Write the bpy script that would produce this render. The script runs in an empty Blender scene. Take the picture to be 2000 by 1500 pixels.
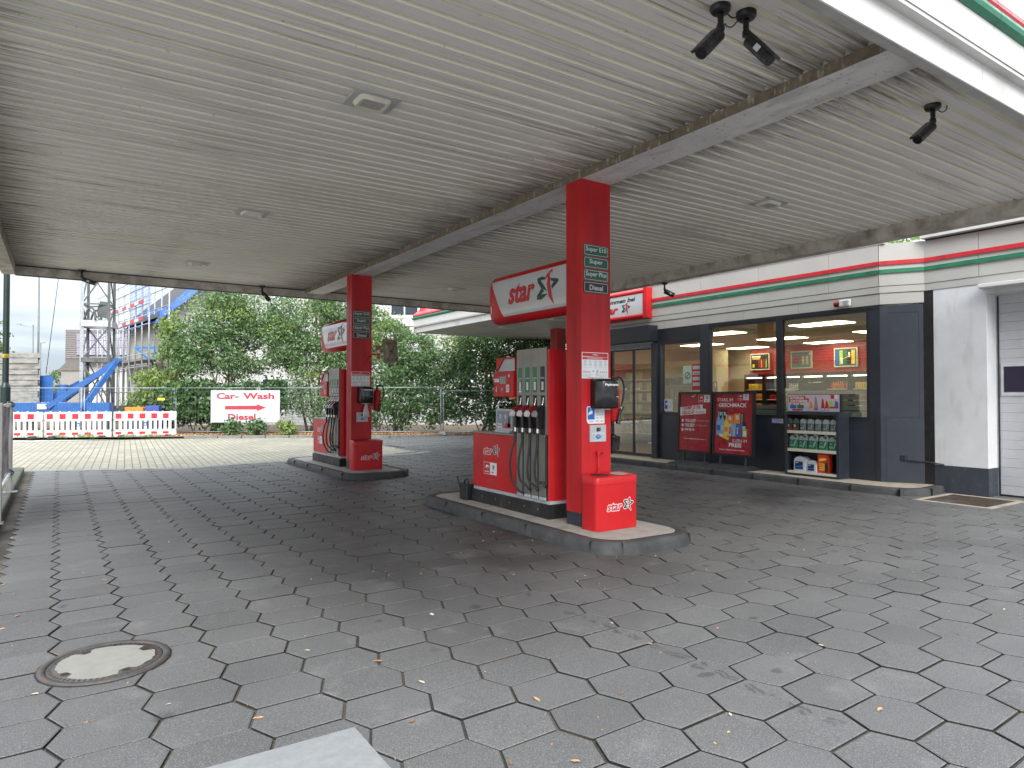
import bpy, math, random
import numpy as np
from mathutils import Vector, Matrix
random.seed(7); RNG = np.random.default_rng(11)
SC = bpy.context.scene
COL = SC.collection
R = math.radians
# ------------------------------------------------------------------ camera
cam_d = bpy.data.cameras.new("camera"); cam = bpy.data.objects.new("camera", cam_d); COL.objects.link(cam)
cam_d.sensor_width = 36.0; cam_d.lens = 1319 * 36 / 2000.0; cam_d.clip_end = 2000; cam_d.clip_start = 0.05
cam.location = (0, 0, 1.65); cam.rotation_euler = (R(90 + 1.04), 0, R(-33.8))
SC.camera = cam
SC.render.resolution_x = 1024; SC.render.resolution_y = 768
# ------------------------------------------------------------------ sky, sun, exposure
SUN_EL, SUN_AZ = 36, 205      # overcast daylight, soft sun behind the camera
world = bpy.data.worlds.new("World"); SC.world = world; world.use_nodes = True
wn = world.node_tree.nodes; wl = world.node_tree.links; wn.clear()
wo = wn.new("ShaderNodeOutputWorld"); bg = wn.new("ShaderNodeBackground"); sky = wn.new("ShaderNodeTexSky")
sky.sky_type = 'NISHITA'; sky.sun_disc = False; sky.sun_elevation = R(SUN_EL); sky.sun_rotation = R(SUN_AZ)
tc = wn.new("ShaderNodeTexCoord"); mp = wn.new("ShaderNodeMapping"); mp.inputs['Scale'].default_value = (1.3, 1.3, 7.0)
no = wn.new("ShaderNodeTexNoise"); no.inputs['Scale'].default_value = 1.7; no.inputs['Detail'].default_value = 5; no.inputs['Roughness'].default_value = .55
cr = wn.new("ShaderNodeValToRGB")
cr.color_ramp.elements[0].position = .42; cr.color_ramp.elements[0].color = (2.1, 2.5, 3.0, 1)
cr.color_ramp.elements[1].position = .56; cr.color_ramp.elements[1].color = (4.0, 4.15, 4.3, 1)
mx = wn.new("ShaderNodeMix"); mx.data_type = 'RGBA'; mx.inputs[0].default_value = .88
wl.new(tc.outputs['Generated'], mp.inputs['Vector']); wl.new(mp.outputs[0], no.inputs['Vector']); wl.new(no.outputs[0], cr.inputs[0])
sx = wn.new("ShaderNodeSeparateXYZ"); wl.new(tc.outputs['Generated'], sx.inputs[0])
mr = wn.new("ShaderNodeMapRange"); wl.new(sx.outputs[2], mr.inputs[0]); mr.inputs[1].default_value = 0.12; mr.inputs[2].default_value = 1; mr.inputs[3].default_value = 1.0; mr.inputs[4].default_value = 5.4
vm = wn.new("ShaderNodeVectorMath"); vm.operation = 'SCALE'; wl.new(cr.outputs[0], vm.inputs[0]); wl.new(mr.outputs[0], vm.inputs['Scale'])
wl.new(sky.outputs[0], mx.inputs[6]); wl.new(vm.outputs[0], mx.inputs[7]); wl.new(mx.outputs[2], bg.inputs[0])
bg.inputs[1].default_value = 0.1; wl.new(bg.outputs[0], wo.inputs[0])
sun_d = bpy.data.lights.new("sun", 'SUN'); sun_d.energy = 1.5; sun_d.angle = R(35); sun_d.color = (1, .97, .92)
sun = bpy.data.objects.new("sun", sun_d); COL.objects.link(sun)
_d = Vector((math.sin(R(SUN_AZ)) * math.cos(R(SUN_EL)), math.cos(R(SUN_AZ)) * math.cos(R(SUN_EL)), math.sin(R(SUN_EL))))
sun.rotation_euler = _d.to_track_quat('Z', 'Y').to_euler(); sun.location = (0, -10, 20)
SC.view_settings.view_transform = 'Standard'; SC.view_settings.look = 'None'; SC.view_settings.gamma = 1
SC.view_settings.use_curve_mapping = False; SC.view_settings.exposure = 1.32
SC.render.engine = 'CYCLES'
SC.cycles.max_bounces = 8; SC.cycles.diffuse_bounces = 4; SC.cycles.glossy_bounces = 3; SC.cycles.transmission_bounces = 6; SC.cycles.transparent_max_bounces = 12
# ------------------------------------------------------------------ materials
def srgb(h):
    h = h.lstrip('#'); return tuple(((int(h[i:i + 2], 16) / 255.0) / 12.92 if int(h[i:i + 2], 16) < 11 else (((int(h[i:i + 2], 16) / 255.0) + .055) / 1.055) ** 2.4) for i in (0, 2, 4))
class NT:
    def __init__(s, name):
        s.m = bpy.data.materials.new(name); s.m.use_nodes = True; s.n = s.m.node_tree.nodes; s.l = s.m.node_tree.links
        s.b = s.n['Principled BSDF']; s.out = s.n['Material Output']
    def node(s, t, **k):
        x = s.n.new(t)
        for a, v in k.items(): setattr(x, a, v)
        return x
    def noise(s, scale, detail=4, stretch=None, rough=.6, off=0):
        g = s.node("ShaderNodeNewGeometry"); m = s.node("ShaderNodeMapping")
        m.inputs['Scale'].default_value = stretch or (1, 1, 1); m.inputs['Location'].default_value = (off, off * .7, off * .3)
        t = s.node("ShaderNodeTexNoise"); t.inputs['Scale'].default_value = scale; t.inputs['Detail'].default_value = detail; t.inputs['Roughness'].default_value = rough
        s.l.new(g.outputs['Position'], m.inputs[0]); s.l.new(m.outputs[0], t.inputs['Vector']); return t.outputs[0]
    def ramp(s, src, p0, c0, p1, c1):
        r = s.node("ShaderNodeValToRGB"); e = r.color_ramp.elements
        e[0].position = p0; e[0].color = (*c0, 1) if len(c0) == 3 else c0; e[1].position = p1; e[1].color = (*c1, 1) if len(c1) == 3 else c1
        s.l.new(src, r.inputs[0]); return r.outputs[0]
    def mix(s, f, a, b, mode='MIX'):
        m = s.node("ShaderNodeMix", data_type='RGBA', blend_type=mode)
        for i, v in ((0, f), (6, a), (7, b)):
            if isinstance(v, (int, float)): m.inputs[i].default_value = v
            elif isinstance(v, tuple): m.inputs[i].default_value = (*v, 1)
            else: s.l.new(v, m.inputs[i])
        return m.outputs[2]
    def math(s, op, a, b=None, c=None):
        m = s.node("ShaderNodeMath", operation=op)
        for i, v in enumerate((a, b, c)):
            if v is None: continue
            if isinstance(v, (int, float)): m.inputs[i].default_value = v
            else: s.l.new(v, m.inputs[i])
        return m.outputs[0]
    def mapr(s, v, a, b, c=0, d=1):
        m = s.node("ShaderNodeMapRange"); s.l.new(v, m.inputs[0])
        for i, x in enumerate((a, b, c, d)): m.inputs[i + 1].default_value = x
        return m.outputs[0]
    def bump(s, h, dist=.01, st=.5):
        b = s.node("ShaderNodeBump"); b.inputs['Distance'].default_value = dist; b.inputs['Strength'].default_value = st
        s.l.new(h, b.inputs['Height']); s.l.new(b.outputs[0], s.b.inputs['Normal'])
    def color(s, v):
        if isinstance(v, tuple): s.b.inputs['Base Color'].default_value = (*v, 1)
        else: s.l.new(v, s.b.inputs['Base Color'])
    def xyz(s):
        g = s.node("ShaderNodeNewGeometry"); x = s.node("ShaderNodeSeparateXYZ"); s.l.new(g.outputs['Position'], x.inputs[0]); return x.outputs
MATS = {}
def mat(name, col, rough=.5, metal=0, spec=.5, var=.12, vs=6, dirt=None, ds=3, dth=(.55, .75), dstretch=None, bump=0, bs=60, coat=0, rv=.12):
    if name in MATS: return MATS[name]
    t = NT(name); c = srgb(col) if isinstance(col, str) else col
    dk = tuple(x * (1 - var) for x in c); lt = tuple(min(1, x * (1 + var)) for x in c)
    base = t.ramp(t.noise(vs, 5), .3, dk, .7, lt)
    if dirt:
        dc = srgb(dirt) if isinstance(dirt, str) else dirt
        base = t.mix(t.mapr(t.noise(ds, 7, dstretch, off=13), dth[0], dth[1], 0, .8), base, dc)
    t.color(base); t.b.inputs['Metallic'].default_value = metal; t.b.inputs['Specular IOR Level'].default_value = spec
    t.l.new(t.mapr(t.noise(vs * 1.7, 4, off=5), .3, .7, max(0.02, rough - rv), min(1, rough + rv)), t.b.inputs['Roughness'])
    if coat: t.b.inputs['Coat Weight'].default_value = coat; t.b.inputs['Coat Roughness'].default_value = .08
    if bump: t.bump(t.noise(bs, 3, off=3), .004, bump)
    MATS[name] = t.m; return t.m
def emis(name, col, st):
    if name in MATS: return MATS[name]
    t = NT(name); c = srgb(col); t.color(c); t.b.inputs['Emission Color'].default_value = (*c, 1); t.b.inputs['Emission Strength'].default_value = st
    MATS[name] = t.m; return t.m
RED = mat('red paint', (.50, .015, .019), .38, spec=.30, var=.08, vs=1.5, dirt=(.26, .014, .018), ds=3.2, dth=(.56, .85), dstretch=(1, 1, .45))
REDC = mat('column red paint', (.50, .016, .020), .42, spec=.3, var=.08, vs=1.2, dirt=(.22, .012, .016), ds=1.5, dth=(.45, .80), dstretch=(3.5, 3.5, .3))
REDD = mat('aged red paint', (.42, .016, .022), .42, var=.14, vs=3, dirt=(.10, .015, .015), ds=1.6, dth=(.45, .72), dstretch=(3, 3, .25))
REDPR = mat('red print', (.50, .012, .022), .35, var=.06)
WHITEPR = mat('white print', (.72, .73, .74), .4, var=.04)
GREYPR = mat('grey print', (.25, .26, .28), .5, var=.1)
PALEPR = mat('pale grey print', (.50, .52, .54), .5, var=.1)
BLACKPR = mat('black print', (.018, .018, .02), .45)
BLUEPR = mat('blue print', (.02, .13, .45), .4)
LBLUEPR = mat('light blue print', (.22, .42, .68), .4)
GREENPR = mat('green print', (.02, .16, .07), .4)
LGREENPR = mat('light green print', (.35, .60, .12), .4)
ORPR = mat('orange print', (.75, .25, .05), .4)
YELPR = mat('yellow print', (.80, .58, .06), .4)
BROWNPR = mat('brown print', (.25, .12, .06), .5)
DGREEN = mat('emblem dark green', (.01, .07, .035), .35)
STRIPEG = mat('green stripe paint', (.015, .15, .075), .4, var=.15, dirt=(.02, .06, .04), ds=4)
STRIPER = mat('red stripe paint', (.48, .015, .025), .4, var=.12, dirt=(.2, .02, .02), ds=4)
ALU = mat('brushed aluminium', (.26, .255, .23), .42, metal=.6, var=.08, vs=3, dirt=(.3, .29, .26), ds=2, dstretch=(4, 4, .3), dth=(.5, .8))
STEEL = mat('galvanised steel', (.42, .44, .46), .42, metal=.6, var=.2, vs=9)
DSTEEL = mat('weathered crane steel', (.11, .12, .12), .6, metal=.3, var=.3, vs=3, dirt=(.10, .06, .04), ds=5)
BLACK = mat('black plastic', (.014, .014, .016), .38, var=.2, dirt=(.05, .05, .055), ds=7, dth=(.55, .8))
RUBBER = mat('black rubber', (.018, .018, .019), .5, var=.2)
PLINTH = mat('black plinth', (.014, .014, .015), .5, var=.3, dirt=(.055, .052, .048), ds=5, dth=(.5, .8), bump=.2)
ANTH = mat('anthracite panel', (.024, .030, .041), .42, var=.08, vs=2, dirt=(.055, .062, .075), ds=3, dth=(.55, .85))
ANTHD = mat('anthracite frame', (.017, .020, .027), .4, var=.1)
WHITEM = mat('white fascia metal', (.55, .54, .52), .45, var=.05, vs=2, dirt=(.30, .24, .17), ds=2.2, dth=(.55, .9), dstretch=(1, 1, .4))
CREAM = mat('off white cladding', (.40, .39, .36), .5, var=.05, vs=1.5, dirt=(.33, .30, .25), ds=1.5, dth=(.55, .9))
PLASTER = mat('white rough plaster', (.60, .605, .615), .85, var=.06, vs=3, dirt=(.36, .35, .33), ds=3.5, dth=(.56, .85), dstretch=(1.6, 1.6, .35), bump=.9, bs=70)
SIGNW = mat('sign face acrylic', (.50, .51, .52), .12, var=.04, vs=2, dirt=(.42, .42, .41), ds=2, dth=(.5, .9), coat=.5, rv=.04)
CONC = mat('concrete', (.30, .28, .25), .85, var=.12, vs=7, dirt=(.16, .15, .13), ds=4, bump=.4)
KERB = mat('dark kerb concrete', (.055, .056, .058), .8, var=.25, vs=8, dirt=(.028, .028, .03), ds=3, dth=(.4, .65), bump=.6)
KERBG = mat('grey kerb concrete', (.20, .20, .19), .85, var=.2, vs=6, dirt=(.09, .09, .085), ds=4, bump=.4)
KERBM = mat('mossy kerb concrete', (.075, .077, .07), .9, var=.25, vs=8, dirt=(.10, .14, .015), ds=1.8, dth=(.5, .62), bump=.6)
BLUEP = mat('blue crane paint', (.03, .12, .36), .45, var=.15, vs=3, dirt=(.05, .09, .2), ds=4)
PALETW = mat('white plastic', (.62, .62, .61), .45, var=.06, vs=4, dirt=(.45, .43, .38), ds=3, dth=(.55, .9))
REFLR = mat('red reflective foil', (.60, .02, .035), .35)
REFLW = mat('grey reflective foil', (.55, .57, .62), .3)
WOOD = mat('wooden board', (.40, .33, .24), .7, var=.2)
LAMPG = mat('lamp glass', (.55, .55, .53), .15, var=.05, rv=.05)
def glass(name, tint=(.86, .88, .87), refl=.19, rough=.01, alpha=.0):
    if name in MATS: return MATS[name]
    t = NT(name); tr = t.node("ShaderNodeBsdfTransparent"); tr.inputs[0].default_value = (*tint, 1)
    gl = t.node("ShaderNodeBsdfGlossy"); gl.inputs['Roughness'].default_value = rough
    fr = t.node("ShaderNodeFresnel"); fr.inputs[0].default_value = 1.5
    f = t.math('ADD', t.math('MULTIPLY', fr.outputs[0], 1.0), refl)
    gm = t.node("ShaderNodeNewGeometry"); f = t.math('MULTIPLY', f, t.math('SUBTRACT', 1, gm.outputs['Backfacing']))
    ms = t.node("ShaderNodeMixShader"); t.l.new(f, ms.inputs[0]); t.l.new(tr.outputs[0], ms.inputs[1]); t.l.new(gl.outputs[0], ms.inputs[2])
    t.l.new(ms.outputs[0], t.out.inputs[0]); MATS[name] = t.m; return t.m
GLASS = glass('shop window glass')
# ceiling sheet with soot and rust streaks running along the ribs
def ceiling_mat(name, c, cl):
    t = NT(name); X = t.xyz()
    base = t.ramp(t.noise(1.2, 6, (1, 2, 1)), .3, tuple(v * .93 for v in c), .7, c)
    streak = t.noise(2.4, 8, (.45, 16, 1), .7, 3)
    st2 = t.noise(1.0, 6, (.25, 14, 1), .7, 40)
    spots = t.noise(28, 4, (.7, 1.5, 1), .6, 9)
    # distance to the beam and to the left / far edge decide how dirty the joints are
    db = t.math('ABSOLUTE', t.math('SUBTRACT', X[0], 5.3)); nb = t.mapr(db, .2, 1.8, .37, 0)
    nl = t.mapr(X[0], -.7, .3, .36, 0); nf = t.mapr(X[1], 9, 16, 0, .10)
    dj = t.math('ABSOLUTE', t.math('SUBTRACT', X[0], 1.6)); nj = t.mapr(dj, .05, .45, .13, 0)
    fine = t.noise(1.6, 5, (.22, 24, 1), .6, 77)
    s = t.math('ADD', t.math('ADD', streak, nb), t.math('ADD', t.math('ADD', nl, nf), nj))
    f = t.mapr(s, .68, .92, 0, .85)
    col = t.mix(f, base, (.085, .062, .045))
    col = t.mix(t.mapr(st2, .60, .76, 0, .5), col, (.26, .19, .14))
    col = t.mix(t.mapr(spots, .66, .72, 0, .45), col, (.10, .085, .07))
    col = t.mix(t.mapr(fine, .57, .68, 0, .6), col, (.27, .19, .13))
    col = t.mix(t.mapr(t.noise(.35, 4, off=51), .45, .70, 0, .30), col, (.40, .36, .33))
    t.color(col); t.b.inputs['Roughness'].default_value = .55; t.b.inputs['Specular IOR Level'].default_value = .35
    return t.m
CEIL = ceiling_mat('ceiling sheet grey', (.80, .765, .725), 0)
CEIL_LIT = ceiling_mat('ceiling rib lit cream', (.88, .84, .70), 0)  # recess sides: cleaner paint, with the light they catch put into the colour
def beam_mat():
    t = NT('sooty beam paint'); base = t.ramp(t.noise(3, 6), .3, (.60, .585, .575), .7, (.72, .71, .69))
    col = t.mix(t.mapr(t.noise(22, 6, off=4), .60, .68, 0, .6), base, (.09, .07, .06))
    col = t.mix(t.mapr(t.noise(2.2, 6, (2.5, .5, 1), off=8), .52, .75, 0, .55), col, (.20, .16, .13))
    t.color(col); t.b.inputs['Roughness'].default_value = .6; return t.m
BEAM = beam_mat()
RUSTB = mat('rusty flaking beam edge', (.17, .135, .095), .8, var=.3, vs=9, dirt=(.42, .40, .35), ds=14, dth=(.56, .66), dstretch=(1, 1, .4), bump=.5)
EDGEB = mat('stained eave sheet', (.50, .46, .40), .7, var=.2, vs=4, dirt=(.15, .115, .085), ds=3, dth=(.45, .7), bump=.2)
# ------------------------------------------------------------------ mesh builder
class MB:
    def __init__(s): s.v = []; s.f = []; s.mi = []; s.sm = []; s.mats = []
    def slot(s, m):
        if m not in s.mats: s.mats.append(m)
        return s.mats.index(m)
    def add(s, vs, fs, m, smooth=False, T=None):
        o = len(s.v); k = s.slot(m)
        s.v += [tuple(T @ Vector(p)) for p in vs] if T else [tuple(p) for p in vs]
        for f in fs: s.f.append([i + o for i in f]); s.mi.append(k); s.sm.append(smooth)
        return s
    def box(s, x0, x1, y0, y1, z0, z1, m, T=None):
        v = [(x0, y0, z0), (x1, y0, z0), (x1, y1, z0), (x0, y1, z0), (x0, y0, z1), (x1, y0, z1), (x1, y1, z1), (x0, y1, z1)]
        return s.add(v, [(0, 3, 2, 1), (4, 5, 6, 7), (0, 1, 5, 4), (1, 2, 6, 5), (2, 3, 7, 6), (3, 0, 4, 7)], m, T=T)
    def cyl(s, a, b, r, m, r2=None, n=12, caps=True, smooth=True):
        a = Vector(a); b = Vector(b); d = (b - a).normalized(); r2 = r if r2 is None else r2
        u = d.orthogonal().normalized(); w = d.cross(u)
        v = []; 
        for i in range(n):
            t = 2 * math.pi * i / n; q = u * math.cos(t) + w * math.sin(t); v += [a + q * r, b + q * r2]
        s.add(v, [(2 * i, 2 * ((i + 1) % n), 2 * ((i + 1) % n) + 1, 2 * i + 1) for i in range(n)], m, smooth)
        if caps:
            s.add([v[2 * i] for i in range(n)], [tuple(range(n))[::-1]], m); s.add([v[2 * i + 1] for i in range(n)], [tuple(range(n))], m)
        return s
    def tube(s, pts, r, m, n=8, sub=1):
        P = [Vector(p) for p in pts]
        if sub > 1:
            Q = []
            for i in range(len(P) - 1):
                p0 = P[max(i - 1, 0)]; p1 = P[i]; p2 = P[i + 1]; p3 = P[min(i + 2, len(P) - 1)]
                for k in range(sub):
                    t = k / sub; Q.append(.5 * ((2 * p1) + (p2 - p0) * t + (2 * p0 - 5 * p1 + 4 * p2 - p3) * t * t + (3 * p1 - p0 - 3 * p2 + p3) * t ** 3))
            Q.append(P[-1]); P = Q
        rs = r if isinstance(r, (list, tuple)) else [r] * len(P)
        if len(rs) != len(P): rs = [rs[0] + (rs[-1] - rs[0]) * i / (len(P) - 1) for i in range(len(P))]
        v = []; u = None
        for i, p in enumerate(P):
            d = (P[min(i + 1, len(P) - 1)] - P[max(i - 1, 0)]).normalized()
            if u is None: u = d.orthogonal().normalized()
            u = (u - d * u.dot(d)).normalized(); w = d.cross(u)
            v += [p + (u * math.cos(2 * math.pi * k / n) + w * math.sin(2 * math.pi * k / n)) * rs[i] for k in range(n)]
        f = [(i * n + k, i * n + (k + 1) % n, (i + 1) * n + (k + 1) % n, (i + 1) * n + k) for i in range(len(P) - 1) for k in range(n)]
        f += [tuple(range(n))[::-1], tuple(range((len(P) - 1) * n, len(P) * n))]
        return s.add(v, f, m, True)
    def prism(s, poly, o, u, w, d0, d1, m, smooth=False):
        """polygon (a,b) in the plane o + a*u + b*w, extruded along u x w from d0 to d1"""
        o = Vector(o); u = Vector(u); w = Vector(w); nn = u.cross(w); n = len(poly)
        ar = sum(poly[i][0] * poly[(i + 1) % n][1] - poly[(i + 1) % n][0] * poly[i][1] for i in range(n))
        if ar < 0: poly = poly[::-1]
        A = [o + u * a + w * b + nn * d0 for a, b in poly]; B = [p + nn * (d1 - d0) for p in A]
        s.add(A + B, [tuple(range(n))[::-1], tuple(range(n, 2 * n))] , m)
        return s.add(A + B, [(i, (i + 1) % n, n + (i + 1) % n, n + i) for i in range(n)], m, smooth)
    def beam(s, a, b, wd, m, h=None):
        """square bar from a to b"""
        a = Vector(a); b = Vector(b); d = (b - a).normalized(); up = Vector((0, 0, 1)) if abs(d.z) < .95 else Vector((1, 0, 0))
        u = d.cross(up).normalized(); w = u.cross(d); h = h or wd; v = []
        for p in (a, b):
            for x, y in ((-1, -1), (1, -1), (1, 1), (-1, 1)): v.append(p + u * x * wd / 2 + w * y * h / 2)
        return s.add(v, [(3, 2, 1, 0), (4, 5, 6, 7), (0, 1, 5, 4), (1, 2, 6, 5), (2, 3, 7, 6), (3, 0, 4, 7)], m)
    def lathe(s, prof, c, m, n=20):
        c = Vector(c); v = [c + Vector((r * math.cos(2 * math.pi * k / n), r * math.sin(2 * math.pi * k / n), z)) for r, z in prof for k in range(n)]
        f = [(i * n + k, i * n + (k + 1) % n, (i + 1) * n + (k + 1) % n, (i + 1) * n + k) for i in range(len(prof) - 1) for k in range(n)]
        return s.add(v, f, m, True)
    def build(s, name, parent=None, bevel=0, seg=2, local=False, label=None):
        if parent is not None and not local:
            L = Vector(parent.location); q_ = parent.parent
            while q_ is not None: L = L + q_.location; q_ = q_.parent
            vs = [(p[0] - L[0], p[1] - L[1], p[2] - L[2]) for p in s.v]
        else: vs = s.v
        me = bpy.data.meshes.new(name); me.from_pydata([tuple(p) for p in vs], [], s.f)
        for m in s.mats: me.materials.append(m)
        me.polygons.foreach_set('material_index', s.mi); me.polygons.foreach_set('use_smooth', s.sm); me.update()
        o = bpy.data.objects.new(name, me); COL.objects.link(o)
        if parent is not None: o.parent = parent
        if bevel:
            b = o.modifiers.new('bevel', 'BEVEL'); b.width = bevel; b.segments = seg; b.limit_method = 'ANGLE'; b.angle_limit = R(40)
        if label: o['label'] = label
        return o
def rrect(w, h, r, n=4, x=0, y=0):
    p = []
    for cx, cy, a in ((w / 2 - r, h / 2 - r, 0), (-w / 2 + r, h / 2 - r, 90), (-w / 2 + r, -h / 2 + r, 180), (w / 2 - r, -h / 2 + r, 270)):
        for k in range(n + 1): t = R(a + 90 * k / n); p.append((x + cx + r * math.cos(t), y + cy + r * math.sin(t)))
    return p
def tag(o, label, cat, group=None, kind=None):
    o['label'] = label; o['category'] = cat
    if group: o['group'] = group
    if kind: o['kind'] = kind
    return o
def thing(name, label, cat, loc=(0, 0, 0), rz=0, group=None):
    o = bpy.data.objects.new(name, None); COL.objects.link(o); o.empty_display_size = .1
    o.location = loc; o.rotation_euler = (0, 0, rz); tag(o, label, cat, group); return o
def structure(o): o['kind'] = 'structure'; return o
def dup(src, off, label, group=None, skip=()):
    r = src.copy(); COL.objects.link(r); r.location = Vector(src.location) + Vector(off); r['label'] = label
    if group: r['group'] = group
    for c in [q for q in bpy.data.objects if q.parent is src]:
        if c.name.split('.')[0] in skip: continue
        d = c.copy(); COL.objects.link(d); d.parent = r
        for g in [q for q in bpy.data.objects if q.parent is c]:
            e = g.copy(); COL.objects.link(e); e.parent = d
    return r
_TX = {}
def glyphs(s, bold, shear, depth=0.0):
    k = (s, bold, shear)
    if k not in _TX:
        cu = bpy.data.curves.new('t', 'FONT'); cu.body = s; cu.size = 1; cu.offset = bold; cu.shear = shear; cu.resolution_u = 3
        ob = bpy.data.objects.new('t', cu); me = bpy.data.meshes.new_from_object(ob)
        vs = [tuple(v.co) for v in me.vertices]; fs = [tuple(p.vertices) for p in me.polygons]
        bpy.data.objects.remove(ob); bpy.data.curves.remove(cu); bpy.data.meshes.remove(me); _TX[k] = (vs, fs)
    return _TX[k]
class Face:
    """flat artwork laid on a surface: o = lower left corner, u right, w up; lay() levels step 0.8 mm"""
    def __init__(s, mb, o, u, w, curve=None): s.mb = mb; s.o = Vector(o); s.u = Vector(u); s.w = Vector(w); s.n = s.u.cross(s.w); s.curve = curve
    def P(s, a, b, d):
        return s.curve(a, b, d) if s.curve else s.o + s.u * a + s.w * b + s.n * d
    def poly(s, pts, m, lv=1):
        n = len(pts); ar = sum(pts[i][0] * pts[(i + 1) % n][1] - pts[(i + 1) % n][0] * pts[i][1] for i in range(n))
        if ar < 0: pts = pts[::-1]
        s.mb.add([s.P(a, b, .0008 * lv) for a, b in pts], [tuple(range(n))], m)
    def rect(s, a0, a1, b0, b1, m, lv=1): s.poly([(a0, b0), (a1, b0), (a1, b1), (a0, b1)], m, lv)
    def disc(s, a, b, r, m, lv=1, n=14, ry=None): s.poly([(a + r * math.cos(2 * math.pi * k / n), b + (ry or r) * math.sin(2 * math.pi * k / n)) for k in range(n)], m, lv)
    def ring(s, a, b, r, t, m, lv=1, n=16, k0=0, k1=None):
        k1 = n if k1 is None else k1
        for k in range(k0, k1):
            q = [2 * math.pi * k / n, 2 * math.pi * (k + 1) / n]
            s.poly([(a + R_ * math.cos(t_), b + R_ * math.sin(t_)) for R_, t_ in ((r, q[0]), (r, q[1]), (r - t, q[1]), (r - t, q[0]))], m, lv)
    def line(s, a0, b0, a1, b1, t, m, lv=1):
        d = math.hypot(a1 - a0, b1 - b0); x = -(b1 - b0) / d * t / 2; y = (a1 - a0) / d * t / 2
        s.poly([(a0 + x, b0 + y), (a0 - x, b0 - y), (a1 - x, b1 - y), (a1 + x, b1 + y)], m, lv)
    def frame(s, a0, a1, b0, b1, t, m, lv=1):
        s.rect(a0, a1, b0, b0 + t, m, lv); s.rect(a0, a1, b1 - t, b1, m, lv); s.rect(a0, a0 + t, b0 + t, b1 - t, m, lv); s.rect(a1 - t, a1, b0 + t, b1 - t, m, lv)
    def text(s, t, a, b, w, h, m, lv=2, bold=.02, shear=0, rot=0, align='l'):
        vs, fs = glyphs(t, bold, shear)
        if not vs: return
        x0 = min(v[0] for v in vs); x1 = max(v[0] for v in vs); y0 = min(v[1] for v in vs); y1 = max(v[1] for v in vs)
        k = h / (y1 - y0); kx = (w / (x1 - x0)) if w else k; W = (x1 - x0) * kx
        if align == 'c': a -= W / 2
        if align == 'r': a -= W
        c, sn = math.cos(R(rot)), math.sin(R(rot)); q = []
        for v in vs:
            px = (v[0] - x0) * kx; py = (v[1] - y0) * k; q.append(s.P(a + px * c - py * sn, b + px * sn + py * c, .0008 * lv))
        s.mb.add(q, fs, m)
EM_G = [[(684, 455), (655, 450), (614, 466), (616, 502), (648, 552), (704, 582), (672, 524), (645, 490), (656, 480), (684, 476)],
        [(655, 550), (610, 625), (610, 660), (652, 656), (710, 602), (665, 609), (648, 616), (676, 578)],
        [(735, 463), (800, 470), (800, 494), (744, 562), (738, 530), (760, 496), (735, 486)]]
EM_R = [[(733, 383), (744, 392), (728, 500), (744, 620), (757, 699), (718, 634), (699, 520), (707, 446), (677, 488), (695, 430)]]
def emblem(fc, a, b, w, h, lv=2, g=DGREEN, r=STRIPER, outline=None):
    def T(p): x = (p[0] - 612) / 185.0; y = p[1] + .22 * (p[0] - 612); y = (728 - y) / (728 - 412.0); return (a + x * w, b + y * h)
    if outline:
        for pl in EM_G + EM_R:
            q = [T(p) for p in pl]; cx = sum(p[0] for p in q) / len(q); cy = sum(p[1] for p in q) / len(q)
            for kk, (dx, dy) in enumerate(((1, 0), (-1, 0), (0, 1), (0, -1))): fc.poly([(p[0] + dx * w * .05, p[1] + dy * w * .05) for p in q], outline, lv + kk * .11 + .013 * cx)
    for pl in EM_G: fc.poly([T(p) for p in pl], g, lv + 2)
    for pl in EM_R: fc.poly([T(p) for p in pl], r, lv + 3)
def star_logo(fc, a, b, w, h, outline=None, lv=2):
    """the shop word in heavy slanted letters followed by its emblem, box w x h"""
    if outline:
        o = .028 * h * 1.6
        for k in range(8): fc.text('star', a + o * math.cos(k * .785), b + .12 * h + o * math.sin(k * .785), .58 * w, .58 * h, outline, lv + k * .15, bold=.035, shear=.22)
    fc.text('star', a, b + .12 * h, .58 * w, .58 * h, STRIPER, lv + 2, bold=.03, shear=.22)
    emblem(fc, a + .64 * w, b, .36 * w, h, lv, outline=outline)
def small_logos(fc, a, b, s, lv=2):
    """pair of small square company marks: red with a white eagle-like mark, white with a tiny emblem"""
    fc.rect(a, a + s, b, b + s, REDPR, lv); fc.frame(a, a + s, b, b + s, s * .03, WHITEPR, lv + 1)
    fc.poly([(a + .25 * s, b + .6 * s), (a + .45 * s, b + .8 * s), (a + .75 * s, b + .72 * s), (a + .8 * s, b + .5 * s), (a + .62 * s, b + .62 * s), (a + .45 * s, b + .6 * s), (a + .55 * s, b + .45 * s), (a + .4 * s, b + .5 * s)], WHITEPR, lv + 1)
    fc.text('ORLEN', a + .2 * s, b + .16 * s, .6 * s, .12 * s, WHITEPR, lv + 1, bold=.04)
    fc.rect(a + s, a + 2 * s, b, b + s, WHITEPR, lv); emblem(fc, a + 1.35 * s, b + .35 * s, .36 * s, .5 * s, lv + 1, g=BLACKPR); fc.text('star', a + 1.2 * s, b + .14 * s, .4 * s, .14 * s, REDPR, lv + 1, bold=.04, shear=.25)
XP, XN, YP, YN, ZP = (1, 0, 0), (-1, 0, 0), (0, 1, 0), (0, -1, 0), (0, 0, 1)
CR, SR = math.cos(R(33.8)), math.sin(R(33.8))
def S(lat, d, z=0): return (lat * CR + d * SR, -lat * SR + d * CR, z)   # street frame: the road behind runs 33.8 degrees off the forecourt grid
SRZ = -R(33.8)

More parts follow.
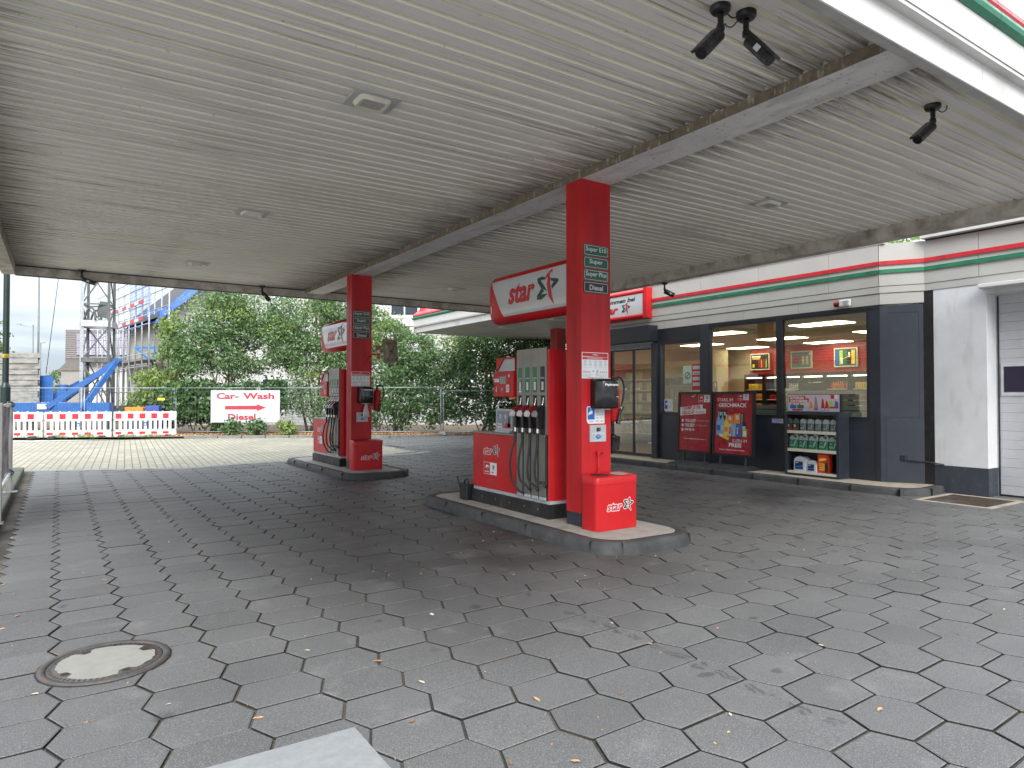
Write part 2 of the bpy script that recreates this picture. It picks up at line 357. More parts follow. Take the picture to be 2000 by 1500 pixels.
MUT = [mat('dull beige pack', (.42, .33, .17), .5), mat('dull orange pack', (.42, .20, .08), .5), mat('dull green pack', (.10, .16, .06), .5), mat('dull brown pack', (.16, .10, .06), .5), mat('off white pack', (.48, .45, .36), .5), mat('dull red pack', (.28, .05, .04), .5), mat('dark pack', (.05, .045, .04), .5), mat('dull yellow pack', (.50, .38, .10), .5)]
# ================================================================== GROUND AND PAVING
def sheet(name, pts, z, m, kind='structure'):
    b = MB(); b.add([(x, y, z) for x, y in pts], [tuple(range(len(pts)))], m); o = b.build(name)
    if kind: o['kind'] = kind
    return o
def joint_mat():
    t = NT('joint sand'); base = t.ramp(t.noise(60, 5), .35, (.022, .022, .02), .65, (.06, .054, .044))
    base = t.mix(t.mapr(t.noise(1.3, 5, off=3), .45, .65, 0, .8), base, (.115, .10, .078))
    base = t.mix(t.mapr(t.noise(190, 2, off=30), .64, .70, 0, .8), base, (.38, .23, .12))
    base = t.mix(t.mapr(t.noise(8, 4, off=60), .66, .74, 0, .7), base, (.05, .08, .02))
    t.color(base); t.b.inputs['Roughness'].default_value = .95; return t.m
GROUNDM = mat('far ground bounce tone', (.42, .415, .40), .9, var=.15, vs=2, bump=.3)  # made paler than asphalt so it bounces light onto the canopy ceiling
sheet('ground', [(-300, -200), (500, -200), (500, 600), (-300, 600)], -.06, GROUNDM)
sheet('paving_joints', [(-6, -8), (26, -8), (26, 27), (-6, 31)], -.014, joint_mat())
def paver_mat():
    t = NT('hexagonal concrete paver'); X = t.xyz()
    g = t.node("ShaderNodeNewGeometry"); rnd = g.outputs['Random Per Island']
    c = t.ramp(rnd, 0, (.094, .092, .090), 1, (.140, .138, .134))
    c = t.mix(.5, c, t.ramp(t.noise(.9, 5), .3, (.082, .080, .079), .7, (.146, .143, .139)))
    # exposed grit
    c = t.mix(t.mapr(t.noise(150, 2, off=2), .55, .64, 0, .45), c, (.34, .33, .31))
    c = t.mix(t.mapr(t.noise(170, 2, off=22), .55, .64, 0, .7), c, (.045, .045, .047))
    # oil-dark driving lane beside the pumps and along the shop, a real film on the stones
    def lane(cx, w, y0, y1):
        d = t.math('ABSOLUTE', t.math('SUBTRACT', X[0], cx)); a = t.mapr(d, w * .5, w, 1, 0)
        return t.math('MULTIPLY', a, t.math('MULTIPLY', t.mapr(X[1], y0 - 1.5, y0 + 1, 0, 1), t.mapr(X[1], y1, y1 + 3, 1, 0)))
    l = t.math('MAXIMUM', lane(3.7, 2.4, 4.9, 15), lane(8.6, 3.8, 5.7, 18))
    lm = t.math('MULTIPLY', l, t.mapr(t.noise(1.1, 6, off=17), .30, .60, .55, 1))
    c = t.mix(t.math('MULTIPLY', lm, .92), c, (.022, .020, .021))
    # drips and blotches
    vo = t.node("ShaderNodeTexVoronoi"); vo.inputs['Scale'].default_value = 2.3; vo.inputs['Randomness'].default_value = 1
    mpp = t.node("ShaderNodeMapping"); wob = t.noise(6, 3, off=7); 
    t.l.new(g.outputs['Position'], mpp.inputs[0]); ad = t.node("ShaderNodeVectorMath", operation='ADD'); sc = t.node("ShaderNodeVectorMath", operation='SCALE'); sc.inputs['Scale'].default_value = .22
    cb = t.node("ShaderNodeCombineXYZ"); t.l.new(wob, cb.inputs[0]); t.l.new(t.noise(6, 3, off=70), cb.inputs[1]); t.l.new(cb.outputs[0], sc.inputs[0]); t.l.new(mpp.outputs[0], ad.inputs[0]); t.l.new(sc.outputs[0], ad.inputs[1]); t.l.new(ad.outputs[0], vo.inputs['Vector'])
    sp = t.mapr(vo.outputs['Distance'], .05, .11, 1, 0); sp = t.math('MULTIPLY', sp, t.mapr(t.noise(.8, 2, off=90), .46, .54, 0, 1))
    c = t.mix(t.math('MULTIPLY', sp, .75), c, (.03, .03, .032))
    wb = t.math('MULTIPLY', t.math('SUBTRACT', t.noise(3.5, 3, off=31), .5), .30)
    def drip(cx, y0, y1):
        d = t.math('ABSOLUTE', t.math('SUBTRACT', t.math('ADD', X[0], wb), cx)); a = t.math('MULTIPLY', t.mapr(d, .008, .022, 1, 0), t.mapr(t.noise(9, 2, (.3, 1, 1), off=63), .47, .53, 0, 1))
        return t.math('MULTIPLY', a, t.math('MULTIPLY', t.mapr(X[1], y0, y0 + .2, 0, 1), t.mapr(X[1], y1 - .2, y1, 1, 0)))
    dm = t.math('MAXIMUM', drip(3.25, 1.8, 4.9), t.math('MAXIMUM', drip(7.08, 3.3, 4.9), drip(3.3, 1.8, 3.6)))
    for bx_, by_, br_ in ((2.73, 4.58, .085), (1.95, 4.70, .045), (7.24, 3.53, .07), (7.19, 4.72, .09), (3.61, 2.51, .05), (3.18, 2.71, .05), (2.9, 5.2, .05), (6.9, 4.1, .06), (4.3, 3.2, .045)):
        ex = t.math('SUBTRACT', t.math('ADD', X[0], wb), bx_); ey = t.math('MULTIPLY', t.math('SUBTRACT', X[1], by_), 1.3)
        dd = t.math('SQRT', t.math('ADD', t.math('MULTIPLY', ex, ex), t.math('MULTIPLY', ey, ey))); dm = t.math('MAXIMUM', dm, t.mapr(dd, br_ * .6, br_, 1, 0))
    c = t.mix(t.math('MULTIPLY', dm, .5), c, (.022, .022, .024))
    c = t.mix(t.mapr(t.noise(2.6, 7, off=44), .60, .76, 0, .35), c, (.25, .25, .24))
    t.color(c)
    ro = t.math('SUBTRACT', .74, t.math('MULTIPLY', lm, .26)); t.l.new(ro, t.b.inputs['Roughness'])
    t.b.inputs['Specular IOR Level'].default_value = .42
    t.bump(t.noise(230, 2, off=2), .0025, .55); return t.m
PAVER = paver_mat()
HX0, HY0, HP, HQ, HT, HPH, HSH = 1.2634, 3.5697, .4237, .3607, .0775, .0018, .0277
def hexpos(k, m):
    X = k * HP; Y = m * HQ / 2 + HSH * X
    return HX0 + HP / 2 + X * math.cos(HPH) - Y * math.sin(HPH), HY0 + X * math.sin(HPH) + Y * math.cos(HPH)
def in_poly(x, y, P):
    c = False; j = len(P) - 1
    for i in range(len(P)):
        if (P[i][1] > y) != (P[j][1] > y) and x < (P[j][0] - P[i][0]) * (y - P[i][1]) / (P[j][1] - P[i][1]) + P[i][0]: c = not c
        j = i
    return c
HEXAREA = [(-.60, -3), (14.5, -3), (14.5, 22), (16.5, 25.2), (8.6, 26.6), (9.1, 20.6), (9.0, 18.3), (5.5, 17.55), (3.5, 17.3), (2.4, 16.95), (-.60, 18.3)]
SLAB = [(-1.5, 2.2), (1.235, 2.2), (1.235, 3.255), (-1.5, 3.30)]
MANH = (.255, 4.91)
def pavers():
    V = []; F = []; MI = []
    base = [(.175, .18), (-.175, .18), (-.249, 0), (-.175, -.18), (.175, -.18), (.249, 0)]
    rr = random.Random(5)
    for k in range(-8, 36):
        for m in range(-40, 140):
            if (m + k) % 2 == 0: continue          # centres sit between the zigzag joints
            x, y = hexpos(k, m)
            if not in_poly(x, y, HEXAREA): continue
            if in_poly(x + .0, y, [(-1.5, 2.0), (1.02, 2.0), (1.02, 3.08), (-1.5, 3.12)]): continue
            if math.hypot(x - MANH[0], y - MANH[1]) < .13: continue
            dz = rr.uniform(-.003, .003); ax = rr.uniform(-.006, .006); ay = rr.uniform(-.006, .006); rot = rr.uniform(-.006, .006)
            ox = rr.uniform(-.0018, .0018); oy = rr.uniform(-.0015, .0015); o = len(V)
            for ins, zz in ((.0118, 0), (.0070, -.0034), (.0062, -.034)):
                for (a, b) in base:
                    sx = 1 - ins * 1.25 / .249; sy = 1 - ins * .95 / .18
                    a2, b2 = a * sx, b * sy; a2, b2 = a2 - rot * b2, b2 + rot * a2
                    b2 += HSH * a2
                    V.append((x + ox + a2, y + oy + b2, dz + zz + ax * a2 + ay * b2))
            F.append([o + i for i in range(6)]); MI.append(0)
            for r in (0, 6):
                for i in range(6): j = (i + 1) % 6; F.append([o + r + i, o + r + 6 + i, o + r + 6 + j, o + r + j]); MI.append(1 if r else 0)
    me = bpy.data.meshes.new('hexagonal_paving'); me.from_pydata(V, [], F); me.materials.append(PAVER); me.materials.append(mat('dirty paver side', (.030, .028, .026), .95, spec=.1, var=.4, vs=20, dirt=(.09, .075, .055), ds=2)); me.polygons.foreach_set('material_index', MI); me.update()
    o = bpy.data.objects.new('hexagonal_paving', me); COL.objects.link(o); o['kind'] = 'structure'
pavers()
# pale block paving behind the kerb line
def block_mat(name, c0, c1, jc, ang):
    t = NT(name); g = t.node("ShaderNodeNewGeometry"); mp = t.node("ShaderNodeMapping"); mp.inputs['Rotation'].default_value = (0, 0, ang)
    br = t.node("ShaderNodeTexBrick"); br.inputs['Color1'].default_value = (*c0, 1); br.inputs['Color2'].default_value = (*c1, 1); br.inputs['Mortar'].default_value = (*jc, 1)
    br.inputs['Scale'].default_value = 1; br.inputs['Mortar Size'].default_value = .013; br.inputs['Brick Width'].default_value = .24; br.inputs['Row Height'].default_value = .165; br.inputs['Mortar Smooth'].default_value = .3
    t.l.new(g.outputs['Position'], mp.inputs[0]); t.l.new(mp.outputs[0], br.inputs['Vector'])
    c = t.mix(t.mapr(t.noise(.5, 6), .40, .68, 0, .6), br.outputs[0], tuple(v * .62 for v in c0)); c = t.mix(t.mapr(t.noise(3, 6, off=8), .58, .72, 0, .5), c, (.20, .19, .12)); t.color(c)
    t.b.inputs['Roughness'].default_value = .85; return t.m
YEL = block_mat('yellowish block paving', (.28, .255, .19), (.37, .34, .26), (.09, .075, .045), -R(86))
sheet('block_paving', [(-40, 42), (-40, 20.3), (-.8, 18.75), (2.5, 17.15), (3.5, 17.5), (5.5, 17.75), (8.2, 17.8), (9.0, 18.3), (9.0, 20.8), (8.4, 26.9), (5.2, 28.7), (-1.4, 30.1)], -.004, YEL)
# kerb strip of long dark stones between the two pavings
kb = MB()
line = [(-6, 20.9), (-.8, 18.55), (2.45, 17.0), (3.5, 17.35), (5.5, 17.6), (8.4, 17.7), (9.2, 18.25)]
for i in range(len(line) - 1):
    a = Vector((*line[i], 0)); b = Vector((*line[i + 1], 0)); L = (b - a).length; n = max(1, round(L / 1.0))
    for k in range(n):
        p = a.lerp(b, k / n + .008 / L); q = a.lerp(b, (k + 1) / n - .008 / L)
        kb.beam(p + Vector((0, 0, -.036)), q + Vector((0, 0, -.036)), .24, KERBG, h=.08)
structure(kb.build('kerb_strip', bevel=.008))
# light concrete slab at the lower edge of the picture
SLABM = mat('light concrete slab', (.24, .245, .245), .85, var=.10, vs=14, dirt=(.22, .22, .22), ds=30, dth=(.5, .7), bump=.5)
sb = MB(); sb.prism(SLAB, (0, 0, 0), XP, YP, -.03, .0045, SLABM); structure(sb.build('concrete_slab', bevel=.006))
# left kerb with moss, far planting bed and verge kerb
lk = MB()
for k in range(14):
    y0 = 4.0 + k * 1.0; lk.prism([(0, 0), (0, .13), (-.02, .15), (-.5, .15), (-.5, 0)], (-.62 + .0, y0 + .995, -.03), XP, ZP, 0, .985, KERBM)
structure(lk.build('left_kerb', bevel=.01))
BEDM = mat('brown leaf litter soil', (.11, .085, .06), .95, var=.35, vs=9, dirt=(.26, .15, .07), ds=12, dth=(.5, .62), bump=.8, bs=25)
GRASSM = mat('rough verge soil', (.12, .12, .06), .95, var=.3, vs=8, dirt=(.07, .10, .02), ds=3, bump=.6, bs=30)
verge = [(-40, 45), S(-19.5, 26.2)[:2], S(-13.2, 26.9)[:2], S(-9.6, 27.2)[:2], (5.2, 28.72), (8.4, 26.95), (10.8, 24.95), (12.4, 25.0), (15.0, 25.6), (30, 22), (60, 40), (20, 70), (-40, 80)]
sheet('planting_bed', verge, .035, BEDM)
vk = MB()
vl = [S(-13.0, 26.85), (5.2, 28.6, 0), (8.4, 26.8, 0), (10.8, 24.8, 0), (12.4, 24.85, 0), (15.0, 25.45, 0), (24, 23.3, 0)]
for i in range(len(vl) - 1):
    a = Vector(vl[i]); b = Vector(vl[i + 1]); n = max(1, round((b - a).length))
    for k in range(n): vk.beam(a.lerp(b, k / n + .006) + Vector((0, 0, .02)), a.lerp(b, (k + 1) / n - .006) + Vector((0, 0, .02)), .14, KERBG, h=.16)
structure(vk.build('verge_kerb', bevel=.01))
# manhole cover
t_ = thing('manhole_cover', 'round cast iron manhole cover with a worn concrete centre set in the paving', 'manhole cover', (MANH[0], MANH[1], 0))
IRON = mat('worn cast iron', (.085, .078, .075), .65, metal=.3, var=.3, vs=12, dirt=(.12, .085, .065), ds=9, dth=(.5, .65))
IRONC = mat('manhole concrete', (.26, .25, .22), .85, var=.08, vs=9, dirt=(.28, .27, .24), ds=10, bump=.3)
b = MB(); N_ = 48
b.lathe([(.0, .0045), (.366, .0045), (.372, -.02)], (*MANH, 0), mat('tar joint', (.02, .02, .02), .95, bump=.5)); b.build('joint', t_)
b = MB(); b.lathe([(.315, .006), (.317, .012), (.352, .013), (.356, .004)], (*MANH, 0), IRON, 48); b.build('rim', t_)
b = MB(); b.lathe([(0, .0085), (.309, .0085), (.312, .0)], (*MANH, 0), IRON, 48)
for k in range(60):
    a = 2 * math.pi * k / 60; c, s_ = math.cos(a), math.sin(a)
    b.beam((MANH[0] + c * .284, MANH[1] + s_ * .284, .0105), (MANH[0] + c * .305, MANH[1] + s_ * .303, .0105), .008, IRON, h=.005)
b.build('lid', t_)
b = MB(); rr = random.Random(3); P = []
for k in range(72):
    a = 2 * math.pi * k / 72; r = .266 + .008 * math.sin(3 * a + 1) + rr.uniform(-.006, .006)
    for hk in (0.4, 2.0, 3.6, 5.1):
        if abs(((a - hk + math.pi) % (2 * math.pi)) - math.pi) < .16: r = .215
    P.append((MANH[0] + r * math.cos(a), MANH[1] + r * math.sin(a)))
b.prism(P, (0, 0, 0), XP, YP, .004, .0105, IRONC)
b.build('concrete_infill', t_)
for hk in (0.4, 2.0, 3.6, 5.1):
    b = MB(); b.lathe([(0, .0098), (.024, .0098), (.026, .009)], (MANH[0] + .238 * math.cos(hk), MANH[1] + .238 * math.sin(hk), 0), mat('lifting hole dark', (.03, .017, .012), .9), 12); b.build('lifting_hole', t_)
# ================================================================== PUMP ISLANDS
def island(x0, y0, label, group):
    t = thing('pump_island', label, 'kerbed island', (x0, y0, 0), group=group)
    # outline in local coordinates (column corner at 0,0)
    out = []
    for cx, cy, r, a0, a1 in ((.53, -.50, .50, -78, 0), (.57, 3.05, .46, 0, 90), (.0, 3.05, .46, 90, 180), (.04, -.48, .50, 180, 262)):
        for k in range(7): a = R(a0 + (a1 - a0) * k / 6); out.append((cx + r * math.cos(a), cy + r * math.sin(a)))
    def off(d):
        c = (.33, 1.2); n = len(out); q = []
        for i in range(n):
            p0 = Vector(out[i - 1]); p1 = Vector(out[i]); p2 = Vector(out[(i + 1) % n]); tg = (p2 - p0).normalized(); nn = Vector((-tg.y, tg.x)); q.append((p1.x + nn.x * d, p1.y + nn.y * d))
        return q
    rings = [(off(-.012), -.05), (off(0), .07), (off(.025), .112), (off(.05), .124), (off(.165), .125), (off(.172), .10)]
    b = MB(); n = len(out); V = [(x0 + p[0], y0 + p[1], z) for rg, z in rings for p in rg]
    F = [(i * n + k, i * n + (k + 1) % n, (i + 1) * n + (k + 1) % n, (i + 1) * n + k) for i in range(len(rings) - 1) for k in range(n)]
    b.add(V, F, KERB, True); j = b
    for (ax, ay) in [(-.46, .5), (-.46, 1.5), (-.46, 2.5), (1.03, .5), (1.03, 1.5), (1.03, 2.5)]:
        s_ = 1 if ax > 0 else -1; j.box(x0 + ax - (.16 if s_ > 0 else .004), x0 + ax + (.004 if s_ > 0 else .16), y0 + ay - .004, y0 + ay + .004, .0, .1265, BLACKPR)
    for a in (-60, -20, 200, 240):
        cx, cy = (.53, -.50) if a > -90 and a < 90 else (.04, -.48); c_, s_ = math.cos(R(a)), math.sin(R(a))
        j.beam((x0 + cx + c_ * .34, y0 + cy + s_ * .34, .062), (x0 + cx + c_ * .503, y0 + cy + s_ * .503, .062), .007, BLACKPR, h=.128)
    b.build('kerb', t)
    b = MB(); q = off(.16); b.add([(x0 + p[0], y0 + p[1], .12) for p in q], [tuple(range(n))], CONC); b.build('concrete_top', t)
    return t
X1, Y1 = 5.08, 6.12
ISL = island(X1, Y1, 'long kerbed island carrying the nearest pump and front column', 'pump islands')
DY = 7.53
dup(ISL, (0, DY, 0), 'long kerbed island carrying the pump farther away under the canopy')
# ================================================================== COLUMNS
def column(x0, y0, label):
    t = thing('canopy_column', label, 'column', (x0, y0, .12), group='red columns holding the big canopy')
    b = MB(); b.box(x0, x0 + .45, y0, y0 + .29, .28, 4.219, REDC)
    for s_ in (0.12, .15): b.box(x0 - .003, x0, y0 + s_, y0 + s_ + .008, .28, 4.2, REDD)
    b.build('cladding', t, bevel=.008)
    b = MB(); b.box(x0 + .004, x0 + .446, y0 + .004, y0 + .286, .12, .279, ANTH); b.build('base_skirt', t, bevel=.004)
    return t
C1 = column(X1, Y1, 'red square column on the nearest island, beside pump number 1')
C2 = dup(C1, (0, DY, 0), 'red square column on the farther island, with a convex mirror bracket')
# ---- fuel name plates
def plate(i, txt, z0, m, dy, where):
    b = MB(); b.prism(rrect(.385, .135, .018, x=.1925, y=.0675), (X1 + .028, Y1 + dy - .001, z0), XP, ZP, 0, .006, m)
    f = Face(b, (X1 + .028, Y1 + dy - .007, z0), XP, ZP); P = rrect(.365, .115, .014, x=.1925, y=.0675); Q = rrect(.353, .103, .010, x=.1925, y=.0675)
    for k in range(len(P)): f.poly([P[k], P[(k + 1) % len(P)], Q[(k + 1) % len(P)], Q[k]], PALEPR)
    w = {'Super E10': .32, 'Super': .21, 'Super Plus': .325, 'Diesel': .21}[txt]
    f.text(txt, .1925, .04 if 'p' in txt else .035, w, .07 if 'p' in txt else .062, PALEPR, align='c', bold=.025)
    o = b.build('fuel_sign'); tag(o, '%s plate reading %s on the %s column' % ('black' if txt == 'Diesel' else 'green', txt, where), 'sign', 'fuel name plates on the columns')
PG = mat('green enamel plate', (.012, .095, .055), .35, var=.1, dirt=(.01, .03, .02), ds=4)
PK = mat('black enamel plate', (.012, .012, .016), .35, var=.1)
for dy, wh in ((0, 'front'), (DY, 'rear')):
    for i, (tx, z, m) in enumerate((('Super E10', 3.315, PG), ('Super', 3.17, PG), ('Super Plus', 3.02, PG), ('Diesel', 2.875, PK))): plate(i, tx, z, m, dy, wh)
# ---- safety notice posters
def notice(dy, where):
    b = MB(); b.box(X1 + .0, X1 + .41, Y1 + dy - .004, Y1 + dy - .0005, 1.86, 2.17, WHITEPR)
    f = Face(b, (X1, Y1 + dy - .004, 1.86), XP, ZP)
    f.rect(.008, .402, .262, .303, REDPR); f.rect(.008, .402, .225, .252, REDPR); f.poly([(.008, .262), (.2, .258), (.402, .254), (.402, .262)], REDPR)
    f.poly([(.15, .28), (.19, .29), (.23, .288), (.26, .28), (.22, .276), (.19, .278)], PALEPR, 2)
    f.text('ACHTUNG Sicherheitshinweise', .2, .232, .25, .013, WHITEPR, align='c')
    for k in range(5):
        x = .05 + k * .079
        f.rect(x - .018, x + .018, .205, .209, GREYPR); f.rect(x - .015, x + .015, .196, .200, GREYPR)
        if k == 3: f.frame(x - .019, x + .019, .148, .186, .003, GREYPR)
        else: f.ring(x, .167, .02, .003, GREYPR)
        f.text(['S', 'B', 'E', 'D', 'O'][k], x, .160, .010, .014, BLACKPR, align='c')
        for q in range(4): f.rect(x - .02, x + .02, .139 - q * .005, .1405 - q * .005, PALEPR)
    for k, x in enumerate((.03, .06, .09, .12, .285, .315, .345, .38)):
        f.poly([(x, .092), (x + .014, .078), (x, .064), (x - .014, .078)], REDPR if k < 4 else GREYPR); f.poly([(x, .088), (x + .010, .078), (x, .068), (x - .010, .078)], WHITEPR, 2); f.disc(x, .078, .004, BLACKPR, 3)
    f.disc(.175, .088, .014, LBLUEPR); f.ring(.235, .086, .017, .003, REDPR); f.ring(.235, .048, .017, .003, REDPR); f.line(.225, .058, .245, .038, .003, REDPR, 2); f.disc(.235, .086, .006, BLACKPR, 2)
    for q in range(6): f.rect(.012, .14, .048 - q * .006, .0505 - q * .006, PALEPR); f.rect(.27, .398, .048 - q * .006, .0505 - q * .006, PALEPR)
    f.text('Im Notfall bitte das Personal rufen', .2, .006, .24, .008, BLACKPR, align='c')
    o = b.build('safety_notice'); tag(o, 'white and red safety notice with pictograms on the %s column' % where, 'notice', 'safety notices on the columns')
notice(0, 'front'); notice(DY, 'rear')
# ---- paper towel dispensers
def dispenser():
    t = thing('paper_dispenser', 'black glossy paper towel dispenser on the front column, no towel hanging', 'dispenser', (X1 + .29, Y1 - .1, 1.67), group='paper towel dispensers')
    gl = mat('glossy black plastic', (.008, .008, .009), .22, var=.1, coat=.2, rv=.05)
    b = MB(); V = []; prof = []
    for k in range(15):
        a = R(0 + 180 * k / 14); prof.append((.165 * math.copysign(abs(math.cos(a)) ** .62, math.cos(a)), -.195 * abs(math.sin(a)) ** .7))
    cx, cy = X1 + .295, Y1 - .002; lv = [(1.505, .86), (1.512, .95), (1.53, .995), (1.68, 1.0), (1.82, .995), (1.845, .95), (1.855, .84)]
    for z, s_ in lv: V += [(cx + p[0] * (.5 + .5 * s_), cy + p[1] * s_, z) for p in prof]
    n = len(prof); F = [(i * n + k + 1, i * n + k, (i + 1) * n + k, (i + 1) * n + k + 1) for i in range(len(lv) - 1) for k in range(n - 1)]
    F += [tuple(range(n)), tuple(range((len(lv) - 1) * n, len(lv) * n))[::-1]]
    b.add(V, F, gl, True); b.build('housing', t)
    b = MB(); b.box(cx - .13, cx + .13, cy - .03, cy, 1.855, 1.868, LAMPG); b.build('lid_trim', t, bevel=.004); b = MB(); b.box(cx - .10, cx + .05, cy - .12, cy - .03, 1.49, 1.505, LAMPG); b.build('bottom_trim', t, bevel=.004)
    b = MB()
    def cv(a, bb, d):   # wrap lettering round the front of the housing
        q = a - .10
        if q <= .15: x_ = q; c_ = min(1, abs(x_) / .167) ** 1.613; y_ = .198 * math.sqrt(max(0, 1 - c_ * c_)) ** .7
        else:
            c_ = (.15 / .167) ** 1.613; y0_ = .198 * math.sqrt(1 - c_ * c_) ** .7; y_ = max(.004, y0_ - (q - .15)); s_ = (y_ / .198) ** (1 / .7); x_ = .167 * math.sqrt(max(0, 1 - s_ * s_)) ** .62
        return Vector((cx + x_ * (1 + d / .16), cy - y_ - d - .002, 1.765 + bb))
    f = Face(b, (0, 0, 0), XP, ZP, curve=cv); f.text('Papierspender', 0.0, 0, .25, .038, WHITEPR, lv=4, bold=.05); b.build('lettering', t)
    b = MB(); b.box(cx + .07, cx + .10, cy - .199, cy - .193, 1.64, 1.648, LAMPG); b.build('lock', t)
    return t
DI = dispenser()
D2 = dup(DI, (0, DY, 0), 'black glossy paper towel dispenser on the rear column with a towel hanging out')
b = MB(); cx, cy = X1 + .29, Y1 + DY - .1; TOW = mat('white paper towel', (.72, .72, .74), .9, var=.05)
V = []; n = 9
for z, w in ((1.50, .02), (1.42, .035), (1.32, .06), (1.22, .08)): V += [(cx - w + 2 * w * k / (n - 1), cy + .012 * ((-1) ** k) - .01, z - .006 * (k % 3)) for k in range(n)]
b.add(V, [(i * n + k, i * n + k + 1, (i + 1) * n + k + 1, (i + 1) * n + k) for i in range(3) for k in range(n - 1)], TOW, True)
o_ = b.build('paper_towel', D2); sm_ = o_.modifiers.new('thickness', 'SOLIDIFY'); sm_.thickness = .002
# ---- camera notice and glove notice
b = MB(); f = Face(b, (X1 + .075, Y1 - .0025, 1.325), XP, ZP); b.prism([(.03, 0), (.275, 0), (.275, .205), (.01, .205), (0, .19), (0, .04), (.012, .012)], (X1 + .075, Y1 - .0003, 1.325), XP, ZP, 0, .0022, WHITEPR)
f.rect(.012, .12, .05, .195, BLUEPR); f.rect(.058, .066, .15, .195, WHITEPR, 2); f.poly([(.03, .105), (.085, .12), (.09, .155), (.045, .145), (.028, .13)], WHITEPR, 2); f.poly([(.022, .10), (.03, .10), (.035, .13), (.022, .13)], WHITEPR, 2)
f.text('ACHTUNG', .03, .024, .065, .010, BLACKPR)
for q in range(5): f.rect(.135, .185, .185 - q * .036 - .02, .185 - q * .036, PALEPR); f.rect(.20, .262, .185 - q * .036 - .016, .185 - q * .036 - .004, PALEPR)
f.rect(.225, .235, .022, .032, REDPR)
tag(b.build('camera_notice'), 'white notice with blue camera pictogram, peeling corner, below the dispenser', 'notice')
def glove(dy, label):
    b = MB(); b.prism(rrect(.25, .20, .008, x=.125, y=.1), (X1 + .115, Y1 + dy - .0005, 1.11), XP, ZP, 0, .012, mat('grey box plastic', (.42, .44, .46), .4, var=.05))
    f = Face(b, (X1 + .115, Y1 + dy - .0125, 1.11), XP, ZP)
    f.poly([(.10, .12), (.13, .12), (.165, .13), (.165, .168), (.13, .165), (.12, .172), (.10, .16)], BLACKPR); f.rect(.135, .163, .146, .149, PALEPR, 2)
    f.text('Schutzhandschuhe', .125, .094, .20, .016, WHITEPR, align='c', bold=.03)
    f.poly([(.085, .055), (.12, .03), (.16, .045), (.175, .06), (.15, .08), (.12, .088), (.10, .075)], BLUEPR); f.poly([(.11, .06), (.14, .055), (.15, .07), (.12, .076)], LBLUEPR, 2)
    f.rect(.05, .20, .016, .019, WHITEPR)
    tag(b.build('glove_box', bevel=0), label, 'glove dispenser', 'grey glove boxes on the columns')
glove(0, 'grey square glove box with blue glove print on the front column'); glove(DY, 'grey square glove box with blue glove print on the rear column')
# ---- water tap on front column
t_ = thing('water_tap', 'red painted water tap and riser pipe on the front column above the bin', 'tap', (X1 + .22, Y1 - .03, .7))
b = MB(); x_, y_ = X1 + .225, Y1 - .035; b.tube([(x_, y_, .64), (x_, y_, .99)], .011, RED, 10); b.build('pipe', t_)
b = MB(); b.cyl((x_, y_, .955), (x_, y_, 1.0), .02, RED); b.cyl((x_ - .02, y_, .985), (x_ + .055, y_ - .02, .995), .012, RED); b.cyl((x_ + .045, y_ - .02, .985), (x_ + .06, y_ - .022, 1.005), .02, RED, r2=.012)
b.cyl((x_, y_, .97), (x_, y_ + .035, .97), .010, RED); b.build('tap_head', t_)
b = MB(); b.cyl((x_, y_, .70), (x_, y_, .76), .021, RED); b.cyl((x_, y_, .74), (x_, y_ + .035, .74), .010, RED); b.build('valve', t_)
# ---- fire extinguishers on the right faces
def extinguisher(x0, y0, z0, label):
    t = thing('fire_extinguisher', label, 'fire extinguisher', (x0, y0, z0), group='fire extinguishers on the columns')
    b = MB(); b.lathe([(0, 0), (.07, .005), (.082, .03), (.082, .40), (.07, .44), (.03, .465), (.028, .48)], (x0, y0, z0), RED, 18); b.build('cylinder', t)
    b = MB(); b.cyl((x0, y0, z0 + .475), (x0, y0, z0 + .53), .024, BLACK); b.box(x0 - .02, x0 + .085, y0 - .012, y0 + .012, z0 + .525, z0 + .545, BLACK); b.box(x0 - .02, x0 + .075, y0 - .010, y0 + .010, z0 + .555, z0 + .567, RED)
    b.build('valve_head', t, bevel=.003)
    b = MB(); b.tube([(x0 - .01, y0 - .02, z0 + .53), (x0 + .06, y0 - .05, z0 + .56), (x0 + .125, y0 - .06, z0 + .47), (x0 + .10, y0 - .075, z0 + .30), (x0 + .04, y0 - .095, z0 + .18), (x0 + .01, y0 - .10, z0 + .10)], .013, RUBBER, 8, sub=5)
    b.cyl((x0 + .012, y0 - .10, z0 + .10), (x0 - .01, y0 - .10, z0 - .02), .018, BLACK, r2=.03); b.cyl((x0 + .01, y0 - .1, z0 + .09), (x0 + .085, y0 - .1, z0 + .19), .012, BLACK); b.cyl((x0 + .035, y0 - .094, z0 + .165), (x0 + .045, y0 - .093, z0 + .185), .015, WHITEPR)
    b.build('hose', t)
    b = MB(); b.box(x0 - .195, x0 - .08, y0 - .03, y0 + .03, z0 + .1, z0 + .42, REDD); b.build('bracket', t)
    return t
E1 = extinguisher(X1 + .645, Y1 + .17, 1.33, 'red fire extinguisher with black hose on the front column')
dup(E1, (0, DY, 0), 'red fire extinguisher with black hose on the rear column')
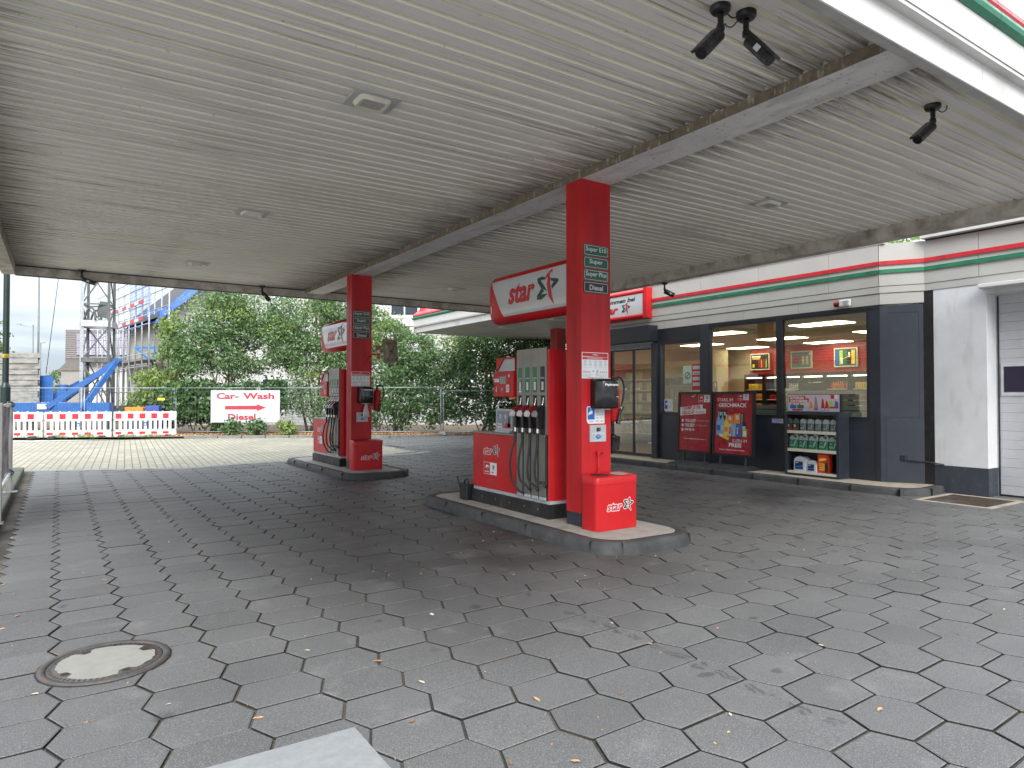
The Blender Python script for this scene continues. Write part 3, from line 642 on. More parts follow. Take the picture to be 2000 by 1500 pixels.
# washing bucket with black squeegee on the front column side
t_ = thing('squeegee_bucket', 'black window washing bucket hanging low on the right side of the front column', 'bucket', (X1 + .58, Y1 + .2, .95))
b = MB(); b.lathe([(.075, .98), (.09, 1.14), (.10, 1.15), (.085, 1.15), (.08, 1.14), (.06, 1.0), (0, 1.0)], (X1 + .67, Y1 + .2, 0), BLACK, 16); b.build('bucket', t_)
b = MB(); b.tube([(X1 + .67, Y1 + .2, 1.02), (X1 + .60, Y1 + .18, 1.35)], .009, BLACK); b.tube([(X1 + .452, Y1 + .2, 1.15), (X1 + .60, Y1 + .16, 1.19), (X1 + .76, Y1 + .2, 1.13)], .008, BLACK, sub=5); b.build('handle', t_)
# ================================================================== BINS
def bin_():
    x0, x1, y0, y1 = 5.015, 5.665, 5.785, 6.085
    t = thing('litter_bin', 'red metal litter bin with two top openings standing before the front column', 'bin', ((x0 + x1) / 2, (y0 + y1) / 2, .12), group='red litter bins')
    bx, by = (x0 + x1) / 2, (y0 + y1) / 2; w, d = x1 - x0, y1 - y0
    b = MB(); P = rrect(w - .012, d - .012, .05, 5, bx, by); b.prism(P, (0, 0, 0), XP, YP, .123, .645, RED, True); b.build('body', t)
    b = MB(); V = []; P = rrect(w, d, .055, 5, bx, by); n = len(P)
    Q1 = rrect(w - .016, d - .016, .05, 5, bx, by)
    for pp, zz in ((P, .645), (P, .718), (Q1, .728)): V += [(p[0], p[1], zz + (.02 if p[1] > by else 0) * (zz > .7)) for p in pp]
    F = [(i * n + k, i * n + (k + 1) % n, (i + 1) * n + (k + 1) % n, (i + 1) * n + k) for i in range(2) for k in range(n)]
    b.add(V, F, RED, True)
    # top plate with two round openings built as rim + dark liner
    top = [(p[0], p[1], .728 + (.02 if p[1] > by else 0)) for p in Q1]; b.add(top, [tuple(range(n))], RED)
    b.build('lid', t)
    b = MB(); LIN = mat('grey bin liner', (.30, .30, .28), .8, var=.3)
    for cx, m in ((bx - .15, BLACKPR), (bx + .15, LIN)):
        q = [(cx + .115 * math.cos(2 * math.pi * k / 20), by + .10 * math.sin(2 * math.pi * k / 20)) for k in range(20)]
        b.add([(x, y, .7395 + .067 * (y - by)) for x, y in q], [tuple(range(20))], m)
        r_ = [(cx + .123 * math.cos(2 * math.pi * k / 20), by + .108 * math.sin(2 * math.pi * k / 20)) for k in range(20)]
        b.add([(x, y, .741 + .067 * (y - by)) for x, y in q] + [(x, y, .739 + .067 * (y - by)) for x, y in r_], [(k, (k + 1) % 20, 20 + (k + 1) % 20, 20 + k) for k in range(20)], RED)
    b.build('opening', t)
    b = MB(); f = Face(b, (x0, y0 + .0055, .12), XP, ZP); star_logo(f, .16, .20, .40, .155, outline=WHITEPR); b.build('lettering', t)
    return t
BIN = bin_(); dup(BIN, (0, DY, 0), 'red metal litter bin with two top openings standing before the rear column')
# ================================================================== BLADE SIGNS
def numeral(num, cv, t):
    b = MB(); f = Face(b, (0, 0, 0), XP, ZP, curve=cv); f.text(num, .055, .15, None, .105, WHITEPR, 2, bold=.03); b.build('numeral', t)
SIDE = []
def blade(num):
    x0 = X1 - .0; ya, yb = Y1 + .292, Y1 + 2.10; z0, z1 = 2.67, 3.355
    t = thing('pump_sign', 'curved red and white blade sign numbered 1 on the front column', 'sign', (x0, Y1 + .2, 3.0), group='numbered blade signs above the pumps')
    zc = (z0 + z1) / 2; hh = (z1 - z0) / 2; DX = .17
    def sec(s_=1, e=.55):
        P = []
        for k in range(24): a = 2 * math.pi * k / 24; P.append((DX * s_ * math.copysign(abs(math.cos(a)) ** .8, math.cos(a)), (hh - (1 - s_) * .11) * math.copysign(abs(math.sin(a)) ** e, math.sin(a))))
        return P
    cxx = x0 + .19
    b = MB(); V = []; st = [(ya, 1), (yb - .06, 1), (yb - .015, .95), (yb, .80)]
    for y, s_ in st: V += [(cxx + p[0], y, zc + p[1]) for p in sec(s_)]
    n = 24; F = [(i * n + k, i * n + (k + 1) % n, (i + 1) * n + (k + 1) % n, (i + 1) * n + k)[::-1] for i in range(len(st) - 1) for k in range(n)] + [tuple(range(n)), tuple(range((len(st) - 1) * n, len(st) * n))[::-1]]
    b.add(V, F, RED, True); b.build('housing', t)
    # curved faces: map (a along sign from far end toward the column, b height) on the bulging side
    def side(sg):
        def cv(a, bb, d):
            z = bb - hh; c = max(0, 1 - abs(z / hh) ** (1 / .55 * 1.0)) ; sn = abs(z / hh) ** (1 / .55)
            cc = math.sqrt(max(0, 1 - sn * sn)) ** .8 if sn < 1 else 0
            return Vector((cxx - sg * (DX * cc + .001 + d), (yb - a) if sg > 0 else (ya + a), zc + z))
        return cv
    L = yb - ya; H = 2 * hh; SIDE.append(side)
    for sg in (1, -1):
        b = MB(); f = Face(b, (0, 0, 0), XP, ZP, curve=side(sg))
        # white field in strips so it follows the curve; slanted edge at the far end
        zs = [.085 + (H - .17) * k / 14 for k in range(15)]
        for k in range(14):
            a0 = .06 + .30 * (1 - (zs[k] - .085) / (H - .17)); a1 = .06 + .30 * (1 - (zs[k + 1] - .085) / (H - .17))
            f.poly([(a0, zs[k]), (L - .01, zs[k]), (L - .01, zs[k + 1]), (a1, zs[k + 1])], SIGNW, 1)
        b.build('face_panel', t)
        b = MB(); f = Face(b, (0, 0, 0), XP, ZP, curve=side(sg)); f.text('star', .51, .23, .63, .275, STRIPER, 3, bold=.04, shear=.24); b.build('lettering', t)
        # subdivided emblem so that it hugs the curve
        b = MB(); f = Face(b, (0, 0, 0), XP, ZP, curve=side(sg)); emblem(f, 1.19, .125, .44, .45, lv=3); b.build('emblem', t)
        numeral(num, side(sg), t)
    return t
BL = blade('1')
B2 = dup(BL, (0, DY, 0), 'curved red and white blade sign numbered 3 on the rear column', skip=('numeral',))

for sg in (1, -1):
    _c = SIDE[0](sg); numeral('3', (lambda a, bb, d, c=_c: c(a, bb, d) + Vector((0, DY, 0))), B2)
# ================================================================== FUEL PUMPS
def pump():
    t = thing('fuel_pump', 'red fuel pump number 1 with four nozzles behind the front column', 'fuel pump', (5.3, 7.6, .12), group='fuel pumps')
    xf, xb = 5.06, 5.54
    b = MB(); b.box(xf - .015, xb + .015, 6.72, 8.60, .121, .30, PLINTH)
    for y in (6.95, 7.25, 7.6, 7.95, 8.3): b.cyl((xf - .018, y, .22), (xf - .014, y, .22), .006, LAMPG, n=8)
    b.build('plinth', t, bevel=.006)
    b = MB(); b.box(xf + .012, xb - .012, 6.73, 8.585, .301, .345, mat('pale sill metal', (.42, .44, .45), .5)); b.build('sill', t)
    # low cabinet
    b = MB(); b.box(xf, xb, 7.46, 8.59, .346, 1.115, RED); b.build('cabinet', t, bevel=.008)
    b = MB(); b.box(xf - .008, xb + .008, 7.455, 8.60, 1.116, 1.142, ALU); b.build('cabinet_top', t, bevel=.004)
    b = MB(); f = Face(b, (xf, 8.59, .346), YN, ZP)
    star_logo(f, .30, .46, .42, .17, outline=WHITEPR)
    small_logos(f, .31, .20, .17)
    for q, s_ in enumerate(('Bitte beachten', 'max. 3 Tankvorgaenge', 'Zapfventil immer einhaengen')): f.text(s_, .52, .125 - q * .028, .16 + .06 * q, .016, BROWNPR, align='c')
    for a in (.12, 1.0): f.disc(a, .735, .009, ALU, 2)
    f.line(.56, 0.002, .56, .03, .004, BLACKPR)
    b.build('cabinet_print', t)
    # tower: red cheeks, slightly domed side face, aluminium channels
    b = MB(); V = []; pr = [(xf, 6.752), (xf + .012, 6.738), (xf + .08, 6.722), (xf + .24, 6.714), (xb - .08, 6.722), (xb - .012, 6.738), (xb, 6.752), (xb, 7.452), (xf, 7.452)]
    for z in (.346, 2.24): V += [(x, y, z) for x, y in pr]
    n = len(pr); b.add(V, [(k, (k + 1) % n, n + (k + 1) % n, n + k) for k in range(n)], RED, False); b.add(V, [tuple(range(n))[::-1], tuple(range(n, 2 * n))], RED)
    b.build('tower', t, bevel=.004)
    b = MB(); ys = [7.415 - .1655 * k for k in range(5)]
    for k in range(4):
        y1, y0 = ys[k], ys[k + 1]; yc = (y0 + y1) / 2
        b.box(xf - .022, xf - .0005, y0 + .003, y1 - .003, 1.66, 2.262, ALU)
        b.box(xf - .022, xf - .0005, y0 + .003, y0 + .036, 1.17, 1.66, ALU); b.box(xf - .022, xf - .0005, y1 - .036, y1 - .003, 1.17, 1.66, ALU)
        b.box(xf - .024, xf - .0005, y0 + .032, y1 - .003, .385, 1.165, ALU)
        b.box(xf - .021, xf - .0005, y0 + .032, y1 - .003, .347, .384, mat('pale sill metal', (.42, .44, .45), .5))
    b.build('front_panel', t, bevel=.002)
    b = MB()
    for k in range(4): b.box(xf - .006, xf - .0007, ys[k + 1] - .002, ys[k + 1] + .033, .35, 1.168, BLACK)
    b.build('hose_channel', t)
    b = MB()
    for k in range(4):
        yc = (ys[k] + ys[k + 1]) / 2; b.box(xf - .004, xf - .0008, yc - .048, yc + .048, 1.168, 1.662, BLACK)
        b.box(xf - .030, xf - .004, yc - .045, yc + .045, 1.18, 1.30, BLACK)
    b.build('nozzle_pocket', t)
    b = MB()
    for k, s_ in enumerate((('SUPER', 'E10'), ('SUPER',), ('SUPER', 'PLUS'), ('DIESEL',))):
        yc = (ys[k] + ys[k + 1]) / 2; f = Face(b, (xf - .0225, yc + .047, 1.70), YN, ZP); m = BLACKPR if k == 3 else GREENPR
        f.rect(0, .094, 0, .325, m)
        f.text(s_[0], .047, .172, .086, .020, LGREENPR if k == 9 else PALEPR, align='c')
        if len(s_) > 1: f.text(s_[1], .008, .142, .05, .020, PALEPR)
        f.rect(.026, .068, .03, .132, WHITEPR, 2)
        for q in range(5): f.rect(.036, .058, .045 + q * .017, .051 + q * .017, GREYPR, 3)
        if k == 0: f.rect(.015, .08, .0, .024, WHITEPR, 3)
    b.build('fuel_labels', t)
    # nozzles and hoses
    for k in range(4):
        yc = (ys[k] + ys[k + 1]) / 2; NR = RED if k < 3 else BLACK; col = mat('dark red nozzle cover', (.20, .012, .02), .35) if k < 3 else BLACK
        b = MB(); b.prism([(0, 0), (.07, .055), (.115, .12), (.10, .155), (.06, .14), (.0, .09), (-.035, .05), (-.03, .01)], (xf - .135, yc + .026, 1.385), XP, ZP, 0, .052, col)
        nz = b.build('nozzle', t, bevel=.008)
        b = MB(); b.prism([(-.034, .012), (0, .0), (.02, .05), (-.005, .085), (-.036, .052)], (xf - .137, yc + .029, 1.385), XP, ZP, 0, .058, PALETW if k < 3 else mat('grey plastic', (.25, .25, .26), .4)); b.build('splash_guard', nz)
        b = MB(); b.tube([(xf - .05, yc, 1.50), (xf - .02, yc - .002, 1.56), (xf - .012, yc - .012, 1.635)], .0105, mat('polished spout', (.62, .62, .62), .2, metal=1, var=.1), 8, sub=4); b.build('spout', nz)
        b = MB(); b.box(xf - .11, xf - .045, yc - .022, yc + .022, 1.24, 1.44, BLACK); b.tube([(xf - .045, yc, 1.42), (xf - .03, yc, 1.33), (xf - .06, yc, 1.25)], .008, BLACK, 6, sub=3); b.build('grip', nz, bevel=.006)
        b = MB(); b.cyl((xf - .098, yc, 1.19), (xf - .095, yc, 1.245), .019, mat('polished spout', (.62, .62, .62), .2, metal=1, var=.1), n=12); b.cyl((xf - .10, yc, 1.06), (xf - .098, yc, 1.19), .017, RUBBER, r2=.021, n=12); b.build('swivel', nz)
        ye = ys[k + 1] + .016; zb = (.40, .46, .47, .53)[k]; dx = (.165, .145, .12, .125)[k]
        b = MB(); b.tube([(xf - .10, yc, 1.08), (xf - dx + .01, yc + .006, .95), (xf - dx - .012, yc + .012, .75), (xf - dx + .01, yc + .0, .58), (xf - dx + .06, yc - .055, zb + .05), (xf - .05, yc - .085, zb + .0), (xf - .018, ye, zb + .03), (xf - .015, ye, .75), (xf - .015, ye, 1.14)], .0145, RUBBER, 10, sub=6)
        b.build('hose', t)
    # display head
    b = MB(); b.box(xf - .055, xb - .1, 7.462, 7.945, 1.64, 1.985, RED); b.build('display_box', t, bevel=.012)
    b = MB(); b.box(xf - .03, xf - .02, 7.46, 7.86, 1.99, 2.155, mat('pale sill metal', (.42, .44, .45), .5))
    b.build('logo_panel', t)
    b = MB(); b.prism([(7.455, 1.985), (7.90, 1.985), (7.88, 2.12), (7.85, 2.17), (7.455, 2.17)], (xf - .015, 0, 0), YP, ZP, 0, .34, RED)
    b.box(xf - .06, xf + .0, 7.455, 7.87, 2.155, 2.175, RED); b.prism([(7.87, 1.985), (7.70, 2.155), (7.87, 2.155)], (xf - .032, 0, 0), YP, ZP, -.02, .01, RED); b.build('hood', t, bevel=.004)
    b = MB(); f = Face(b, (xf - .056, 7.945, 1.64), YN, ZP)
    f.frame(.045, .43, .045, .31, .003, BLACKPR); f.rect(.17, .32, .185, .272, mat('lcd grey', (.24, .27, .26), .25)); f.frame(.165, .325, .18, .277, .005, GREYPR, 2)
    f.rect(.03, .15, .205, .25, WHITEPR, 2); f.rect(.04, .14, .235, .240, GREYPR, 3); f.rect(.04, .12, .222, .227, GREYPR, 3)
    f.text('1', .075, .07, None, .075, WHITEPR, 2, bold=.02); f.rect(.20, .255, .085, .125, GREYPR, 2); f.rect(.33, .40, .065, .165, WHITEPR, 2)
    for q in range(4): f.rect(.345, .385, .085 + q * .018, .093 + q * .018, BLACKPR, 3)
    f.disc(.40, .285, .022, PALEPR, 2); f.disc(.025, .155, .012, BLACKPR, 2)
    b.build('display_face', t)
    b = MB(); b.box(xf - .02, xf + .05, 7.49, 7.60, 1.615, 1.639, ORPR); b.build('amber_lamp', t)
    return t
PU = pump()
P2 = dup(PU, (0, DY, 0), 'red fuel pump with four nozzles on the farther island')
# framed advert on the cabinet top
t_ = thing('advert_frame', 'small grey framed advert standing on the cabinet of the nearest pump', 'advert frame', (5.2, 7.9, 1.143))
b = MB(); b.box(5.16, 5.19, 7.70, 8.12, 1.17, 1.475, mat('grey frame plastic', (.45, .46, .46), .35)); b.box(5.12, 5.24, 7.72, 8.10, 1.143, 1.172, mat('grey frame plastic', (.45, .46, .46), .35)); b.build('frame', t_, bevel=.004)
b = MB(); f = Face(b, (5.159, 8.12, 1.17), YN, ZP); f.rect(.03, .39, .03, .275, mat('blue grey poster', (.20, .23, .30), .3))
for a, h, m in ((.12, .20, PALEPR), (.25, .20, PALEPR)): f.disc(a, h, .025, m, 2, ry=.035); f.poly([(a - .05, .06), (a - .03, .16), (a + .03, .16), (a + .05, .06)], GREYPR, 2)
f.poly([(.30, .05), (.33, .2), (.35, .2), (.37, .05)], BLACKPR, 3); f.poly([(.20, .04), (.26, .11), (.38, .10), (.38, .04)], REDPR, 3); f.rect(.33, .385, .235, .27, REDPR, 3)
f.text('Power', .05, .075, .12, .035, WHITEPR, 4, bold=.03); f.rect(.04, .17, .04, .06, WHITEPR, 3)
b.build('poster', t_)
# black watering can
t_ = thing('watering_can', 'black plastic watering can standing on the island beside the nearest pump', 'watering can', (5.02, 8.72, .125))
b = MB(); b.prism(rrect(.14, .22, .03, x=5.04, y=8.74), (0, 0, 0), XP, YP, .126, .36, BLACK); b.build('body', t_, bevel=.02, seg=3)
b = MB(); b.tube([(5.04, 8.70, .36), (5.04, 8.71, .42), (5.04, 8.78, .41), (5.04, 8.83, .33)], .012, BLACK, sub=4); b.build('handle', t_)
b = MB(); b.tube([(5.02, 8.84, .20), (5.0, 8.90, .34), (4.985, 8.93, .45)], [.02, .012], BLACK); b.build('spout', t_)
# ================================================================== MAIN CANOPY
CY0, CY1, CX0, CX1 = 2.48, 16.90, -.776, 10.75
t_ = thing('station_canopy', 'big flat canopy with ribbed grey ceiling and white, green and red fascia', 'canopy', (5.3, 9.7, 4.12))
b = MB(); prof = []; y = 4.17 - .18 * 9
while y < CY1 - .02:
    if y > CY0: prof += [(y, 4.31)]
    prof += [(min(y + .122, CY1), 4.31), (min(y + .130, CY1), 4.352), (min(y + .163, CY1), 4.352)] if y + .122 > CY0 else []
    y += .18
prof = [(CY0, 4.31)] + [p for p in prof if CY0 < p[0] <= CY1] + [(CY1, 4.31)]
xs = [CX0, 1.6, 5.1, 5.5, 8.4, CX1]
for i in range(len(prof) - 1):
    (ya, za), (yb, zb) = prof[i], prof[i + 1]
    if yb - ya < 1e-5 and abs(za - zb) < 1e-5: continue
    sl = zb < za - .01 or (za > 4.34 and zb > 4.34)
    for j in range(len(xs) - 1): b.add([(xs[j], ya, za), (xs[j + 1], ya, za), (xs[j + 1], yb, zb), (xs[j], yb, zb)], [(0, 3, 2, 1)], CEIL_LIT if sl else CEIL)
# overlap joint of the sheets
for k in range(3): b.box(CX0, 5.07, 12.98 + k * .18, 13.02 + k * .18, 4.302, 4.3095, CEIL_LIT)
b.build('ceiling', t_)
b = MB(); b.box(5.08, 5.54, CY0 + .05, CY1 + .0, 4.22, 4.36, BEAM); b.build('beam', t_)
b = MB(); yy = CY0 + .05; rr = random.Random(8)
while yy < CY1 - .05:
    e = min(yy + rr.uniform(.6, 1.5), CY1 - .02); b.box(5.072 + rr.uniform(-.002, .002), 5.0795, yy + .004, e - .004, 4.217, 4.312, RUSTB); yy = e
b.build('beam_edge_trim', t_)
b = MB()   # perimeter frame
b.box(CX0 - .22, CX0, CY0 - .08, CY1 + .095, 4.12, 4.60, EDGEB); b.box(CX1, CX1 + .25, CY0 - .08, CY1 + .095, 4.12, 4.60, EDGEB)
b.box(CX0 - .0, CX1 + .0, CY1, CY1 + .10, 4.12, 4.60, EDGEB); b.box(CX0, CX1, CY0 - .080, CY0, 4.12, 4.36, mat('dusty soffit sheet', (.40, .39, .37), .6, var=.12, vs=5, dirt=(.22, .18, .15), ds=3, dstretch=(.6, 3, 1)))
b.build('edge_frame', t_)
b = MB(); b.box(CX0 - .01, CX1, CY1 - .012, CY1 - .0005, 4.29, 4.3095, BLACKPR); b.box(CX0, CX1 + .25, CY1 + .02, CY1 + .11, 4.105, 4.1195, BLACKPR); b.build('shadow_gap', t_)
# fascia of the front side (and both long sides): white, stepped white, green, red slope
def fascia_run(o, u, nrm, L, names=('fascia', 'green_band', 'red_band')):
    """profile in (out, z) extruded along u from o"""
    w = mat('white fascia metal', (.66, .65, .62)); o = Vector(o); u = Vector(u); n_ = Vector(nrm)
    def run(pf, m, nm, ends=0):
        b = MB(); k = max(1, round(L / 2.35)); 
        for q in range(k):
            a0 = L * q / k + .003; a1 = L * (q + 1) / k - .003
            V = [tuple(o + u * a + n_ * p + Vector((0, 0, z))) for a in (a0, a1) for p, z in pf]; c = len(pf)
            F = [(i, i + 1, c + i + 1, c + i) for i in range(c - 1)] + [tuple(range(c)), tuple(range(c, 2 * c))[::-1]]
            b.add(V, F, m)
        b.build(nm, t_)
    run([(-.085, .0), (0, .0), (.0, .225), (.075, .225), (.075, .255), (-.085, .255)], w, 'lower_fascia')
    run([(-.085, .256), (.085, .256), (.085, .50), (-.085, .50)], w, 'upper_fascia')
    run([(-.085, .501), (.10, .50), (.135, .525), (.145, .56), (.135, .595), (.10, .615), (-.085, .615)], STRIPEG, 'green_band')
    run([(-.085, .616), (.09, .616), (.12, .65), (.11, .70), (.05, .74), (-.30, 1.02), (-.36, 1.02), (-.36, .616)], mat('red roof edge', (.60, .05, .06), .4, var=.1), 'red_band')
fascia_run((CX0 - .22, CY0 - .085, 4.125), XP, YN, CX1 + .25 - CX0 + .22)
fascia_run((CX0 - .225, CY1 + .1, 4.125), YN, XN, CY1 - CY0 + .18)
fascia_run((CX1 + .255, CY0 - .08, 4.125), YP, XP, CY1 - CY0 + .18)
b = MB(); b.box(CX0 - .2, CX1 + .2, CY0 - .05, CY1 + .2, 4.60, 4.72, GROUNDM); b.build('roof', t_)
# ---- recessed ceiling lights
CL = [(2.31, 5.715, 'nearest square ceiling light, big in the upper left of the ceiling'), (2.29, 10.2, 'second square ceiling light from the front, left bay'), (2.25, 14.65, 'farthest square ceiling light of the left bay'), (8.07, 5.72, 'square ceiling light of the right bay nearest the shop windows'), (8.07, 14.6, 'small far ceiling light of the right bay above the far blade sign')]
src = None
for x, y, lb in CL:
    if src is None:
        src = t = thing('ceiling_light', lb, 'ceiling light', (x, y, 4.31), group='ceiling lights')
        b = MB(); b.box(x - .215, x + .215, y - .19, y + .19, 4.298, 4.3095, mat('grey light plate', (.50, .49, .47), .5, var=.06, dirt=(.3, .26, .22), ds=5)); b.build('plate', t, bevel=.002)
        b = MB(); P = rrect(.30, .26, .05, 4, x, y); Q = rrect(.26, .22, .04, 4, x, y); n = len(P)
        b.add([(p[0], p[1], 4.298) for p in P] + [(p[0], p[1], 4.262) for p in Q], [(k, (k + 1) % n, n + (k + 1) % n, n + k)[::-1] for k in range(n)], mat('cream lamp frame', (.62, .60, .50), .4), True)
        Q2 = rrect(.20, .165, .03, 4, x, y); b.add([(p[0], p[1], 4.262) for p in Q] + [(p[0], p[1], 4.270) for p in Q2], [(k, (k + 1) % n, n + (k + 1) % n, n + k)[::-1] for k in range(n)], mat('cream lamp frame', (.62, .60, .50), .4)); b.build('frame', t)
        b = MB(); gm = mat('ribbed lamp lens', (.44, .43, .41), .2, var=.25, vs=45, bump=.6, bs=60); b.add([(p[0], p[1], 4.270) for p in Q2], [tuple(range(n))[::-1]], gm); b.build('lens', t)
    else: dup(src, (x - 2.31, y - 5.715, 0), lb)
# ---- bullet cameras
def camera_(x, y, z, yaw, pitch, label, cable=True):
    t = thing('surveillance_camera', label, 'camera', (x, y, z), rz=yaw, group='surveillance cameras')
    b = MB(); b.lathe([(0, -.045), (.055, -.045), (.068, -.03), (.07, 0)], (0, 0, 0), BLACK, 20); b.build('base', t, local=True)
    b = MB(); b.tube([(0, 0, -.04), (0, 0, -.14), (.03, 0, -.185), (.055, 0, -.20)], .021, BLACK, 10, sub=3); b.cyl((.0, 0, -.13), (.0, 0, -.165), .028, BLACK); b.build('arm', t, local=True)
    c_, s_ = math.cos(pitch), math.sin(pitch); A = Vector((.02, 0, -.20)); D = Vector((c_, 0, -s_)); U_ = Vector((s_, 0, c_))
    b = MB(); p0 = A; b.cyl(p0, p0 + D * .20, .046, BLACK, n=20); b.cyl(p0 + D * .20, p0 + D * .245, .044, BLACK, n=20)
    b.prism([(-.01, -.02), (.27, -.02), (.27, .0), (-.01, .0)], p0 + U_ * .048 + Vector((0, .042, 0)), D, U_, 0, .084, BLACK)
    b.build('body', t, bevel=.004, local=True)
    b = MB(); b.cyl(p0 + D * .2451, p0 + D * .247, .034, mat('camera lens glass', (.01, .01, .012), .05, rv=.02)); b.build('lens', t, local=True)
    b = MB(); f = Face(b, p0 + D * .09 + Vector((0, -.0475, -.012)), D, U_); f.rect(0, .05, -.01, .03, PALEPR); b.build('sticker', t, local=True)
    if cable:
        b = MB(); b.tube([(-.05, 0, -.02), (-.11, .01, -.05), (-.16, .02, -.02), (-.17, .02, .02)], .005, BLACK, 6, sub=4); b.build('cable', t, local=True)
    return t
camera_(6.60, 2.95, 4.31, R(170), R(38), 'black bullet camera hanging alone from the right front part of the ceiling')
camera_(3.93, 2.95, 4.31, R(-80), R(52), 'right one of two black bullet cameras side by side at the top front edge')
camera_(3.72, 3.0, 4.31, R(178), R(45), 'left one of two black bullet cameras side by side at the top front edge')
camera_(.36, 16.80, 4.31, R(-20), R(20), 'small black bullet camera at the far left end of the canopy', False)
camera_(4.02, 16.80, 4.31, R(-60), R(40), 'small black bullet camera at the far edge of the canopy between the trees', False)
camera_(10.88, 10.3, 4.12, R(0), R(15), 'black bullet camera under the canopy edge above the shop sign', False)
# ---- traffic mirror on the rear column
t_ = thing('convex_mirror', 'square traffic mirror seen from behind on a red bracket of the rear column', 'mirror', (5.55, 13.7, 2.5))
b = MB(); b.beam((5.36, Y1 + DY - .02, 2.53), (5.66, Y1 + DY - .06, 2.55), .035, RED); b.beam((5.36, Y1 + DY - .015, 2.28), (5.52, Y1 + DY - .04, 2.53), .03, RED); b.cyl((5.66, Y1 + DY - .06, 2.45), (5.66, Y1 + DY - .06, 2.72), .032, RED); b.cyl((5.66, Y1 + DY - .06, 2.57), (5.66, Y1 + DY - .06, 2.64), .034, LAMPG); b.build('bracket', t_)
MC = Vector((5.93, 13.62, 2.62)); mu = Vector((.93, .36, .08)).normalized(); mw = Vector((-.08, 0, 1)).normalized(); mn = mu.cross(mw).normalized()
TAN = mat('weathered tan mirror back', (.28, .24, .18), .7, var=.15, dirt=(.12, .09, .07), ds=5)
b = MB(); V = []; 
for w_, h_, d_ in ((.42, .50, .0), (.42, .50, .03), (.33, .41, .035), (.22, .30, .075)):
    P = rrect(w_, h_, .04, 3); V += [MC + mu * p[0] + mw * p[1] + mn * d_ for p in P]
n = len(P); b.add(V, [(i * n + k, i * n + (k + 1) % n, (i + 1) * n + (k + 1) % n, (i + 1) * n + k) for i in range(3) for k in range(n)] + [tuple(range(3 * n, 4 * n))], TAN); b.build('back_shell', t_)
b = MB(); P = rrect(.38, .46, .03, 3); b.add([MC + mu * p[0] + mw * p[1] - mn * .001 for p in P], [tuple(range(n))[::-1]], mat('mirror glass', (.8, .8, .8), .03, metal=1, rv=.02)); b.build('mirror_face', t_)
b = MB()
for sx in (-1, 1):
    for sy in (-1, 1): b.beam(MC + mn * .09 + mu * -.02, MC + mu * sx * .15 + mw * sy * .19 + mn * .055, .014, DSTEEL)
b.beam((5.66, Y1 + DY - .06, 2.60), MC + mn * .09 + mu * -.02, .03, BLACK); b.build('cross_brace', t_)
# ================================================================== SHOP
W = 12.25
TANC = mat('tan platform concrete', (.36, .31, .235), .85, var=.12, vs=5, dirt=(.17, .15, .13), ds=3, bump=.3)
b = MB(); ko = [(11.42, 15.6), (11.44, 6.35), (11.52, 5.85), (11.70, 5.58), (12.0, 5.46), (12.60, 5.50)]
n = len(ko)
def offs(P, d):
    q = []
    for i in range(len(P)):
        a = Vector(P[max(i - 1, 0)]); c = Vector(P[min(i + 1, len(P) - 1)]); t = (c - a).normalized(); q.append((P[i][0] - t.y * d, P[i][1] + t.x * d))
    return q
rings = [(ko, -.04), (offs(ko, .012), .09), (offs(ko, .03), .118), (offs(ko, .16), .119), (offs(ko, .165), .10)]
V = [(p[0], p[1], z) for rg, z in rings for p in rg]
b.add(V, [(i * n + k, i * n + k + 1, (i + 1) * n + k + 1, (i + 1) * n + k)[::-1] for i in range(len(rings) - 1) for k in range(n - 1)], KERB, True)
for k in range(9): b.box(11.425, 11.60, 6.5 + k, 6.508 + k, 0, .1205, BLACKPR)
b.beam((11.50, 5.70, .06), (11.68, 5.82, .06), .008, BLACKPR, h=.122); b.beam((12.02, 5.44, .06), (12.02, 5.62, .06), .008, BLACKPR, h=.122)
structure(b.build('shop_kerb'))
b = MB(); b.add([(x, y, .116) for x, y in offs(ko, .13)] + [(13.2, 5.62, .116), (13.2, 15.6, .116)], [tuple(range(8))[::-1]], TANC); structure(b.build('shop_platform'))
SHOP = thing('shop_building', 'station shop with dark panelled front, large windows and cream fascia with red and green stripes', 'shop', (W, 10, 0))
CH = [(W, 15.0), (W, 6.40), (12.61, 5.81)]
# direction check: t runs towards -y, outside is -x, (t x z) points to -x
def run_prism(b, a, c, z0, z1, m, d0, d1):
    a = Vector((*a, 0)); c = Vector((*c, 0)); t = (c - a).normalized(); b.prism([(0, z0), ((c - a).length, z0), ((c - a).length, z1), (0, z1)], a, t, ZP, d0, d1, m)
# (t x z) for t=-y is -x : d>0 is outward
def pane(name, y0, y1, z0, z1, parent):
    g = MB(); g.box(W + .04, W + .052, y0, y1, z0, z1, GLASS); return g.build(name, parent)
b = MB()
run_prism(b, (W, 15.0), (W, 13.55), .12, 3.28, ANTH, -.15, 0)
run_prism(b, (W, 6.60), (W, 6.40), .12, 3.28, ANTH, -.15, 0)
run_prism(b, (W, 10.50), (W, 6.60), .12, 1.22, ANTH, -.15, 0)
run_prism(b, (W, 11.95), (W, 10.50), .12, 1.22, ANTH, -.15, 0)
run_prism(b, (W, 11.95), (W, 10.24), 2.96, 3.28, ANTHD, -.15, .004)
run_prism(b, (W, 13.55), (W, 11.95), 2.90, 3.28, ANTHD, -.15, -.05)
run_prism(b, (W, 6.40), (12.61, 5.81), .12, 3.28, ANTH, -.15, 0)
b.build('wall_panels', SHOP)
b = MB()
run_prism(b, (W, 6.40), (12.61, 5.81), 1.275, 1.283, ANTHD, 0.0005, .004)
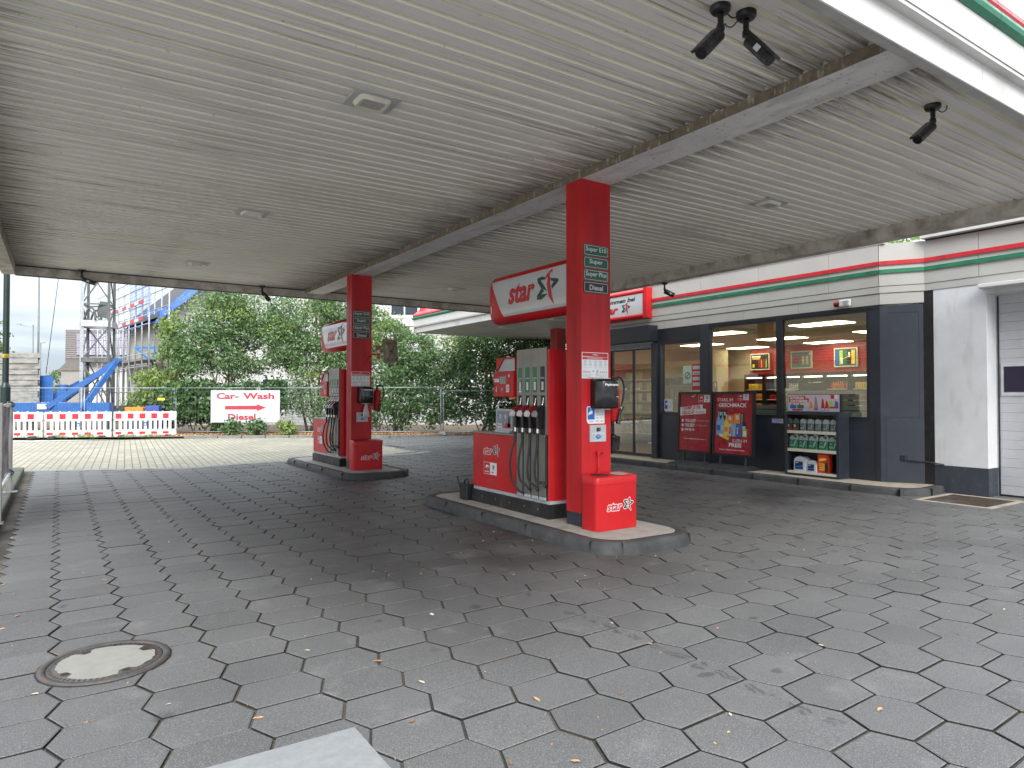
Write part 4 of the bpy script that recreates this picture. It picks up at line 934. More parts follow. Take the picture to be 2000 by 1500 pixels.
for z0, z1, y in ((.15, 1.27, 6.50), ): run_prism(b, (W, y), (W, y - .008), z0, z1, ANTHD, 0.0005, .004)
t0 = Vector((.36, -.59)).normalized()
for d in (.08, .60): run_prism(b, (W + t0.x * d, 6.40 + t0.y * d), (W + t0.x * (d + .01), 6.40 + t0.y * (d + .01)), .16 if d < .3 else 1.28, 1.28 if d < .3 else 3.15, ANTHD, .0005, .004)
run_prism(b, (W + t0.x * .14, 6.40 + t0.y * .14), (W + t0.x * .6, 6.40 + t0.y * .6), 3.14, 3.15, ANTHD, .0005, .004)
b.build('panel_joint', SHOP)
# windows: frames and panes
def window(y0, y1, z0, z1, nm='window'):
    f = MB(); e = .045
    f.box(W - .005, W + .09, y0, y1, z1 - e, z1, ANTHD); f.box(W - .005, W + .09, y0, y1, z0, z0 + e, ANTHD); f.box(W - .005, W + .09, y0, y0 + e, z0 + e, z1 - e, ANTHD); f.box(W - .005, W + .09, y1 - e, y1, z0 + e, z1 - e, ANTHD)
    o = f.build(nm, SHOP); pane('pane', y0 + e, y1 - e, z0 + e, z1 - e, o); return o
_w = window(6.60, 8.43, 1.221, 3.24); window(8.435, 10.27, 1.221, 3.24); window(10.46, 11.76, 1.221, 2.955)
b = MB()
run_prism(b, (W, 8.50), (W, 8.37), 1.20, 3.24, ANTHD, .006, .03); run_prism(b, (W, 10.50), (W, 10.24), 1.2, 3.28, ANTH, -.1, .02); run_prism(b, (W, 11.95), (W, 11.71), 1.2, 2.96, ANTH, -.12, .03)
run_prism(b, (W, 10.24), (W, 6.40), 3.241, 3.30, ANTHD, -.1, .012)
run_prism(b, (W, 11.97), (W, 11.80), .12, 2.95, ANTH, .031, .09)
b.build('post', SHOP)
FROST = NT('frosted foil'); FROST.color((.42, .43, .38)); FROST.b.inputs['Roughness'].default_value = .7; FROST.b.inputs['Alpha'].default_value = .72; FROST = FROST.m
b = MB()
for z0, z1 in ((1.27, 1.37), (1.385, 1.47), (1.485, 1.57), (1.585, 1.67), (1.685, 1.76)):
    b.box(W + .054, W + .055, 6.65, 8.38, z0, z1, FROST); b.box(W + .054, W + .055, 8.48, 10.22, z0, z1, FROST) if z1 < 1.5 else None
b.build('frosted_stripes', SHOP)
# sliding door
b = MB(); e = .05
for y0, y1 in ((11.97, 12.72), (12.67, 13.53)):
    x0 = W + .0 if y0 < 12.3 else W + .02
    b.box(x0, x0 + .04, y0, y0 + e, .135, 2.86, ANTHD); b.box(x0, x0 + .04, y1 - e, y1, .135, 2.86, ANTHD); b.box(x0, x0 + .04, y0 + e, y1 - e, .135, .21, ANTHD); b.box(x0, x0 + .04, y0 + e, y1 - e, 2.82, 2.86, ANTHD)
DOOR = b.build('sliding_door', SHOP)
for y0, y1, x0 in ((12.02, 12.67, W + .015), (12.72, 13.48, W + .035)):
    g = MB(); g.box(x0, x0 + .01, y0, y1, .21, 2.82, GLASS); g.build('pane', DOOR)
b = MB(); f = Face(b, (W + .013, 12.67, .2), YN, ZP); f.rect(.06, .21, 1.62, 1.665, WHITEPR); f.text('EIS', .16, .735, .17, .10, mat('pale yellow lettering', (.55, .52, .32), .5), bold=.03); f.rect(.09, .17, 1.635, 1.65, GREYPR, 2)
f.rect(.48, .60, .27, .30, WHITEPR)
f = Face(b, (W + .033, 13.48, .2), YN, ZP); f.rect(.36, .52, 1.62, 1.665, WHITEPR); f.rect(.39, .48, 1.635, 1.65, GREYPR, 2); b.build('door_sticker', DOOR)
b = MB()   # roller shutter
for k in range(4): b.cyl((W - .01 + .0, 11.97, 2.875 + k * .04), (W - .01, 13.6, 2.875 + k * .04), .021, mat('shutter slat', (.32, .34, .36), .35, metal=.5), n=10)
b.build('shutter_slats', SHOP)
b = MB(); b.box(W - .32, W - .001, 11.82, 14.6, 3.0, 3.40, ANTHD); b.build('shutter_box', SHOP, bevel=.012)
# cream fascia with seams and stripes
b = MB(); cuts = [15.0, 13.6, 12.02, 10.45, 8.9, 7.35, 6.40]
for i in range(len(cuts) - 1):
    run_prism(b, (W, cuts[i]), (W, cuts[i + 1] + .006), 3.63, 4.38, CREAM, -.1, .03)
for i, (y1, y0) in enumerate(zip([15.0, 13.2, 11.6, 10.3, 9.3, 8.0, 6.9], [13.2, 11.6, 10.3, 9.3, 8.0, 6.9, 6.40])): run_prism(b, (W, y1), (W, y0 + .005), 3.302, 3.495, CREAM, -.1, .008)
run_prism(b, (W, 15.0), (W, 6.40), 3.505, 3.62, CREAM, -.1, .022)
run_prism(b, (W - .015, 6.40), (12.60, 5.79), 3.63, 4.38, CREAM, -.1, .016); run_prism(b, (W, 6.40), (12.61, 5.81), 3.302, 3.495, CREAM, -.1, .008); run_prism(b, (W - .01, 6.40), (12.60, 5.80), 3.505, 3.62, CREAM, -.1, .012)
b.build('fascia', SHOP)
b = MB(); b.box(W - .04, 21, 6.3, 15.0, 4.381, 4.41, mat('roof edge sheet', (.35, .35, .35), .5)); b.build('roof', SHOP)
for nm, z0, z1, m in (('red_stripe', 4.0, 4.07, STRIPER), ('green_stripe', 3.85, 3.92, STRIPEG)):
    b = MB()
    for i in range(len(cuts) - 1): run_prism(b, (W, cuts[i]), (W, cuts[i + 1] + .004), z0, z1, m, .031, .06)
    run_prism(b, (W - .015, 6.40), (12.60, 5.79), z0, z1, m, .017, .045); run_prism(b, (12.60, 5.79), (12.58, 3.0), z0, z1, m, .0, .045); run_prism(b, (12.58, 3.0), (12.58, -3), z0, z1, m, .0, .045)
    b.build(nm, SHOP, bevel=.008)
# ---- interior shell
INW = mat('beige interior wall', (.44, .37, .26), .7, var=.06); INC = mat('interior ceiling', (.50, .46, .37), .8, var=.05); INF = mat('interior floor tiles', (.34, .28, .20), .35, var=.1); INR = mat('red interior band', (.36, .018, .018), .35, var=.08)
b = MB(); b.box(W + .16, 21, 6.5, 15.0, 3.30, 3.36, INC); b.box(13.7, 21, 15.0, 17.1, 3.30, 3.36, INC); b.box(13.2, 21, 5.95, 6.5, 3.30, 3.36, INC); b.build('interior_ceiling', SHOP)
b = MB(); b.box(W + .16, 21, 6.5, 15.0, .06, .13, INF); b.box(13.7, 21, 15, 17.1, .06, .13, INF); b.build('interior_floor', SHOP)
b = MB(); b.box(20.16, 20.3, 6.05, 17.2, .13, 3.3, INW); b.box(12.62, 13.3, 5.95, 6.05, .13, 3.3, INW); b.box(13.75, 20.16, 16.95, 17.1, .13, 3.3, INW); b.box(13.3, 20.16, 5.9, 6.05, .13, 3.3, INW); b.box(W + .1, 13.6, 15.0, 15.1, .13, 3.3, INW); b.box(13.65, 13.75, 15.1, 16.95, .13, 3.3, INW); b.box(18.6, 19.4, 15.4, 15.9, .13, 3.3, INW); b.build('interior_wall', SHOP)
b = MB(); b.box(20.02, 20.155, 6.05, 14.97, 2.40, 3.29, INR); b.box(13.8, 20.1, 16.91, 16.949, 2.25, 2.75, INR); b.box(19.9, 20.155, 15.9, 16.9, 2.3, 2.8, INR); b.build('interior_red_band', SHOP)
# ceiling lamps inside
LAMPE = emis('lit ceiling panel', 'fff0c8', 5.5)
src = None
for x in (14.4, 17.1, 19.4):
    for y in (8.84, 11.7, 14.6):
        if src is None:
            b = MB(); b.box(x - .31, x + .31, y - .62, y + .62, 3.285, 3.2995, LAMPE); src = b.build('shop_ceiling_lamp'); o = src
        else:
            o = src.copy(); COL.objects.link(o); o.location = (x - 14.4, y - 8.84, 0)
        tag(o, 'lit rectangular panel lamp in the shop ceiling, %s row, %s' % ({14.4: 'window', 17.1: 'middle', 19.4: 'rear'}[x], {8.84: 'right end', 11.7: 'centre', 14.6: 'left end'}[y]), 'ceiling lamp', 'lamps in the shop ceiling')
# posters inside on red band
def poster_in(y1, y0, z0, z1, base, label, art):
    t = thing('framed_poster', label, 'poster', (20.0, (y0 + y1) / 2, z0), group='framed posters on the red shop wall')
    b = MB(); b.box(19.96, 20.018, y0, y1, z0, z1, mat('pale poster frame', (.60, .57, .45), .4)); b.build('frame', t)
    b = MB(); w, h = y1 - y0, z1 - z0; f = Face(b, (19.959, y1, z0), YN, ZP); f.rect(.04, w - .04, .04, h - .04, base); art(f, w, h); b.build('print', t)
def art1(f, w, h):
    f.rect(.08, .42, h - .14, h - .08, WHITEPR, 2); f.rect(.08, .40, h - .2, h - .16, YELPR, 2)
    for a, m in ((.34, REDPR), (.43, ORPR), (.52, REDPR), (.62, LGREENPR)): f.rect(a, a + .05, .08, .32, m, 2); f.rect(a + .012, a + .035, .32, .38, m, 2)
    f.rect(.10, .18, .08, .2, YELPR, 2)
def art2(f, w, h):
    f.rect(.07, .33, .26, .33, REDPR, 2); f.rect(.07, .27, .18, .24, REDPR, 2); 
    for a in (.40, .54): f.rect(a, a + .09, .12, .40, PALEPR, 2); f.rect(a + .01, a + .08, .2, .3, YELPR, 3)
    f.rect(.65, .7, .44, .50, WHITEPR, 2)
def art3(f, w, h):
    for a, m in ((.06, BLUEPR), (.18, LGREENPR), (.31, GREENPR), (.44, BLACKPR), (.56, YELPR)): f.rect(a, a + .11, .08, h - .08, m, 2)
    f.rect(.22, .28, .10, .28, WHITEPR, 3); f.rect(.46, .52, .30, .45, WHITEPR, 3); f.line(.2, .2, .6, .38, .02, YELPR, 4)
poster_in(14.91, 14.14, 2.55, 3.12, BLACKPR, 'framed dark poster with bottles, left one on the red wall inside the shop', art1)
poster_in(13.34, 12.60, 2.55, 3.12, mat('teal print', (.10, .22, .26), .4), 'framed teal poster with two cups, middle one on the red wall inside the shop', art2)
poster_in(11.85, 11.10, 2.55, 3.14, mat('navy print', (.03, .05, .15), .4), 'framed blue, green and yellow poster, right one on the red wall inside the shop', art3)
# drink coolers along the rear wall
COOLL = emis('cooler light tube', 'fff4d8', 5)
COOLB = mat('cooler interior', (.05, .045, .04), .5)
cans = {}
def product(kind, x, y, z, m, w=.05, h=.12, label='', group=''):
    key = (kind, m.name)
    if key not in cans:
        b = MB()
        if kind == 'can': b.lathe([(0, 0), (w * .45, 0), (w * .5, .006), (w * .5, h - .012), (w * .4, h), (0, h)], (0, 0, 0), m, 8)
        elif kind == 'bottle': b.lathe([(0, 0), (w * .5, 0), (w * .5, h * .62), (w * .2, h * .82), (w * .2, h), (0, h)], (0, 0, 0), m, 8)
        else: b.box(-w / 2, w / 2, -w / 2, w / 2, 0, h * .85, m); b.prism([(-w / 2, h * .85), (w / 2, h * .85), (w * .35, h), (-w * .35, h)], (0, -w / 2, 0), XP, ZP, -w, 0, m)
        o = b.build({'can': 'drink_can', 'bottle': 'drink_bottle', 'box': 'snack_packet'}[kind]); cans[key] = o
        o.location = (x, y, z)
    else:
        o = cans[key].copy(); COL.objects.link(o); o.location = (x, y, z)
    tag(o, label, {'can': 'can', 'bottle': 'bottle', 'box': 'packet'}[kind], group)
rr = random.Random(21)
for i, (y1, y0, mm, lb) in enumerate(((14.85, 14.10, (YELPR, ORPR), 'leftmost'), (14.05, 13.35, (BLACKPR, REDPR), 'second'), (13.30, 12.72, (PALEPR, BLUEPR), 'third'), (12.70, 11.95, (YELPR, PALEPR), 'fourth'), (11.92, 11.15, (ORPR, REDPR), 'fifth'), (11.1, 10.3, (ORPR, YELPR), 'sixth'), (10.25, 9.4, (LBLUEPR, GREENPR), 'seventh'))):
    t = thing('drinks_cooler', 'black drinks cooler on the rear shop wall, %s from the left' % lb, 'cooler', (20.0, (y0 + y1) / 2, .13), group='drinks coolers inside the shop')
    b = MB(); b.box(19.55, 20.1, y0, y0 + .04, .14, 2.39, BLACK); b.box(19.55, 20.1, y1 - .04, y1, .14, 2.39, BLACK); b.box(19.55, 20.1, y0 + .04, y1 - .04, 2.30, 2.39, BLACK); b.box(20.05, 20.1, y0 + .04, y1 - .04, .14, 2.3, COOLB); b.build('housing', t)
    b = MB(); b.box(19.62, 19.66, y0 + .06, y1 - .06, 2.255, 2.285, COOLL); b.build('light_tube', t)
    for z in (1.88, 1.55, 1.22):
        s_ = MB(); s_.box(19.6, 20.04, y0 + .045, y1 - .045, z - .03, z - .001, LAMPG); s_.build('shelf', t)
        m = mm[0] if z > 1.7 else mm[1]; nn_ = int((y1 - y0 - .14) / .072)
        for k in range(nn_):
            mk = rr.choice(mm) if i > 2 else m
            product('can' if i in (0, 3, 5) else 'bottle', 19.64, y0 + .09 + k * .072, z, mk, .06, .19 if i < 3 else .22, '%s drink on the %s shelf of the %s drinks cooler' % ({'yellow print': 'yellow', 'orange print': 'orange', 'red print': 'red', 'black print': 'black', 'pale grey print': 'pale', 'blue print': 'blue', 'light blue print': 'light blue', 'green print': 'green'}[mk.name], {1.88: 'upper', 1.55: 'middle', 1.22: 'lower'}[z], lb), 'drinks in the coolers')
# product shelf behind the door
t = thing('snack_shelf', 'tall product shelf with packets inside the shop behind the glass door', 'shelf', (16.0, 15.0, .13))
b = MB(); b.box(16.3, 16.36, 13.5, 16.9, .14, 2.75, mat('beige shelf back', (.42, .34, .20), .7)); b.build('back_panel', t)
for z in (.45, .80, 1.15, 1.5, 1.85, 2.2):
    b = MB(); b.box(15.8, 16.3, 13.5, 16.9, z - .03, z - .001, mat('pale shelf board', (.48, .45, .36), .5)); b.build('shelf', t)
    for k in range(17):
        if rr.random() < .12: continue
        mk = rr.choice(MUT[:5] + MUT[7:] if z < 1.5 else [MUT[6], MUT[5], MUT[3], MUT[4], MUT[0]])
        product('box', 15.93, 13.6 + k * .195, z, mk, .14, rr.choice([.22, .22, .26]) if False else .24, '%s on the %s board of the tall product shelf' % (mk.name.replace('pack', 'packet'), {.45: 'lowest', .80: 'second', 1.15: 'third', 1.5: 'fourth', 1.85: 'fifth', 2.2: 'topmost'}[z]), 'packets on the shop shelf')
t = thing('snack_shelf', 'low product shelf with packets inside the shop behind the narrow window', 'shelf', (14.4, 13.0, .13))
b = MB(); b.box(14.6, 14.65, 12.0, 13.9, .14, 2.5, mat('beige shelf back', (.42, .34, .20), .7)); b.build('back_panel', t)
for z in (.9, 1.25, 1.6, 1.95):
    b = MB(); b.box(14.2, 14.6, 12.0, 13.9, z - .03, z - .001, mat('pale shelf board', (.48, .45, .36), .5)); b.build('shelf', t)
    for k in range(10):
        mk = rr.choice([MUT[6], MUT[6], MUT[5]] if z > 1.7 else [MUT[0], MUT[4], MUT[3]]); product('box', 14.3, 12.12 + k * .18, z, mk, .13 if z > 1.7 else .14, .24, '%s on the %s board behind the narrow window' % (mk.name.replace('pack', 'packet'), {.9: 'lowest', 1.25: 'second', 1.6: 'third', 1.95: 'topmost'}[z]), 'packets behind the narrow window')
# counter with monitor
t = thing('shop_counter', 'dark sales counter with raised screen inside the shop behind the right window', 'counter', (15.5, 9.4, .13))
b = MB(); b.box(15.2, 15.9, 8.2, 11.2, .14, 1.35, ANTHD); b.build('counter', t)
b = MB(); b.box(15.5, 15.56, 9.45, 10.15, 1.55, 1.98, BLACK); b.box(15.5, 15.56, 9.75, 9.85, 1.35, 1.56, BLACK); b.build('monitor', t); b = MB(); b.box(15.40, 15.46, 10.22, 10.5, 1.55, 1.85, LAMPG); b.box(15.4, 15.46, 10.32, 10.4, 1.35, 1.56, LAMPG); b.build('card_screen', t)
extinguisher_in = MB(); extinguisher_in.lathe([(0, 1.45), (.07, 1.46), (.08, 1.5), (.08, 1.85), (.03, 1.93), (.03, 1.98), (0, 1.98)], (12.75, 10.55, 0), mat('dark red extinguisher', (.22, .01, .015), .35), 14)
extinguisher_in.tube([(12.75, 10.55, 1.97), (12.72, 10.45, 2.0), (12.70, 10.40, 1.85), (12.7, 10.42, 1.6)], .012, RUBBER, 6, sub=4); extinguisher_in.box(12.70, 12.80, 10.52, 10.58, .13, 1.45, PALEPR)
tag(extinguisher_in.build('indoor_extinguisher'), 'dark red fire extinguisher on a stand inside the shop behind the middle window', 'fire extinguisher')
# stickers on windows
def winsign(name, y1, z0, w, h, label, art, x=W + .036):
    b = MB(); b.box(x + .001, x + .003, y1 - w, y1, z0, z0 + h, WHITEPR); f = Face(b, (x, y1, z0), YN, ZP); art(f, w, h); tag(b.build(name), label, 'notice')
def a_cam(f, w, h):
    f.rect(.02, w * .42, .04, h - .02, BLUEPR, 2); f.poly([(.05, .13), (.13, .15), (.13, .20), (.06, .19)], WHITEPR, 3)
    for q in range(6): f.rect(w * .5, w - .02, h - .04 - q * .032, h - .028 - q * .032, PALEPR, 2)
winsign('camera_notice', 11.66, 1.30, .27, .27, 'white notice with blue camera pictogram in the lower corner of the narrow window', a_cam)
def a_no(f, w, h):
    f.rect(0, w, 0, h, mat('pale green print', (.45, .55, .45), .5), 1.5); f.ring(w * .55, h * .45, .085, .018, BLACKPR, 2); f.line(w * .4, h * .32, w * .7, h * .55, .02, BLACKPR, 3)
winsign('smoking_notice', 11.05, 1.95, .25, .42, 'pale green notice with black round pictogram on the narrow window', a_no)
def a_hr(f, w, h):
    f.rect(0, w, 0, h, REDPR, 1.5)
    for q in range(4): f.rect(.02, w - .02, h - .12 - q * .13, h - .04 - q * .13, PALEPR, 2)
    f.text('24h', .05, h - .23, .15, .03, BLACKPR, 3)
winsign('opening_hours_board', 10.78, 1.80, .28, .60, 'red board with pale rows of opening hours on the narrow window', a_hr)
b = MB(); b.box(W - .012, W - .001, 8.37, 8.62, 1.10, 1.19, WHITEPR); f = Face(b, (W - .0125, 8.62, 1.10), YN, ZP); f.rect(.0, .16, .0, .09, mat('pale blue print', (.35, .42, .75), .4)); f.text('1+2', .17, .02, .07, .05, BLUEPR, 2, bold=.03)
tag(b.build('number_plate_sign'), 'tiny blue and white plate on the dark panel beside the display shelf', 'sign')
# ---- welcome sign
t = thing('welcome_sign', 'red framed white sign welcoming customers above the shop door', 'sign', (W - .1, 13.3, 3.6))
b = MB(); P = [(0, 0), (.13, 0), (.19, .06), (.19, .10), (.15, .14), (.15, .63), (.19, .67), (.19, .71), (.13, .77), (0, .77)]
b.prism([(-p[0], p[1]) for p in P], (W - .031, 14.85, 3.59), XP, ZP, 0, 2.86, RED) ; b.build('housing', t)
b = MB(); b.box(W - .19, W - .182, 12.16, 14.7, 3.72, 4.24, SIGNW); b.build('face_panel', t)
b = MB(); b.box(W - .22, W - .03, 11.985, 12.12, 3.59, 4.36, RED); b.build('end_cap', t, bevel=.01)
b = MB(); f = Face(b, (W - .191, 14.7, 3.72), YN, ZP); f.text('Willkommen bei', .75, .335, 1.54, .115, BLACKPR, bold=.035, shear=.2); f.text('star', .98, .07, .68, .20, STRIPER, bold=.05, shear=.28); emblem(f, 1.80, .03, .30, .30); b.build('lettering', t)
# ---- siren
t = thing('alarm_siren', 'small white alarm siren with dark red lamp on the fascia above the right window', 'siren', (W - .05, 7.05, 3.35))
b = MB(); b.box(W - .10, W - .031, 6.90, 7.12, 3.325, 3.455, PALETW); b.build('case', t, bevel=.02, seg=3); b = MB(); b.cyl((W - .06, 7.10, 3.39), (W - .06, 7.21, 3.39), .06, mat('dark red lamp', (.22, .01, .02), .2), r2=.05, n=16); b.build('lamp', t)
b = MB()
for q in range(5): b.box(W - .103, W - .0995, 6.935, 7.03, 3.345 + q * .02, 3.353 + q * .02, GREYPR)
b.build('grille', t)
# ---- conduit box and switch on the chamfer, wall lamp
t = thing('conduit_box', 'dark grey junction box with a thin pipe low on the angled shop panel', 'junction box', (12.5, 5.9, .5))
q0 = Vector((12.25 + t0.x * .36, 6.40 + t0.y * .36, .56)); nn = Vector((-t0.y * -1 * -1, 0, 0)); on = Vector((t0.y, -t0.x, 0)); 
if on.x > 0: on = -on
b = MB(); b.beam(q0 + on * .001 + Vector((0, 0, -.045)), q0 + on * .001 + Vector((0, 0, .045)), .09, ANTH); b.build('box', t, bevel=.01); b = MB(); b.tube([q0 + on * .03 + Vector((t0.x * .05, t0.y * .05, -.05)), q0 + on * .03 + Vector((t0.x * .37, t0.y * .37, -.06)), (12.57, 5.5, .48)], .012, ANTH); b.build('pipe', t)
# ================================================================== GARAGE WING
GAR = thing('garage_wing', 'white plastered wing with dark plinth, striped cream fascia and roller door at the right edge', 'garage', (12.9, 2, 0))
b = MB(); b.box(12.601, 12.99, 4.85, 5.66, .465, 3.50, PLASTER); b.box(12.601, 12.99, -3, 4.85, 3.325, 3.50, PLASTER); b.box(12.6, 12.99, -3, .9, .0, 3.33, PLASTER); b.box(12.70, 13.6, 5.5, 5.66, .47, 3.5, PLASTER); b.build('plaster_wall', GAR, bevel=.004)
b = MB(); b.box(12.595, 12.99, 4.845, 5.66, -.03, .464, mat('dark plinth paint', (.035, .042, .055), .6, var=.15, dirt=(.20, .20, .20), ds=14, dth=(.64, .72))); b.build('plinth', GAR)
b = MB(); b.box(12.60, 12.66, 5.661, 5.90, .02, 3.50, BLACK); b.build('black_strip', GAR)
b = MB()
for y1, y0 in ((5.79, 4.95), (4.943, 3.2), (3.193, 1.4), (1.39, -3)): b.box(12.58, 12.85, y0, y1, 3.63, 4.37, CREAM)
b.box(12.59, 12.85, -3, 5.80, 3.502, 3.625, CREAM); b.build('fascia', GAR)
b = MB(); b.box(12.45, 13.5, -3, 5.80, 4.40, 4.68, WHITEM); b.build('upper_eave', GAR); b = MB(); b.box(12.60, 13.5, -3, 5.78, 4.371, 4.399, BLACK); b.build('eave_gap', GAR)
b = MB(); b.box(12.85, 20, -3, 5.6, 4.0, 4.3, GROUNDM); b.build('roof', GAR)
SLAT = mat('silver sectional door', (.46, .47, .49), .45, metal=.1, var=.04)
b = MB(); z = .03
k = 0
while z < 3.30:
    b.box(12.97 + (.0 if k % 2 else .002), 13.0, .9, 4.83, z, z + .148, SLAT); z += .15; k += 1
b.build('door_panel', GAR, bevel=.004)
b = MB(); b.box(12.955, 12.972, 3.2, 4.785, 1.66, 2.20, mat('door window frame', (.5, .5, .52), .4)); o = b.build('door_window', GAR); b = MB(); b.box(12.949, 12.954, 3.3, 4.745, 1.72, 2.14, mat('dark violet pane', (.03, .025, .045), .4, spec=.2)); b.build('pane', o)
b = MB(); b.box(12.95, 12.985, 4.832, 4.847, .0, 3.32, STEEL); b.box(12.945, 12.98, 4.812, 4.83, .0, 3.31, BLACK); b.box(12.96, 13.0, .9, 4.81, .0, .028, BLACK); b.build('door_guide', GAR)
t = thing('wall_batten_lamp', 'long white batten lamp above the roller door', 'wall lamp', (12.5, 3.5, 3.45)); b = MB(); b.box(12.40, 12.59, 2.0, 4.90, 3.41, 3.475, PALETW); b.build('housing', t, bevel=.01); b = MB(); b.box(12.43, 12.56, 2.02, 4.88, 3.395, 3.409, LAMPG); b.build('cover', t)
# ---- floor grate
t = thing('floor_grate', 'rusty steel floor grate in a light concrete frame by the garage corner', 'grate', (11.95, 4.9, 0))
b = MB()
for x0, x1, y0, y1 in ((11.33, 12.57, 5.33, 5.42), (11.33, 12.57, 4.33, 4.42), (11.33, 11.42, 4.42, 5.33), (12.48, 12.57, 4.42, 5.33)): b.box(x0, x1, y0, y1, -.03, .006, TANC)
b.build('frame', t); b = MB(); b.box(11.42, 12.48, 4.42, 5.33, -.03, -.012, BLACKPR); GR = mat('rusty grating', (.13, .10, .085), .6, metal=.5, var=.3, vs=9)
for k in range(28): b.box(11.43 + k * .0378, 11.436 + k * .0378, 4.42, 5.33, -.012, .004, GR)
for k in range(18): b.box(11.42, 12.48, 4.44 + k * .05, 4.446 + k * .05, -.012, .003, GR)
b.build('grating', t)
# ================================================================== POSTER STANDS
def stand(y1, y0, label, art, tilt):
    t = thing('poster_stand', label, 'poster stand', (11.85, (y0 + y1) / 2, .12), group='poster stands before the shop')
    w = y1 - y0; o = Vector((11.84, y1, .38)); up = Vector((math.sin(tilt), 0, math.cos(tilt))); h = 1.37
    b = MB(); b.prism([(0, 0), (w, 0), (w, h), (0, h)], o, YN, up, -.045, 0, ANTHD); b.build('panel', t)
    b = MB()
    for a0, a1, b0, b1 in ((0, w, 0, .05), (0, w, h - .05, h), (0, .045, .05, h - .05), (w - .045, w, .05, h - .05)): b.prism([(a0, b0), (a1, b0), (a1, b1), (a0, b1)], o, YN, up, .0005, .022, BLACK)
    b.build('frame', t, bevel=.008, seg=3)
    b = MB(); f = Face(b, o + Vector((-.002, 0, 0)), YN, up); f.rect(.045, w - .045, .05, h - .05, mat('poster red', (.36, .018, .030), .3, var=.15, vs=1.6)); art(f, w, h); b.build('poster', t)
    b = MB(); 
    for a in (w * .2, w * .82): b.cyl((11.82, y1 - a, .19), (11.85, y1 - a, .385), .02, BLACK); b.cyl((11.86, y1 - a, .19), (11.87, y1 - a, .385), .02, BLACK)
    b.build('leg', t)
    b = MB(); V = [(11.52, y1 + .04, .122), (12.20, y1 + .04, .122), (12.20, y0 - .02, .122), (11.52, y0 - .02, .122), (11.57, y1, .15), (12.15, y1, .15), (12.15, y0 + .02, .15), (11.57, y0 + .02, .15), (11.76, y1 - .1, .20), (11.94, y1 - .1, .20), (11.94, y0 + .1, .20), (11.76, y0 + .1, .20)]
    b.add(V, [(0, 1, 2, 3), (0, 4, 5, 1), (1, 5, 6, 2), (2, 6, 7, 3), (3, 7, 4, 0), (4, 8, 9, 5), (5, 9, 10, 6), (6, 10, 11, 7), (7, 11, 8, 4), (8, 11, 10, 9)], mat('recycled rubber foot', (.018, .018, .019), .75, var=.3, dirt=(.06, .055, .05), ds=6, bump=.4)); b.build('foot', t)
def artA(f, w, h):
    small_logos(f, .58, 1.14, .16, 2)
    f.poly([(.36, 1.27), (.44, 1.28), (.50, 1.32), (.47, 1.27), (.42, 1.25)], WHITEPR, 2)
    f.poly([(.055, .86), (.045, 1.02), (.70, 1.09), (.71, 1.0), (.80, .99), (.80, .89), (.055, .83)], WHITEPR, 2)
    f.text('TEAMPLAYER', .11, .955, .55, .085, REDPR, 3, bold=.03, rot=3); f.text('GESUCHT', .115, .85, .37, .085, REDPR, 3, bold=.03, rot=3); f.text('(M/W/D)', .52, .875, .24, .06, REDPR, 3, bold=.0, rot=3)
    for q, (s_, w_) in enumerate((('VOLLZEIT', .32), ('TEILZEIT', .28), ('MINIJOB', .28))):
        z = .69 - q * .105; f.disc(.14, z + .032, .032, WHITEPR, 2); f.text(s_, .21, z, w_, .066, WHITEPR, 3, bold=.03)
    f.text('(40 STD./WOCHE)', .55, .70, .33, .038, PALEPR, 3, bold=0); f.text('(20 STD./WOCHE)', .51, .595, .33, .038, PALEPR, 3, bold=0)
    f.text('--- Jetzt bewerben: Frag unser Team! ---', .16, .295, .68, .032, WHITEPR, 3, bold=.03)
